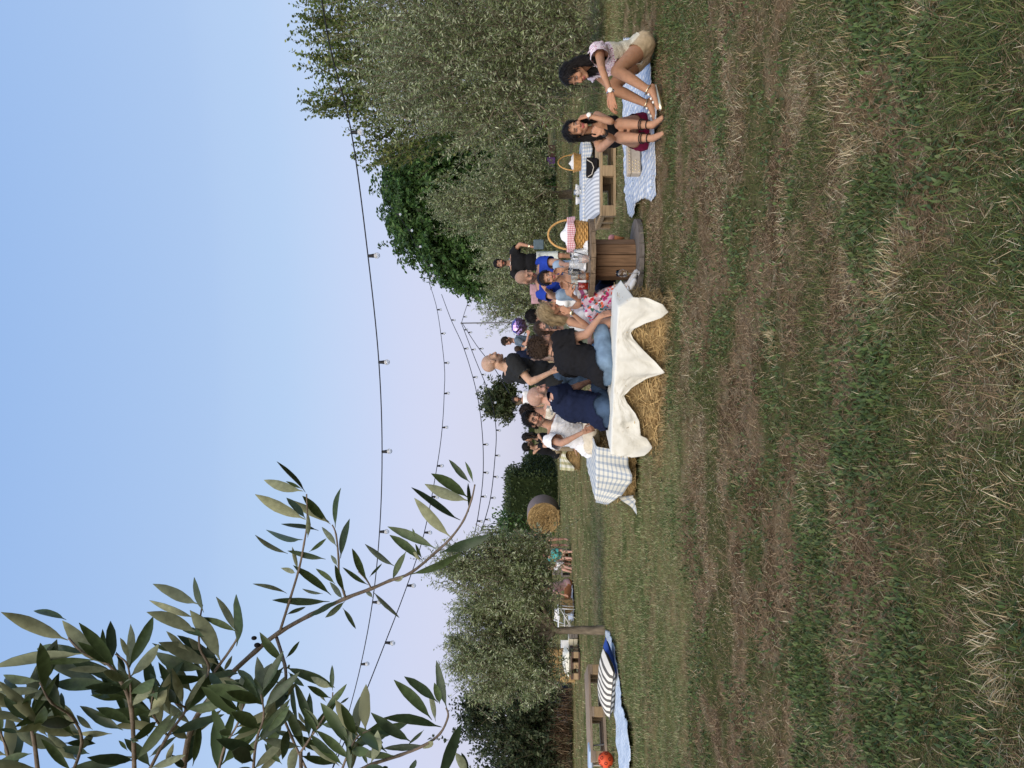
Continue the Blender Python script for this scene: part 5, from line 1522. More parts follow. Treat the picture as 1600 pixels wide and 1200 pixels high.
    def _head(s, vh, brow, lips, beard, scalp, bald):
        k = s.sz * (.96 if s.female else 1.0); r, f, u = s.hx
        B = Matrix((r, f, u)).transposed()
        L = lambda x, y, z: s.H + (r * x + f * y + u * z) * k
        mb = MB()
        e = lambda c, rr: mb.ell(L(*c), tuple(q * k for q in rr), B, 18)
        cp = lambda a, b, r0, r1: cap_prim(mb, L(*a), L(*b), r0 * k, r1 * k)
        jw = .88 if s.female else 1.0
        e((0, -.018, .035), (.075, .095, .085)); e((0, .028, -.02), (.063, .066, .088)); e((0, .042, -.078), (.045 * jw, .045, .034))
        cp((-.05 * jw, .0, -.065), (0, .06, -.095), .022, .026); cp((.05 * jw, .0, -.065), (0, .06, -.095), .022, .026)
        cp((0, .088, .012), (0, .110, -.028), .008, .0135); cp((-.012, .095, -.034), (.012, .095, -.034), .010, .010)
        cp((-.04, .074, .026), (.04, .074, .026), .013, .013)
        e((-.04, .060, -.03), (.026, .028, .026)); e((.04, .060, -.03), (.026, .028, .026))
        cp((-.017, .092, -.058), (.017, .092, -.058), .0085, .0085); cp((-.014, .090, -.070), (.014, .090, -.070), .0095, .0095)
        e((0, .082, -.098), (.022, .020, .018))
        for sg in (-1, 1):
            e((sg * .078, -.008, -.008), (.011, .022, .033)); cp((sg * .074, .008, -.03), (sg * .082, -.02, .02), .008, .010)
            e((sg * .031, .070, .004), (.015, .014, .012))
        cap_prim(mb, L(0, -.02, -.06), s.N - s.up * .02, .052 * k * (.88 if s.female else 1), .056 * k * (.88 if s.female else 1))
        V, F = remesh(mb, vh, 2, .45)
        q = (V - np.array(s.H)) / k; x, y, z = q @ np.array(r), q @ np.array(f), q @ np.array(u)
        C = np.tile(np.array(s.skin), (len(V), 1))
        def put(mask, col, a):
            C[mask] = C[mask] * (1 - a) + np.array(col) * a
        ax = np.abs(x)
        put((y > .05) & (ax < .06) & (z < .0) & (z > -.06), np.array(s.skin) * np.array([1.12, .88, .84]), .35)         # flushed cheeks
        if scalp is not None:
            put((z > -.03 + .105 * np.clip((y + .06) / .14, 0, 1)) & (ax < .10) & ~((y > .075) & (z < .07)), scalp, .55)
        if beard is not None:
            put((z < -.036) & (z > -.125) & (y > -.015) & ~((ax < .022) & (z > -.046)), beard, .85)
            put((z < -.04) & (z > -.054) & (y > .075) & (ax < .03), beard, .85)
            put((z < .0) & (z > -.05) & (y > .0) & (y < .035) & (ax > .055), beard, .7)
        lp = lips if lips is not None else tuple(np.array(s.skin) * np.array([.95, .58, .58]))
        put((z < -.052) & (z > -.076) & (y > .082) & (ax < .024), lp, .85)
        put((z < -.062) & (z > -.066) & (y > .085) & (ax < .021), (.10, .03, .025), .8)
        put((z > .020) & (z < .033) & (y > .055) & (ax > .012) & (ax < .05), brow, .8)
        put((z > -.006) & (z < .013) & (y > .058) & (ax > .016) & (ax < .047), (.06, .035, .025), .8)
        put((z > .0) & (z < .008) & (y > .062) & (ax > .019) & (ax < .044) & (np.abs(ax - .031) > .006), (.62, .58, .55), .55)
        put((y > .095) & (z < -.034) & (z > -.043) & (ax > .004) & (ax < .014), (.12, .05, .04), .7)
        return V, F, C
    def _hand(s, sd, sg, curl, spec, vd):
        k = s.sz * (.92 if s.female else 1.0)
        W, Eb = s.J['W' + sd], s.J['E' + sd]
        d = (W - Eb).normalized()
        if spec is not None: d = Vector(spec[0]).normalized()
        nrm = Vector(spec[1]) if spec is not None and len(spec) > 1 else s.fw.cross(d) * sg + Vector((0, 0, .6))
        nrm = nrm - d * nrm.dot(d); nrm = nrm.normalized() if nrm.length > 1e-4 else d.orthogonal()
        x = d.cross(nrm).normalized()                       # towards the thumb for a right hand with the back up
        x = x * (-sg)
        mb = MB()
        kn = []
        for i, (o_, l_) in enumerate(((.030, .088), (.010, .092), (-.010, .088), (-.028, .078))):
            p = W + (d * l_ + x * o_) * k
            cap_prim(mb, W + x * o_ * .55 * k, p, .0135 * k, .0105 * k); kn.append((p, o_))
        cap_prim(mb, W + x * .02 * k, W + d * .06 * k - x * .02 * k, .014 * k, .014 * k)
        for (p, o_), ln in zip(kn, (.070, .078, .072, .056)):
            dd = (d + x * o_ * 2.2).normalized(); cur = p
            for seg, fr in enumerate((.45, .32, .23)):
                ang = curl * (.75, 1.0, .6)[seg] + .08
                dd = (dd * math.cos(ang) - nrm * math.sin(ang)).normalized()
                nx = cur + dd * ln * fr * k
                cap_prim(mb, cur, nx, (.0092, .0084, .0076)[seg] * k, (.0084, .0076, .0064)[seg] * k, n=8); cur = nx
        t0 = W + (d * .025 + x * .024) * k; t1 = t0 + (d * .55 + x * .65 - nrm * .3).normalized() * .042 * k
        t2 = t1 + (d * .85 + x * .2 - nrm * (.2 + .4 * curl)).normalized() * .034 * k; t3 = t2 + (d * .95 - x * .1 - nrm * .5 * curl).normalized() * .026 * k
        cap_prim(mb, t0, t1, .015 * k, .011 * k); cap_prim(mb, t1, t2, .0105 * k, .0095 * k); cap_prim(mb, t2, t3, .0095 * k, .0078 * k)
        cap_prim(mb, W - (W - Eb).normalized() * .04 * k, W + d * .02 * k, .025 * k, .022 * k)
        return remesh(mb, vd, 2, .4)
    def region(s, V):
        names = list(s.seg); D = np.empty((len(names), len(V))); T = np.empty_like(D)
        for i, nme in enumerate(names):
            a, b, r = s.seg[nme]; a, b = np.array(a), np.array(b); ab = b - a
            t = (V - a) @ ab / (ab @ ab); tc = np.clip(t, 0, 1)
            D[i] = np.linalg.norm(V - (a + tc[:, None] * ab), axis=1) - r; T[i] = t
        w = D.argmin(0)
        return np.array(names)[w], T[w, np.arange(len(V))]
    def wear(s, name, m, zones, inf=0.014, extra=None, wr=0.006, label=None, vox=None, smooth=4, vcol=None):
        """a garment: zones = {region: (t0, t1)} along each bone; cut clean at its hems"""
        mb = MB(); tg = set(zones)
        s._fill(mb, tg, inf, extra)
        V, F = remesh(mb, vox or s.vb, smooth)
        rg, t = s.region(V)
        keepv = np.zeros(len(V), bool)
        for z, (a, b) in zones.items():
            keepv |= (rg == z) & (t >= a) & (t <= b)
        keep = keepv[F].any(1)
        # pull the rim exactly onto the hem
        for z, (a, b) in zones.items():
            p0, p1 = np.array(s.seg[z][0]), np.array(s.seg[z][1]); ax = p1 - p0
            rim = np.unique(F[keep]); rim = rim[(rg[rim] == z) & ~keepv[rim]]
            tt = t[rim]; V[rim] += ((np.clip(tt, a, b) - tt)[:, None]) * ax
        V, F, used = compact(V, F, keep)
        if len(F) == 0: return None
        N_ = vnormals(V, F)
        if wr > 0:
            g = np.array(s.org) * .7
            nn = np.array([.45 * mnoise.noise(Vector(p * 9 + g)) + (abs(mnoise.noise(Vector((p[0] * 17 + p[2] * 9, p[1] * 17, p[2] * 24 + p[0] * 11)))) * 1.7 - .5) for p in V])
            V = V + N_ * (nn * wr)[:, None]
        return child(name, np_mesh(name, V, F.ravel(), np.full(len(F), 4), [m], smooth=True), s.o, label=label)
    def hair(s, m, style='short', inf=0.013, low=-.07, top=.078, noise_=.006, locks=(), name='hair', vox=None, front=.085):
        """cap of hair in the head's own frame, plus locks: lists of (x, y, z, r) points"""
        k = s.sz * (.96 if s.female else 1.0); r, f, u = s.hx
        B = Matrix((r, f, u)).transposed()
        mb = MB()
        mb.ell(s.H + (f * -.018 + u * .038) * k, tuple((q + inf) * k for q in (.075, .095, .085)), B, 18)
        for lk in locks:
            pts = [s.H + (r * x + f * y + u * z) * k if not isinstance(x, Vector) else x for (x, y, z, _) in lk]
            for i in range(len(pts) - 1): cap_prim(mb, pts[i], pts[i + 1], lk[i][3] * .86 * k, lk[i + 1][3] * .86 * k)
        V, F = remesh(mb, vox or max(.0075, LODS[s.lod][1]), 2)
        q = (V - np.array(s.H)) / k; x, y, z = q @ np.array(r), q @ np.array(f), q @ np.array(u)
        line = low + (top - low) * np.clip((y + .045) / (front + .045), 0, 1) ** 1.2
        face = (np.abs(x) < .062) & (y > .035) & (z < top) & (z > -.16)
        cap_ = (np.abs(x) < .095) & (y > -.13) & (z > -.13) & (z < line)
        kp = ~(face | (cap_ if not locks else (cap_ & (y > -.01) & (np.abs(x) < .07))))
        V, F, used = compact(V, F, kp[F].all(1))
        N_ = vnormals(V, F); g = np.array(s.org)
        nn = np.array([mnoise.noise(Vector((p[0] * 38 + g[0], p[1] * 38, p[2] * (38 if style == 'curly' else 12)))) + .5 * mnoise.noise(Vector((p[0] * 90, p[1] * 90, p[2] * (90 if style == 'curly' else 20)))) for p in V])
        V = V + N_ * (nn * noise_)[:, None]
        M_ = (3200, 900, 250)[s.lod]
        vi = RNG.choice(len(V), M_); P0 = V[vi]; n0 = N_[vi]
        dn = -np.array(u) * 1.0 + np.array([0, 0, -.5]) - np.array(f) * .25 + RNG.standard_normal((M_, 3)) * (1.0 if style == 'curly' else .2)
        side_ = (P0 - np.array(s.H)) @ np.array(r); dn = dn + np.array(r) * (side_ * 3)[:, None]
        tg = unit(dn - n0 * (dn * n0).sum(1, keepdims=True))
        ln = {'curly': .024, 'long': .075}.get(style, .026) * (.5 + .8 * RNG.random(M_)) * k
        if s.lod == 2: ln *= .8
        wv = np.cross(tg, n0); wd_ = (.0016 + .0012 * RNG.random(M_)) * (1, 1.5, 2.2)[s.lod]
        lift = (.003 + (.016 if style == 'curly' else .006) * RNG.random(M_) ** 2)
        P1 = P0 + tg * (ln * .5)[:, None] + n0 * lift[:, None]; P2 = P0 + tg * ln[:, None] + n0 * (lift * (.6 if style != 'curly' else 1.1))[:, None] + RNG.standard_normal((M_, 3)) * .004
        W_ = wv * wd_[:, None]
        SV = np.stack([P0 - W_, P0 + W_, P1 + W_, P1 - W_, P2 + W_ * .3, P2 - W_ * .3], 1).reshape(-1, 3)
        b_ = (np.arange(M_) * 6)[:, None] + len(V)
        SF = np.concatenate([b_ + np.array([0, 1, 2, 3]), b_ + np.array([3, 2, 4, 5])])
        qs = (SV - np.array(s.H)) / k; inface = ((np.abs(qs @ np.array(r)) < .055) & (qs @ np.array(f) > .05) & (qs @ np.array(u) < top - .02) & (qs @ np.array(u) > -.12)).reshape(-1, 6).any(1)
        SF = SF[~np.tile(inface, 2)]
        V = np.concatenate([V, SV]); F = np.concatenate([F, SF])
        return child(name, np_mesh(name, V, F.ravel(), np.full(len(F), 4), [m], smooth=True), s.o)
    def hp(s, x, y, z):
        k = s.sz * (.96 if s.female else 1.0); r, f, u = s.hx
        return s.H + (r * x + f * y + u * z) * k
    def ring(s, name, region, t, rad, thick, m, tilt=None):
        a, b, _ = s.seg[region]; a, b = Vector(a), Vector(b); c = a.lerp(b, t); ax = (b - a).normalized()
        p = ax.orthogonal().normalized(); q = ax.cross(p)
        pts = [c + (p * math.cos(w) + q * math.sin(w)) * rad for w in np.linspace(0, 2 * math.pi, 19)]
        return child(name, MB().tube(pts, thick, 6, cap=False).mesh(name, [m]), s.o)
    def watch(s, sd, face, strap, nrm=None):
        s.ring('watch_strap', 'fa' + sd, .93, .031 * s.sz, .006, strap)
        a, b = s.seg['fa' + sd][:2]; c = Vector(a).lerp(Vector(b), .93); ax = (Vector(b) - Vector(a)).normalized()
        n_ = Vector(nrm) if nrm is not None else Vector((0, -1, .2)); n_ = (n_ - ax * n_.dot(ax)).normalized()
        M_ = Matrix((ax, n_.cross(ax), n_)).transposed().to_4x4(); M_.translation = c + n_ * .030 * s.sz
        child('watch_face', MB().lathe([(.001, 0), (.021, 0), (.021, .009), (.018, .011), (.001, .011)], 16, 0, M_).mesh('watch_face', [face]), s.o)

# hair colours, cloths
HBLACK = hair_mat('black_hair', (0.012, 0.010, 0.010)); HBROWN = hair_mat('brown_hair', (0.055, 0.035, 0.024)); HBLOND = hair_mat('blond_hair', (0.36, 0.27, 0.15)); HDARKBR = hair_mat('dark_brown_hair', (0.03, 0.02, 0.015))
CBLACK = cloth_mat('black_jersey', (0.013, 0.013, 0.015)); CCHAR = cloth_mat('charcoal_jersey', (0.022, 0.023, 0.024)); CNAVY = cloth_mat('navy_knit', (0.012, 0.017, 0.042)); CWHITE = cloth_mat('white_linen', (0.78, 0.78, 0.79), .05)
CDENIM = mat('light_denim', (0.17, 0.25, 0.345), rough=.9, var=.5, scale=9, bump=.35, bscale=160, spec=.1); CDENIMD = mat('blue_denim', (0.055, 0.09, 0.15), rough=.9, var=.4, scale=9, bump=.35, bscale=160, spec=.1)
CBLUE = cloth_mat('cobalt_jersey', (0.02, 0.05, 0.32)); CSAGE = cloth_mat('sage_knit', (0.23, 0.255, 0.18)); CCREAM = cloth_mat('cream_cotton', (0.62, 0.56, 0.45)); CTAN = cloth_mat('beige_twill', (0.52, 0.40, 0.25)); CWINE = cloth_mat('burgundy_cotton', (0.20, 0.012, 0.045))
CGREYBLUE = mat('flecked_grey_cotton', (0.12, 0.16, 0.21), rough=.9, var=.6, scale=60, spec=.1); CKHAKI = cloth_mat('khaki_twill', (0.30, 0.24, 0.16)); CTEAL = cloth_mat('teal_cotton', (0.08, 0.36, 0.36)); CROSE = cloth_mat('dusty_rose_cotton', (0.42, 0.25, 0.24)); CIVORY = cloth_mat('pale_shorts_cotton', (0.56, 0.60, 0.58))
FLORAL = floral_mat('pink_floral_print', (0.74, 0.66, 0.68), [(0.42, 0.10, 0.20), (0.28, 0.07, 0.18), (0.55, 0.25, 0.34), (0.35, 0.22, 0.42)], 85, .42, .8)
FLORALR = floral_mat('bold_floral_print', (0.55, 0.42, 0.48), [(0.55, 0.03, 0.03), (0.62, 0.10, 0.04), (0.45, 0.03, 0.14), (0.72, 0.66, 0.64), (0.05, 0.12, 0.09), (0.10, 0.22, 0.30)], 26, .55, .85)
LACE = floral_mat('cream_lace', (0.60, 0.56, 0.44), [(0.40, 0.36, 0.27), (0.72, 0.68, 0.58)], 90, .4, .8)
MLEATHER = mat('dark_leather', (.02, .014, .012), rough=.5); MSILVER = mat('silver', (.75, .75, .74), rough=.25, metal=1.0, var=0); MGOLDF = mat('pale_gold', (.75, .66, .45), rough=.3, metal=1.0, var=0); MPEARL = mat('pearl_white', (.8, .78, .72), rough=.3)
TAN, FAIR, PINKISH, OLIV = (0.42, 0.225, 0.135), (0.52, 0.325, 0.225), (0.50, 0.285, 0.21), (0.40, 0.235, 0.15)
def A(x, y, d): return at(x, y, d)
def zg(x, y):
    p = gnd(x, y); return (p.x, p.y)

# ---- woman in the floral blouse, right
p = Person('woman in pink floral blouse and beige shorts crouching sideways on the gingham blanket', A(1026, 100, 6.85), A(1000, 80, 6.95), A(918, 97, 6.87), -97, A(894, 118, 6.80), (-112, -24, 6), .97, True, skin=TAN,
           armL=(A(941, 113, 6.50), A(955, 146, 6.50)), armR=(A(945, 128, 7.05), A(952, 157, 6.85)), handL=((-1, -.1, -.12), (0.1, -.75, .6)), handR=((-1, .1, -.25), (0, -.3, 1)), curlL=.25, curlR=.4,
           legL=(A(955, 119, 6.62), A(1015, 142, 6.62)), legR=(A(946, 148, 6.90), A(1012, 163, 6.92)), footL=(-1, -.25, -.10), footR=(-1, -.1, -.10), lips=(.42, .12, .11))
p.wear('blouse', FLORAL, {'torso': (.56, .97), 'uaL': (-.3, .38), 'uaR': (-.3, .38)}, .014, {'uaL': .028, 'uaR': .028}, .010)
p.wear('lace_top', LACE, {'torso': (.04, .60)}, .018, None, .006)
p.wear('shorts', CTAN, {'torso': (-.35, .14), 'thL': (-.3, .34), 'thR': (-.3, .34)}, .012, None, .006)
p.hair(HBLACK, 'long', .009, -.10, .080, .010, locks=[[(.06, -.04, .05, .05), (.078, -.04, -.06, .048), (.075, -.01, -.16, .046), (.05, .02, -.25, .030)], [(-.06, -.04, .05, .05), (-.078, -.035, -.06, .052), (-.078, .0, -.15, .05), (-.06, .03, -.25, .03), (-.05, .04, -.30, .012)],
                                                         [(0, -.09, .02, .055), (0, -.10, -.08, .06), (0.01, -.09, -.2, .055), (.02, -.05, -.3, .03)]])
p.watch('L', MPEARL, MSILVER, (0, -1, .2))
for sd in 'LR':
    J = p.J
    child('sandal_sole', MB().tube([J['A' + sd] + (J['A' + sd] - J['T' + sd]) * .3 + Vector((0, 0, -.075)), J['T' + sd] + Vector((0, 0, -.026)), J['T' + sd] + (J['T' + sd] - J['A' + sd]) * .18 + Vector((0, 0, -.022))], [.022, .03, .018], 8).mesh('sandal_sole', [MGOLDF]), p.o)
    p.ring('ankle_strap', 'sh' + sd, .95, .041, .006, MGOLDF)
    for i, t in enumerate((.25, .5, .72)):
        b = MB(); c = J['A' + sd].lerp(J['T' + sd], t) + Vector((0, -.01, .030 - .012 * t)); b.ell(c, (.012, .010, .010)); child('shell_charm', b.mesh('shell_charm', [MPEARL]), p.o)

# ---- woman in black, knees up
p = Person('woman in black top and burgundy shorts sitting with her knees drawn up', A(1022, 205, 7.1), A(999, 206, 7.32), A(925, 206, 7.14), 183, A(899, 203, 7.06), (176, -4, 8), .96, True, skin=(0.45, .245, .15),
           armL=(A(955, 190, 6.90), A(919, 181, 6.98)), armR=(A(957, 217, 6.88), A(950, 212, 6.80)), handL=((-.05, .55, 1), (.6, -.7, .2)), handR=((.3, .1, .9), (-.3, -.8, 0)), curlL=.7, curlR=1.3,
           legL=(A(958, 194, 6.86), A(1012, 195, 6.78)), legR=(A(958, 213, 6.86), A(1014, 216, 6.78)), footL=(.04, -1, -.18), footR=(-.06, -1, -.18), lips=(.45, .10, .10))
p.wear('top', CBLACK, {'torso': (.08, .78)}, .009, None, .004)
p.wear('shorts', CWINE, {'torso': (-.35, .12), 'thL': (-.3, .40), 'thR': (-.3, .40)}, .012, None, .006)
for sg in (-1, 1):
    q0 = p.P + p.up * (p.TL * .76) + p.rt * sg * .07 + p.fw * .105; q1 = p.P + p.up * (p.TL * .99) + p.rt * sg * .085
    child('shoulder_strap', MB().tube([q0, q0.lerp(q1, .6) + p.fw * .02, q1], .006, 6).mesh('shoulder_strap', [CBLACK]), p.o)
p.hair(HBLACK, 'long', .008, -.10, .078, .008, locks=[[(.058, -.03, .05, .05), (.078, -.03, -.05, .036), (.088, -.02, -.14, .034), (.085, -.01, -.24, .022)], [(-.058, -.03, .05, .05), (-.078, -.03, -.05, .036), (-.088, -.02, -.14, .036), (-.09, -.01, -.24, .024)],
                                                         [(0, -.09, .02, .05), (0, -.10, -.1, .05), (0, -.09, -.22, .045)]])
p.watch('L', MPEARL, MSILVER)
p.ring('bracelet', 'faR', .80, .030, .006, MBLACKP); p.ring('bracelet', 'faR', .92, .028, .005, MBLACKP)
for sd in 'LR':
    for t in (.70, .76, .93): p.ring('sandal_strap', 'sh' + sd, t, .046 if t < .9 else .040, .0045, MLEATHER)
    J = p.J
    child('sandal_sole', MB().tube([J['A' + sd] + (J['A' + sd] - J['T' + sd]) * .3 + Vector((0, 0, -.07)), J['T' + sd] + Vector((0, 0, -.026)), J['T' + sd] + (J['T' + sd] - J['A' + sd]) * .2 + Vector((0, 0, -.02))], [.022, .028, .018], 8).mesh('sandal_sole', [MLEATHER]), p.o)

# ---- curly haired man on the bench, back to us
p = Person('curly haired man in black T shirt and denim shorts sitting with his back turned', A(1028, 560, 6.91), A(941, 573, 6.86), A(869, 549, 7.08), 48, A(849, 540, 7.13), (74, -14, 4), 1.0, skin=(.44, .25, .17), wd=1.04, belly=.01,
           armR=(A(910, 524, 6.88), A(929, 506, 6.84)), armL=(A(905, 580, 7.41), A(922, 540, 7.28)), handR=((.35, .1, -1), (.6, -.7, .3)), handL=((1, .2, 0), (0, -.5, 1)), curlR=.35, curlL=.4, hip_yaw=60,
           legR=(A(938, 507, 6.96), A(1000, 492, 6.88)), legL=(A(930, 538, 7.36), A(1000, 528, 7.41)), footR=(1, .2, -.15), footL=(1, .2, -.15), beard=(.20, .12, .09))
p.wear('t_shirt', CBLACK, {'torso': (-.20, .965), 'uaR': (-.3, .58), 'uaL': (-.3, .58)}, .018, {'uaR': .016, 'uaL': .016, 'torso': .012}, .011)
p.wear('denim_shorts', CDENIM, {'torso': (-.5, .10), 'thL': (-.3, .90), 'thR': (-.3, .90)}, .012, None, .0015)
p.hair(HBROWN, 'curly', .017, -.075, .085, .014, front=.075)
p.watch('L', MSILVER, MSILVER, (0, -1, .5))
for sd in 'LR': p.wear('shoe', mat('grey_canvas', (.25, .25, .26)), {'ft' + sd: (-1, 2)}, .010, None, 0)
p.ring('necklace', 'neck', .12, .062, .003, MLEATHER)

# ---- bald man in navy
p = Person('bald man in navy polo with white collar edge sitting with his back turned', A(1015, 632, 7.18), A(938, 641, 7.10), A(868, 629, 7.30), 62, A(843, 618, 7.36), (80, -12, 4), 1.0, skin=PINKISH, wd=1.10, belly=.02,
           armR=(A(899, 606, 7.23), A(920, 596, 7.40)), armL=(A(903, 652, 7.63), A(918, 620, 7.66)), curlR=.5, curlL=.5, hip_yaw=70,
           legR=(A(934, 602, 7.43), A(1000, 596, 7.48)), legL=(A(928, 622, 7.68), A(1000, 616, 7.68)), footR=(1, .2, -.15), footL=(1, .2, -.15), scalp=(.36, .25, .20), beard=(.20, .15, .12), bald=True)
p.wear('polo_shirt', CNAVY, {'torso': (-.20, .985), 'uaR': (-.3, .60), 'uaL': (-.3, .60)}, .020, {'uaR': .016, 'uaL': .016, 'torso': .012}, .009)
p.wear('jeans', CDENIMD, {'torso': (-.5, .10), 'thL': (-.3, 2), 'thR': (-.3, 2), 'shL': (-.3, .95), 'shR': (-.3, .95)}, .013, None, .004)
p.ring('collar', 'torso', .985, .082, .012, CNAVY); p.ring('collar_edge', 'torso', 1.02, .076, .007, CWHITE)
for sd in 'LR': p.wear('shoe', mat('white_canvas', (.6, .6, .6)), {'ft' + sd: (-1, 2)}, .010, None, 0)

# ---- bald man standing
p = Person('bald man in charcoal T shirt standing behind the straw seat in profile', A(990, 588, 8.3), A(866, 588, 8.30), A(789, 574, 8.27), 66, A(769, 566, 8.25), (78, -4, 0), .98, skin=FAIR, wd=1.05, belly=.02,
           armR=(A(829, 597, 8.02), A(862, 581, 7.98)), armL=(A(832, 565, 8.55), A(862, 560, 8.4)), handR=((.4, -.1, -1), (.5, -.8, 0)), curlR=.6, curlL=.6, scalp=(.40, .28, .22), beard=(.30, .19, .14), bald=True)
p.wear('t_shirt', CCHAR, {'torso': (-.15, .965), 'uaR': (-.3, .62), 'uaL': (-.3, .62)}, .020, {'uaR': .018, 'uaL': .018}, .007)
p.ring('sleeve_hem', 'uaR', .60, .072, .007, cloth_mat('grey_rib', (.10, .10, .09)))
p.wear('jeans', CDENIMD, {'torso': (-.5, .06), 'thL': (-.3, 2), 'thR': (-.3, 2), 'shL': (-.3, .95), 'shR': (-.3, .95)}, .017, None, .007)
for sd in 'LR': p.wear('shoe', mat('white_canvas', (.6, .6, .6)), {'ft' + sd: (-1, 2)}, .010, None, 0)

# ---- man in white with glasses
p = Person('black haired man in white linen shirt and glasses sitting on the plaid covered bale', A(985, 685, 8.75), A(919, 689, 8.80), A(859, 663, 8.78), 144, A(834, 655, 8.72), (160, -8, -14), 1.0, skin=(.45, .26, .18),
           armR=(A(876, 692, 8.50), A(912, 675, 8.40)), armL=(A(893, 640, 8.85), A(920, 648, 8.55)), handR=((.45, .1, -1), (.2, -1, .2)), curlR=.5, curlL=.5, hip_yaw=110,
           legR=(A(922, 650, 8.52), A(985, 648, 8.50)), legL=(A(918, 640, 8.85), A(985, 636, 8.85)), footR=(.8, -.5, -.15), footL=(.8, -.4, -.15), beard=(.14, .085, .06), brow=(.02, .014, .01))
p.wear('shirt', CWHITE, {'torso': (-.22, .96), 'uaR': (-.3, .62), 'uaL': (-.3, .62)}, .026, {'uaR': .02, 'uaL': .02}, .012)
p.wear('trousers', CCREAM, {'torso': (-.5, .10), 'thL': (-.3, 2), 'thR': (-.3, 2), 'shL': (-.3, .92), 'shR': (-.3, .92)}, .022, None, .010)
p.hair(HBLACK, 'short', .016, -.06, .070, .008, locks=[[(-.03, .05, .095, .028), (.02, .07, .10, .026), (.05, .04, .085, .024)], [(.07, -.03, .02, .022), (.068, -.05, -.05, .02)], [(-.07, -.03, .02, .022), (-.068, -.05, -.05, .02)], [(0, -.09, -.02, .04), (0, -.085, -.08, .035)]])
gl = MB()
for sg in (-1, 1):
    gl.tube([p.hp(sg * .032 + .026 * math.cos(t), .096 - .004 * abs(math.cos(t)), .002 + .020 * math.sin(t)) for t in np.linspace(0, 6.3, 17)], .0034, 5, cap=False)
    gl.tube([p.hp(sg * .058, .092, .008), p.hp(sg * .080, .04, .010), p.hp(sg * .082, -.01, .004)], .002, 5)
gl.tube([p.hp(-.007, .098, .006), p.hp(.007, .098, .006)], .002, 5)
child('glasses', gl.mesh('glasses', [MLEATHER]), p.o)
for sd in 'LR': p.wear('shoe', mat('white_canvas', (.6, .6, .6)), {'ft' + sd: (-1, 2)}, .010, None, 0)
# ---- blonde woman at the table
p = Person('blonde woman in white tank top and bold floral trousers by the spool table', A(997, 500, 8.1), A(946, 508, 8.22), A(882, 495, 8.18), 112, A(857, 485, 8.10), (118, -22, 6), .97, True, skin=(.45, .245, .15),
           armR=(A(915, 510, 7.92), A(891, 487, 7.86)), armL=(A(905, 473, 8.20), A(893, 462, 8.02)), handR=((.4, .2, 1), (-.4, -.8, 0)), handL=((1, 0, .1), (0, -.4, 1)), curlR=.7, curlL=.6, hip_yaw=105,
           legR=(A(924, 486, 7.80), A(975, 462, 7.62)), legL=(A(920, 470, 8.05), A(978, 448, 7.85)), footR=(.8, -.5, -.25), footL=(.8, -.45, -.25))
p.wear('tank_top', CWHITE, {'torso': (.10, .90)}, .012, None, .006)
p.wear('trousers', FLORALR, {'torso': (-.5, .10), 'thL': (-.3, 2), 'thR': (-.3, 2), 'shL': (-.3, .86), 'shR': (-.3, .86)}, .024, None, .012)
for sd in 'LR': p.wear('shoe', mat('white_canvas', (.6, .6, .6)), {'ft' + sd: (-1, 2)}, .010, None, 0)
p.ring('belt', 'torso', .09, .150, .012, CBLACK)
p.hair(HBLOND, 'long', .010, -.09, .076, .010, locks=[[(.055, -.03, .05, .05), (.075, -.03, -.05, .04), (.08, -.02, -.13, .04), (.08, .0, -.20, .025)], [(-.055, -.03, .05, .05), (-.075, -.03, -.05, .04), (-.08, -.02, -.14, .036)], [(0, -.09, .03, .055), (0, -.11, -.06, .055), (0, -.10, -.15, .04)]])
p.watch('R', MGOLDF, MGOLDF)
p = Person('long haired woman in sage cardigan looking down at her phone', A(975, 522, 9.4), A(938, 523, 9.40), A(869, 518, 9.32), 160, A(845, 510, 9.20), (168, -12, 8), .96, True, skin=PINKISH, lod=0,
           armR=(A(900, 530, 9.1), A(872, 514, 8.98)), armL=(A(905, 498, 9.1), A(874, 505, 8.95)), handR=((.2, -.1, 1), (-.3, .9, 0)), handL=((-.2, -.1, 1), (.3, .9, 0)), curlR=.8, curlL=.8,
           legR=(A(940, 525, 8.95), A(985, 520, 8.9)), legL=(A(940, 510, 8.95), A(985, 508, 8.9)))
p.wear('cardigan', CSAGE, {'torso': (-.1, .88), 'uaL': (-.3, 2), 'uaR': (-.3, 2), 'faL': (-.3, .60), 'faR': (-.3, .60)}, .016, None, .007)
p.wear('trousers', CDENIMD, {'torso': (-.5, .10), 'thL': (-.3, 2), 'thR': (-.3, 2), 'shL': (-.3, .92), 'shR': (-.3, .92)}, .016, None, .007)
p.hair(HBROWN, 'long', .009, -.09, .077, .009, locks=[[(.055, -.03, .05, .05), (.075, -.03, -.05, .038), (.08, -.01, -.15, .036), (.075, .02, -.25, .022)], [(-.055, -.03, .05, .05), (-.075, -.03, -.05, .038), (-.085, -.02, -.15, .04), (-.09, .0, -.28, .025)], [(0, -.09, .02, .05), (0, -.10, -.1, .05), (0, -.09, -.2, .04)]])
c = A(861, 509, 8.93)
o = thing('phone', 'dark phone held up by the woman in the sage cardigan', 'phone', c, R(-15))
child('case', MB().box((-.036, -.004, -.072), (.036, .004, .072), 0, Matrix.Rotation(R(-25), 4, 'X'), .003).mesh('case', [MBLACKP]), o)
child('camera_lens', MB().box((-.030, .0045, .035), (-.010, .007, .062), 0, Matrix.Rotation(R(-25), 4, 'X')).mesh('camera_lens', [MLEATHER]), o)
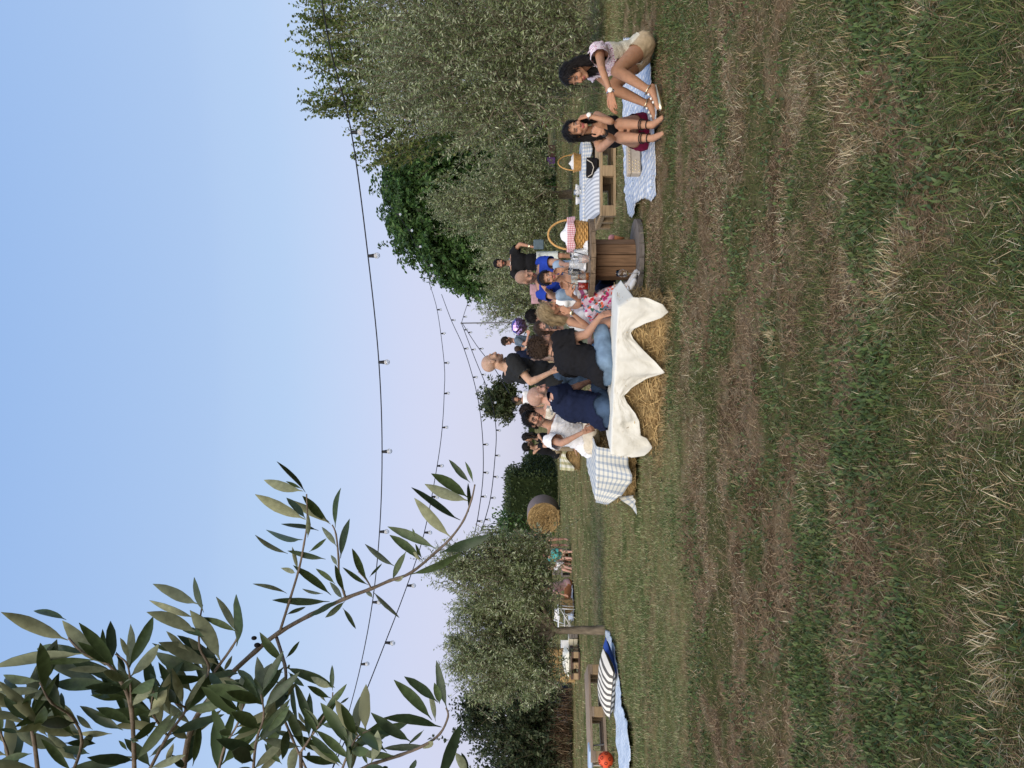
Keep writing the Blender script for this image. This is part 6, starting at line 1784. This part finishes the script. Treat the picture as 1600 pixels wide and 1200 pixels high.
# ---- woman with headband
p = Person('woman with a dark headband and black straps facing us behind the spool table', A(985, 438, 9.1), A(945, 437, 9.08), A(880, 437, 8.98), 180, A(856, 434, 8.90), (182, -6, 8), .97, True, skin=(.45, .255, .165), lod=0,
           armR=(A(912, 460, 8.80), A(890, 450, 8.66)), armL=(A(908, 412, 8.80), A(880, 421, 8.68)), handR=((.3, 0, 1), (-.2, .9, 0)), handL=((-.2, 0, 1), (.2, .9, 0)), curlR=.7, curlL=.8,
           legR=(A(938, 452, 8.62), A(985, 456, 8.66)), legL=(A(938, 430, 8.62), A(985, 430, 8.66)), lips=(.48, .12, .12))
p.wear('top', CBLACK, {'torso': (.05, .72)}, .010, None, .004)
p.wear('trousers', CNAVY, {'torso': (-.5, .10), 'thL': (-.3, 2), 'thR': (-.3, 2), 'shL': (-.3, .5), 'shR': (-.3, .5)}, .014, None, .006)
for sg in (-1, 1):
    q0 = p.P + p.up * (p.TL * .70) + p.rt * sg * .06 + p.fw * .115; q1 = p.P + p.up * (p.TL * .98) + p.rt * sg * .10
    child('shoulder_strap', MB().tube([q0, q0.lerp(q1, .6) + p.fw * .02, q1], .006, 6).mesh('shoulder_strap', [CBLACK]), p.o)
p.hair(HDARKBR, 'short', .014, -.08, .076, .005, locks=[[(0, -.11, .0, .04), (0, -.125, -.05, .04)]])
child('headband', MB().tube([p.hp(.088 * math.cos(t), .04, .03 + .098 * math.sin(t)) for t in np.linspace(-.25, 3.4, 20)], .011, 6).mesh('headband', [CNAVY]), p.o)
# ---- man in blue
p = Person('man in cobalt blue T shirt leaning behind the woman with the headband', A(975, 436, 9.9), A(905, 436, 9.9), A(838, 434, 9.75), 182, A(821, 433, 9.66), (150, -34, 6), 1.06, skin=(.42, .24, .165), lod=1, wd=.98,
           armL=(A(870, 409, 9.6), A(884, 414, 9.3)), armR=(A(868, 464, 9.6), A(852, 452, 9.3)), curlL=.6, curlR=.6,
           legR=(A(874, 462, 9.5), A(960, 462, 9.55)), legL=(A(872, 415, 9.5), A(960, 412, 9.55)), scalp=(.22, .15, .11), beard=(.16, .10, .07))
p.wear('t_shirt', CBLUE, {'torso': (-.1, .96), 'uaR': (-.3, .6), 'uaL': (-.3, .6)}, .02, {'uaR': .016, 'uaL': .016}, .007)
p.wear('jeans', cloth_mat('pale_denim', (.30, .40, .52)), {'torso': (-.5, .10), 'thL': (-.3, 2), 'thR': (-.3, 2), 'shL': (-.3, .95), 'shR': (-.3, .95)}, .016, None, .007)
# ---- man standing in black and white shorts
p = Person('bearded man in black T shirt and pale shorts standing in front of the olive tree', A(918, 410, 15.0), A(842, 409, 15.0), A(787, 411, 15.0), 172, A(775, 412, 14.95), (184, -2, 0), 1.0, skin=(.40, .22, .145), wd=1.12, belly=.02, lod=1,
           armL=(A(808, 387, 14.95), A(829, 385, 14.8)), armR=(A(810, 433, 14.95), A(832, 432, 14.75)), curlL=.6, curlR=.5, beard=(.03, .02, .016), brow=(.02, .014, .01))
p.wear('t_shirt', CBLACK, {'torso': (-.12, .97), 'uaR': (-.3, .58), 'uaL': (-.3, .58)}, .022, {'uaR': .018, 'uaL': .018}, .007)
p.wear('shorts', CIVORY, {'torso': (-.5, .08), 'thL': (-.3, .86), 'thR': (-.3, .86)}, .03, None, .008)
p.hair(HBLACK, 'short', .012, -.05, .068, .004)
for sd in 'LR': p.wear('shoe', mat('white_canvas', (.6, .6, .6)), {'ft' + sd: (-1, 2)}, .012, None, 0)
p.watch('L', MGOLDF, MGOLDF); p.ring('necklace', 'neck', .05, .085, .004, MSILVER)
q = A(832, 382, 14.75)
o = thing('paper_bag', 'slate blue bag carried by the man in pale shorts', 'bag', q); child('pouch', MB().box((-.09, -.04, -.22), (.09, .04, -.02), 0, None, .015).mesh('pouch', [mat('slate_cloth', (.10, .14, .17), rough=.9)]), o); child('handle', MB().tube([(-.05, 0, -.03), (0, 0, .02), (.05, 0, -.03)], .006, 5).mesh('handle', [MBLACK]), o)

# ---- further back
def standing(label, hx, hy, d, yaw, shirt, trouser, hairm, skin=PINKISH, size=1.0, female=False, lod=2, armL=None, armR=None, hd=None, beard=None, shorts=False, long=False, sname='shirt', curly=False, bald=False, wd=1.0, seat=None, legs=None, sleeves=.6, curl=.5):
    """upright figure whose head is seen at photo (hx, hy)"""
    H = at(hx, hy, d)
    k = size
    if seat is None:
        k = size = max(.85, min(1.08, (H.z + .10) / 1.74))
        N = H + Vector((0, 0, -.165 * k)); P = N + Vector((0, 0, -.52 * k))
        base = (H.x, H.y)
    else:
        P = seat; N = P + (H - P).normalized() * .5 * k; base = (P.x, P.y)
    p = Person(label, (base[0], base[1], 0), P, N, yaw, H, hd or (yaw, -5, 0), size, female, wd, 0.0, skin, lod, armL, armR, *(legs or (None, None)), beard=beard, curlL=curl, curlR=curl, scalp=(.36, .25, .2) if bald else None)
    p.wear(sname, shirt, {'torso': (-.12, .96), 'uaR': (-.3, sleeves), 'uaL': (-.3, sleeves)}, .02, None, .006)
    z = {'torso': (-.5, .08), 'thL': (-.3, .6 if shorts else 2), 'thR': (-.3, .6 if shorts else 2)}
    if not shorts: z.update({'shL': (-.3, .95), 'shR': (-.3, .95)})
    p.wear('shorts' if shorts else 'trousers', trouser, z, .018, None, .006)
    if not bald:
        lk = [[(.055, -.03, .05, .05), (.078, -.03, -.06, .04), (.08, -.02, -.2, .03)], [(-.055, -.03, .05, .05), (-.078, -.03, -.06, .04), (-.08, -.02, -.2, .03)], [(0, -.09, .02, .05), (0, -.10, -.15, .05)]] if long else ()
        p.hair(hairm, 'curly' if curly else 'long', .016, -.07, .072, .006, locks=lk)
    return p
standing('man in flecked grey shirt looking down beside the shiny balloon', 792, 533, 18, -95, CGREYBLUE, CDENIMD, HDARKBR, beard=(.04, .028, .02), hd=(-100, -32, 0), armR=(A(812, 514, 17.9), A(806, 509, 17.6)), armL=(A(820, 538, 17.8), A(826, 520, 17.6)))
standing('dark haired person in white top with face turned away behind the blonde woman', 835, 494, 11.0, 60, CWHITE, CDENIMD, HBLACK, hd=(60, -35, 0), lod=1, seat=A(905, 505, 11.1), female=True, size=.95, legs=((A(910, 480, 10.9), A(952, 478, 10.8)), (A(910, 490, 10.7), A(952, 488, 10.6))))
standing('person with brown hair glimpsed in the crowd just left of the grey shirted man', 811, 545, 19, 20, CCREAM, CDENIMD, HBROWN, shorts=False)
standing('man in dark blue denim shirt glimpsed in the crowd beyond the curly haired man', 809, 557, 18, 150, CDENIMD, CDENIMD, HDARKBR)
standing('pink faced person glimpsed just below the chin of the bald standing man', 794, 565, 17, 200, CNAVY, CKHAKI, HBROWN, skin=(.52, .29, .22))
standing('tanned person in an open white shirt standing far off under the round tree', 807, 624, 20, 175, CWHITE, CKHAKI, HDARKBR, skin=(.36, .2, .13), beard=(.04, .03, .02))
MSTRIPE = floral_mat('grey_cream_stripes', (.50, .45, .36), [(.22, .22, .22), (.66, .62, .55)], 16, .5, .6)
standing('person in a striped beige shirt mostly hidden between the two bald men', 823, 641, 10.6, 20, MSTRIPE, CKHAKI, HDARKBR, lod=1, seat=A(905, 646, 10.7), legs=((A(900, 636, 11.1), A(955, 634, 11.1)), (A(900, 650, 11.1), A(955, 650, 11.1))))
standing('person in white glimpsed behind the headband woman and the blonde', 848, 468, 14.5, 190, CWHITE, CDENIMD, HBLACK, female=True, size=.95, seat=A(905, 468, 14.6), legs=((A(905, 474, 14.2), A(921, 474, 14.2)), (A(905, 462, 14.2), A(921, 462, 14.2))))
for (cx, cy, lb) in ((836, 452, 'dusty pink cushion hung up in the far crowd beside the blue shirt'), (838, 466, 'dusty pink cushion with a white edge in the far crowd behind the blonde')):
    c = A(cx, cy, 15.5); cushion('pink_cushion', lb, c, .22, .20, .09, mat('dusty_pink', (.42, .26, .29), rough=.9), R(12), (R(80), 0))
# embracing couple
standing('long haired woman in black being embraced on the far checked bale', 823, 684, 17.1, -75, CBLACK, CKHAKI, HBLACK, female=True, long=True, size=.95, seat=A(868, 685, 17.3), legs=((A(866, 700, 16.9), A(905, 702, 16.9)), (A(866, 694, 17.3), A(905, 696, 17.3))), armL=(A(848, 694, 16.9), A(840, 703, 16.9)), skin=(.46, .28, .19), hd=(-80, -5, 10))
standing('dark haired man in black T shirt hugging the long haired woman on the far bale', 825, 697, 17.0, 70, CBLACK, CKHAKI, HBLACK, seat=A(868, 705, 17.2), legs=((A(864, 688, 17.4), A(905, 686, 17.4)), (A(864, 692, 17.0), A(905, 690, 17.0))), armR=(A(850, 697, 16.8), A(845, 685, 16.8)), skin=(.46, .28, .19), hd=(60, -8, -8), beard=(.05, .035, .03))
# left background
standing('white blonde woman in dusty rose sitting on a pale blue blanket far left', 852, 921, 20, -70, CROSE, cloth_mat('rust_cotton', (.30, .12, .05)), mat('white_blond_hair', (.62, .55, .42), rough=.5, var=.3, scale=40), female=True, long=False, size=.97, seat=A(886, 914, 20.2), legs=((A(886, 934, 19.8), A(894, 950, 19.6)), (A(888, 936, 20.2), A(895, 954, 20.2))), skin=(.42, .24, .16), armL=(A(870, 926, 19.7), A(882, 930, 19.6)))
standing('person in teal and white top sitting on the bench under the left olive', 857, 867, 21, 200, CTEAL, cloth_mat('rust_shorts', (.25, .10, .06)), HBROWN, female=True, size=.92, seat=A(881, 867, 21.2), shorts=True, legs=((A(880, 862, 20.7), A(890, 862, 20.6)), (A(880, 872, 20.7), A(890, 872, 20.6))))
standing('person in white top leaning over beside the teal top under the left olive', 861, 885, 21, 240, CWHITE, CCREAM, HBROWN, female=True, size=.92, seat=A(881, 879, 21.4), shorts=True, legs=((A(880, 888, 20.7), A(891, 888, 20.7)), (A(880, 893, 20.9), A(891, 893, 20.9))))
standing('bare legged person in dark shorts standing half hidden by the olive beside the round bale', 801, 846, 22, 180, CCHAR, CNAVY, HBROWN, shorts=True, lod=2)
q_ = gnd(891, 905)
boards('garden_bench', 'grey slatted garden bench under the left olive tree', 'bench', (q_.x, q_.y + .1, 0), 0, [('seat_slat', (0, 0, .2), (.75, .1, .225), MWOODGREY), ('seat_slat', (0, .12, .2), (.75, .22, .225), MWOODGREY), ('seat_slat', (0, .24, .2), (.75, .34, .225), MWOODGREY),
    ('backrest_slat', (0, .36, .28), (.75, .385, .36), MWOODGREY), ('backrest_slat', (0, .36, .38), (.75, .385, .46), MWOODGREY), ('leg', (.03, .02, 0), (.08, .32, .198), MWOODGREY), ('leg', (.67, .02, 0), (.72, .32, .198), MWOODGREY), ('post', (.0, .387, 0), (.05, .42, .48), MWOODGREY), ('post', (.70, .387, 0), (.75, .42, .48), MWOODGREY)])
ground_cloth('picnic_blanket', 'narrow pale blue blanket under the white blonde woman far left', [(889, 915), (889, 968), (898, 968), (896, 915)], MGINGHAM, .06, 0, .02)

# ================================================================== THE NEAR OLIVE, upper left
MLTOP = mat('olive_leaf_upper', (0.095, 0.142, 0.056), rough=0.45, var=0.35, scale=9, spec=0.5)
MLBOT = mat('olive_leaf_under', (0.37, 0.385, 0.23), rough=0.7, var=0.25, scale=9, spec=0.2)
MLTOP2 = mat('olive_leaf_upper_dark', (0.060, 0.096, 0.048), rough=0.42, var=0.3, scale=9, spec=0.5)
MLBOT2 = mat('olive_leaf_under_grey', (0.29, 0.325, 0.21), rough=0.7, var=0.25, scale=9, spec=0.2)
def let_light_through(m, fac):
    nt = m.node_tree; N, L = nt.nodes, nt.links; p_ = N['Principled BSDF']
    t_ = N.new('ShaderNodeBsdfTranslucent'); L.new(p_.inputs['Base Color'].links[0].from_socket, t_.inputs['Color'])
    mx = N.new('ShaderNodeMixShader'); mx.inputs[0].default_value = fac
    L.new(p_.outputs[0], mx.inputs[1]); L.new(t_.outputs[0], mx.inputs[2]); L.new(mx.outputs[0], N['Material Output'].inputs['Surface'])
for m_ in (MLTOP, MLTOP2, MLBOT, MLBOT2): let_light_through(m_, .25)
MTWIG = mat('olive_twig', (0.215, 0.17, 0.13), rough=0.85, var=0.3, scale=60, bump=0.4, bscale=120, spec=0.15)
def leaf_mesh(ratio, curl, fold, mats, seed):
    """thin pointed leaf of length 1 along +Y with two differently coloured faces"""
    rs_ = random.Random(seed)
    n = 9
    prof = [0.05, 0.16, 0.58, 0.86, 0.98, 1.0, 0.92, 0.74, 0.44, 0.03]
    top, bot = [], []
    for i in range(n + 1):
        t = i / n
        w = ratio * 0.5 * prof[i] * rs_.uniform(.93, 1.05)
        z = curl * t * t + 0.012 * math.sin(t * 5 + seed); sx = 0.02 * math.sin(t * 4 + seed * 2)
        e_ = abs(fold) * w
        top.append([(-w + sx, t, z + e_ * (1 if fold > 0 else -1)), (sx, t, z), (w + sx, t, z + e_ * (1 if fold > 0 else -1))])
        bot.append([(p[0], p[1], p[2] - 0.006) for p in top[-1]])
    vv = [p for r_ in top for p in r_] + [p for r_ in bot for p in r_]
    o_ = 3 * (n + 1); ff, mi = [], []
    for i in range(n):
        for s_ in (0, 1):
            a = 3 * i + s_
            ff.append((a, a + 1, a + 4, a + 3)); mi.append(0)
            ff.append((o_ + a, o_ + a + 3, o_ + a + 4, o_ + a + 1)); mi.append(1)
    b = MB()
    for f_, m_ in zip(ff, mi):
        b.f.append(list(f_)); b.m.append(m_); b.sm.append(True)
    b.v = [Vector(p) for p in vv]
    return b.mesh('leaf', mats)
LEAVES = [leaf_mesh(r_, c_, f_, [(MLTOP, MLBOT), (MLTOP2, MLBOT2)][k_ % 2], k_) for k_, (r_, c_, f_) in enumerate(
    ((.20, .14, .25), (.225, -.14, .3), (.19, .24, .35), (.245, .10, .2), (.21, -.22, .3), (.18, .2, .4), (.235, .08, .35), (.20, -.12, .2)))]
tp = Vector((-1.75, 1.05, 0))
near = thing('olive_tree', 'near olive branch with long leaves hanging into the sky at the upper left', 'tree', tp)
def PN(x, y, d): return at(x, y, d) - tp
twigs = MB()
PATHS = []
def twig(pts, r0, r1):
    P = [PN(*p) for p in pts]
    # rounded path
    Q = []
    for i in range(len(P) - 1):
        p0, p1, p2, p3 = P[max(i - 1, 0)], P[i], P[i + 1], P[min(i + 2, len(P) - 1)]
        for t in (0, .25, .5, .75):
            Q.append(0.5 * ((2 * p1) + (p2 - p0) * t + (2 * p0 - 5 * p1 + 4 * p2 - p3) * t * t + (3 * p1 - p0 - 3 * p2 + p3) * t ** 3))
    Q.append(P[-1])
    n = len(Q)
    rr = [.78 * (r0 + (r1 - r0) * i / (n - 1)) * (1.18 if i % 4 == 0 and i else 1.0) for i in range(n)]
    twigs.tube(Q, rr, 7)
    PATHS.append(Q)
    return Q
M1 = twig([(285, 1215, 1.00), (300, 1135, 1.01), (345, 1070, 1.03), (400, 1017, 1.05), (437, 988, 1.06), (485, 961, 1.07), (540, 935, 1.08), (580, 920, 1.08), (610, 907, 1.09), (642, 895, 1.09), (682, 862, 1.10), (705, 840, 1.10), (725, 812, 1.11), (737, 780, 1.11), (742, 757, 1.11)], .0050, .0014)
twig([(437, 988, 1.06), (452, 940, 1.05), (467, 890, 1.05), (475, 850, 1.04), (480, 815, 1.04), (479, 772, 1.04)], 0.0026, .0011)
twig([(540, 935, 1.08), (530, 900, 1.06), (529, 872, 1.06), (525, 835, 1.06), (519, 820, 1.06)], .0024, .0012)
twig([(580, 920, 1.08), (574, 908, 1.07), (560, 893, 1.06)], .0016, .0010)
twig([(432, 996, 1.06), (445, 1040, 1.02), (446, 1070, 1.0), (440, 1108, .99), (455, 1150, .98), (480, 1205, .97)], .0030, .0018)
twig([(322, 1066, 1.02), (342, 1040, .99), (362, 1012, .98), (372, 992, .98), (368, 975, .98)], .0028, .0012)
twig([(322, 1066, 1.02), (326, 1040, .97), (312, 1012, .96), (312, 975, .96), (316, 945, .96)], .0024, .0012)
twig([(210, 1210, .93), (205, 1107, .92), (186, 1060, .91), (165, 1035, .91), (130, 1020, .90), (107, 997, .90)], .0036, .0014)
twig([(205, 1107, .92), (203, 1060, .91), (197, 1035, .91), (180, 1022, .91)], .0018, .0010)
twig([(540, 1215, .93), (580, 1195, .94), (625, 1180, .95), (660, 1166, .95), (687, 1147, .95), (700, 1120, .95), (697, 1106, .95)], .0032, .0013)
twig([(470, 1175, .97), (500, 1130, .97), (517, 1100, .97), (520, 1082, .97)], .0020, .0010)
twig([(230, 1210, .96), (262, 1150, .97), (290, 1110, .98), (275, 1100, .97)], .0030, .0016)
twig([(60, 1215, .86), (52, 1150, .86), (40, 1110, .86), (20, 1080, .86)], .0034, .0014)
twig([(110, 1215, .88), (128, 1160, .90), (112, 1120, .89), (80, 1098, .87), (62, 1066, .87)], .0026, .0012)
twig([(395, 1215, .95), (400, 1160, .95), (412, 1120, .95), (408, 1085, .95)], .0026, .0012)
twig([(560, 1215, .90), (600, 1215, .90), (680, 1225, .90), (712, 1215, .90)], .0030, .0014)
twig([(262, 1150, .97), (246, 1128, .95), (236, 1108, .94), (240, 1080, .93)], .0020, .0011)
twig([(340, 1215, .96), (350, 1170, .96), (372, 1130, .96), (380, 1100, .96)], .0024, .0012)
twig([(20, 1215, .88), (10, 1170, .88), (-5, 1130, .88)], .0024, .0012)
twig([(530, 1215, .95), (545, 1175, .95), (560, 1150, .95), (580, 1140, .95)], .0022, .0010)
# limbs out of the picture back to the trunk
limb0 = Vector((0.05, 0.0, 1.25))
for q, r_ in ((PATHS[0][0], .0075), (PATHS[7][0], .007), (PATHS[9][0], .006), (PATHS[12][0], .0055), (PATHS[13][0], .0045), (PATHS[11][0], .0045), (PATHS[14][0], .004), (PATHS[4][-1], .004), (PATHS[15][0], .004), (PATHS[10][0], .003)):
    m_ = limb0.lerp(q, .55) + Vector((0, .04, .10)); twigs.tube([limb0, limb0.lerp(m_, .5) + Vector((0, 0, .05)), m_, q], [.022, .015, .009, r_ * .78], 7)
child('twigs', twigs.mesh('twigs', [MTWIG]), near)
tb_ = MB(); branch(tb_, (0, 0, -.1), limb0, .085, .05, 0, .05, 8, 10); branch(tb_, limb0, limb0 + Vector((-.35, .3, .9)), .04, .012, 0, .1, 7, 7); branch(tb_, limb0, limb0 + Vector((-.3, -.35, .7)), .035, .012, 0, .1, 7, 7)
child('trunk', tb_.mesh('trunk', [MBARK]), near)
NLEAF = [0]
rl = random.Random(5)
far_leaves = []
def put_leaf(b, t, side, edge=None, wide=None):
    """b, t: base and tip in the tree's frame; side 1 shows the upper face to the camera, -1 the grey underside"""
    d = t - b; L = d.length; y = d / L
    c = (Vector((0, 0, CAM_H)) - tp - b).normalized()
    z = c - y * c.dot(y); z = z.normalized() * side
    ang = edge if edge is not None else rl.uniform(-.45, .45)
    z = Quaternion(y, ang) @ z
    x = y.cross(z)
    me = LEAVES[rl.randrange(len(LEAVES))]
    w = wide or rl.uniform(.82, 1.12)
    M_ = Matrix(((x.x * L * w, y.x * L, z.x * L, b.x), (x.y * L * w, y.y * L, z.y * L, b.y), (x.z * L * w, y.z * L, z.z * L, b.z), (0, 0, 0, 1)))
    if NLEAF[0] < 300:
        NLEAF[0] += 1
        o = bpy.data.objects.new('leaf', me); COL.objects.link(o); o.parent = near; o.matrix_basis = M_
    else:
        far_leaves.append((me, M_))
def near_d(x, y):
    best = min(((Q_[i], (Q_[i] + tp)) for Q_ in PATHS for i in range(0, len(Q_), 2)), key=lambda q: (q[1].x / q[1].y - (600 - y) / 1202) ** 2 + ((q[1].z - CAM_H) / q[1].y - (826 - x) / 1202) ** 2)
    return best[1].y
# (crop origin, leaves as base -> tip, face, edge-on?)
CR = {'a': (380, 700), 'b': (0, 900), 'c': (380, 900)}
EX = {'a': [(375,270,115,190,-1),(370,255,265,195,1),(385,280,240,65,1,1.35),(390,450,70,295,-1),(545,480,300,315,-1),(540,460,340,305,1),(390,440,280,320,1),(570,500,575,240,1,.9),(585,620,475,480,-1),(605,690,650,440,1,.6),
            (470,520,245,450,1,1.1),(400,560,420,430,-1),(410,650,520,570,1),(375,575,120,545,1,1.2),(280,660,60,585,-1,1.2),(345,760,300,630,-1),(515,695,295,620,1,.9),(330,780,260,760,-1),(275,910,95,808,-1,1.3),(550,920,300,740,1,.5),
            (590,740,530,660,-1),(575,850,460,745,1),(640,900,540,730,1),(785,855,610,770,1,.6),(780,825,655,640,1,.5),(790,810,855,715,1,.8),(950,735,755,630,-1,1.1),(625,940,545,850,-1),(540,960,195,920,1,.7),(500,910,375,905,-1,1.1),
            (640,960,510,1060,1),(600,960,410,1040,1),(620,1000,700,1120,1),(270,1045,385,985,1),(810,940,750,870,-1),(810,900,990,1025,-1,1.3),(1020,640,940,810,1),(1120,700,915,545,1),(1205,630,920,485,1),(1110,715,1010,600,-1),(1075,560,1060,500,1),
            (1005,800,930,840,-1),(1230,655,1540,535,1,.5),(1040,790,1370,715,1,1.2),(1300,560,1060,320,-1,.2),(1360,445,1030,305,1,1.2),(1410,335,1130,220,-1,.3),(1410,310,1170,160,1,.3),(1420,215,1290,75,1,.2),(1440,215,1405,70,1,.8),(1405,400,1425,215,1,.9),(1120,690,1060,600,1)],
      'b': [(430,395,25,255,-1,.2),(540,490,150,440,1),(520,480,0,520,-1,1.0),(660,560,360,275,-1,.2),(730,590,490,300,1,.3),(410,275,205,175,1,.7),(650,655,260,555,-1,.8),(700,690,310,650,1),(600,520,290,510,1,.8),(720,640,460,560,1),(815,520,745,385,-1),(790,600,715,485,1,1.2),(740,690,600,550,1),
            (1245,170,965,70,-1,.3),(1270,230,1195,10,1,.9),(1220,260,910,180,-1,.9),(1240,350,920,215,-1,.3),(1280,380,1130,330,1),(1385,530,1195,190,-1,.4),(1490,360,1360,130,-1,.4),(1480,440,1510,100,1,.9),(1480,350,1280,245,1),(1180,470,1040,345,-1),(1370,520,1120,385,1),(1170,465,945,455,1,1.1),
            (1280,600,930,495,1,.5),(1200,730,1040,495,-1,.3),(1060,860,1050,600,-1,.3),(1010,700,925,605,1),(1120,830,1080,650,1),(1440,640,1320,530,1),(1400,600,1445,500,-1),(1600,770,1410,650,1),(1600,740,1340,720,-1,.9),(1200,1190,1275,925,1,.7),(1600,690,1490,590,1),
            (250,960,50,660,-1,.4),(160,850,100,700,1),(300,880,155,690,1,1.1),(470,1000,285,800,1,.2),(400,850,380,710,1),(580,960,470,860,-1),(770,960,530,820,1,.3),(700,990,460,1000,-1,.4),(930,1000,690,760,1,.4),(940,980,860,750,1,.4),(1000,780,860,710,1),(380,1080,90,960,-1,.2),(500,930,410,820,-1),(180,920,0,850,-1,.5),(400,1040,600,1050,1),(930,1130,1090,1010,1,.2),(1000,1010,1140,840,1,.3),(200,1110,0,1160,1),(560,1110,390,1080,1),(800,1090,740,1010,1),(860,1120,480,1180,1,.4),(1040,1190,1080,1060,-1),(120,980,0,960,1),(300,1000,170,870,-1),(560,700,690,780,1),(840,690,830,830,1)],
      'c': [(245,545,110,370,1,.2),(250,600,140,610,1),(270,580,310,545,-1),(265,515,350,410,1),(280,600,385,690,1),(240,665,110,655,1,1.2),(250,780,295,720,1),(555,700,415,630,-1,.2),(560,720,565,540,1,.4),(550,760,380,690,1),(500,850,675,680,1,.6),(600,800,665,750,-1),(480,950,390,820,1),(520,790,455,690,-1),
            (140,990,300,780,1,.4),(130,830,75,640,1,.3),(100,770,0,600,1,.3),(110,1000,0,1150,1,.2),(360,1070,130,1010,-1,.6),(240,1180,135,1060,1,.3),(340,920,280,660,1,1.2),(390,930,345,850,-1),(470,1000,370,830,1),(330,1010,190,960,1),
            (1180,900,945,650,1,.1),(1220,790,1005,630,1,.2),(1230,800,1195,655,1),(1205,910,1165,720,-1,.2),(1275,830,1220,530,1,.4),(1045,1040,810,870,1,.2),(1240,940,870,905,1,1.0),(1130,960,1040,1040,1),(1130,1055,905,1060,1,.5),(950,1130,715,1110,1,.6),(1190,1030,1120,1090,-1),(900,1100,690,930,1,.3),(720,1080,600,930,-1,.2),(680,1110,615,1010,1),(690,1150,460,960,1,.2),(1050,1230,1070,1110,1),
            (1400,1260,1325,1075,-1,.3),(1410,1230,1360,1105,1),(1480,1240,1465,1160,-1),(560,1120,430,1010,1),(600,1190,440,1050,-1),(400,1160,420,1085,1),(860,1060,870,1000,1),(780,1180,740,1090,1)]}
for key, rows in EX.items():
    ox, oy = CR[key]
    for row in rows:
        bx, by, tx, ty, sd = row[:5]
        e_ = row[5] * .8 * rl.choice((-1, 1)) if len(row) > 5 else None
        b_ = (ox + bx / 4, oy + by / 4); t_ = (ox + tx / 4, oy + ty / 4)
        d = near_d(*b_) + rl.uniform(-.012, .012)
        put_leaf(PN(*b_, d), PN(*t_, d + rl.uniform(-.025, .025)), sd, e_)
# smaller leaves filling in along the twigs near the picture edge and beyond it
for Q in PATHS:
    for i in range(1, len(Q)):
        w = Q[i] + tp; py = 600 - w.x / w.y * 1202; px = 826 - (w.z - CAM_H) / w.y * 1202
        if py < 1040 or (px > 570 and py < 1190) or (px > 470 and py < 1110): continue
        for s_ in (-1, 1):
            if rl.random() < .45: continue
            dr = (Q[i] - Q[i - 1]).normalized(); sd_ = dr.cross(Vector((rl.gauss(0, 1), rl.gauss(0, 1), rl.gauss(0, 1)))).normalized()
            v = (dr * .6 + sd_ * .8 + Vector((0, 0, .25))).normalized() * rl.uniform(.042, .072)
            put_leaf(Q[i], Q[i] + v, rl.choice((-1, 1, 1)))
# the rest of the crown, to the left of the picture
for k_ in range(420):
    b_ = Vector((rl.uniform(-.75, .55), rl.uniform(-.5, .75), rl.uniform(1.2, 2.5)))
    w = b_ + tp
    if w.x > -.56 * max(w.y, .3) - .16 : continue
    v = Vector((rl.gauss(0, 1), rl.gauss(0, 1), rl.gauss(.4, .8))).normalized() * rl.uniform(.04, .07)
    far_leaves.append((LEAVES[k_ % len(LEAVES)], None, b_, b_ + v))
VV, FF, MI = [], [], []; off = 0
for it in far_leaves:
    me = it[0]
    if it[1] is not None: M_ = it[1]
    else:
        d = it[3] - it[2]; L = d.length; y = d / L; z = y.orthogonal().normalized(); x = y.cross(z)
        M_ = Matrix(((x.x * L, y.x * L, z.x * L, it[2].x), (x.y * L, y.y * L, z.y * L, it[2].y), (x.z * L, y.z * L, z.z * L, it[2].z), (0, 0, 0, 1)))
    n = len(me.vertices); co = np.empty(n * 3, np.float32); me.vertices.foreach_get('co', co); co = co.reshape(-1, 3)
    Mn = np.array(M_); VV.append(co @ Mn[:3, :3].T + Mn[:3, 3])
    fi = np.empty(len(me.loops), np.int32); me.loops.foreach_get('vertex_index', fi); FF.append(fi + off); off += n
    mi = np.empty(len(me.polygons), np.int32); me.polygons.foreach_get('material_index', mi); MI.append(mi)
if VV:
    F = np.concatenate(FF)
    child('leaves', np_mesh('leaves', np.concatenate(VV), F, np.full(len(F) // 4, 4), [MLTOP, MLBOT], np.concatenate(MI), smooth=True), near, kind='stuff')
MFRUIT = mat('green_olive_fruit', (.09, .11, .035), rough=.4, var=.2)
for (x, y, d, r_) in ((347, 1091, 1.0, .006), (361, 1110, 1.0, .0055), (402, 1008, 1.05, .0035), (397, 997, 1.05, .003)):
    child('olive', MB().ell(PN(x, y, d), (r_, r_, r_ * 1.3), None, 10).mesh('olive', [MFRUIT if r_ > .004 else MLEATHER]), near)
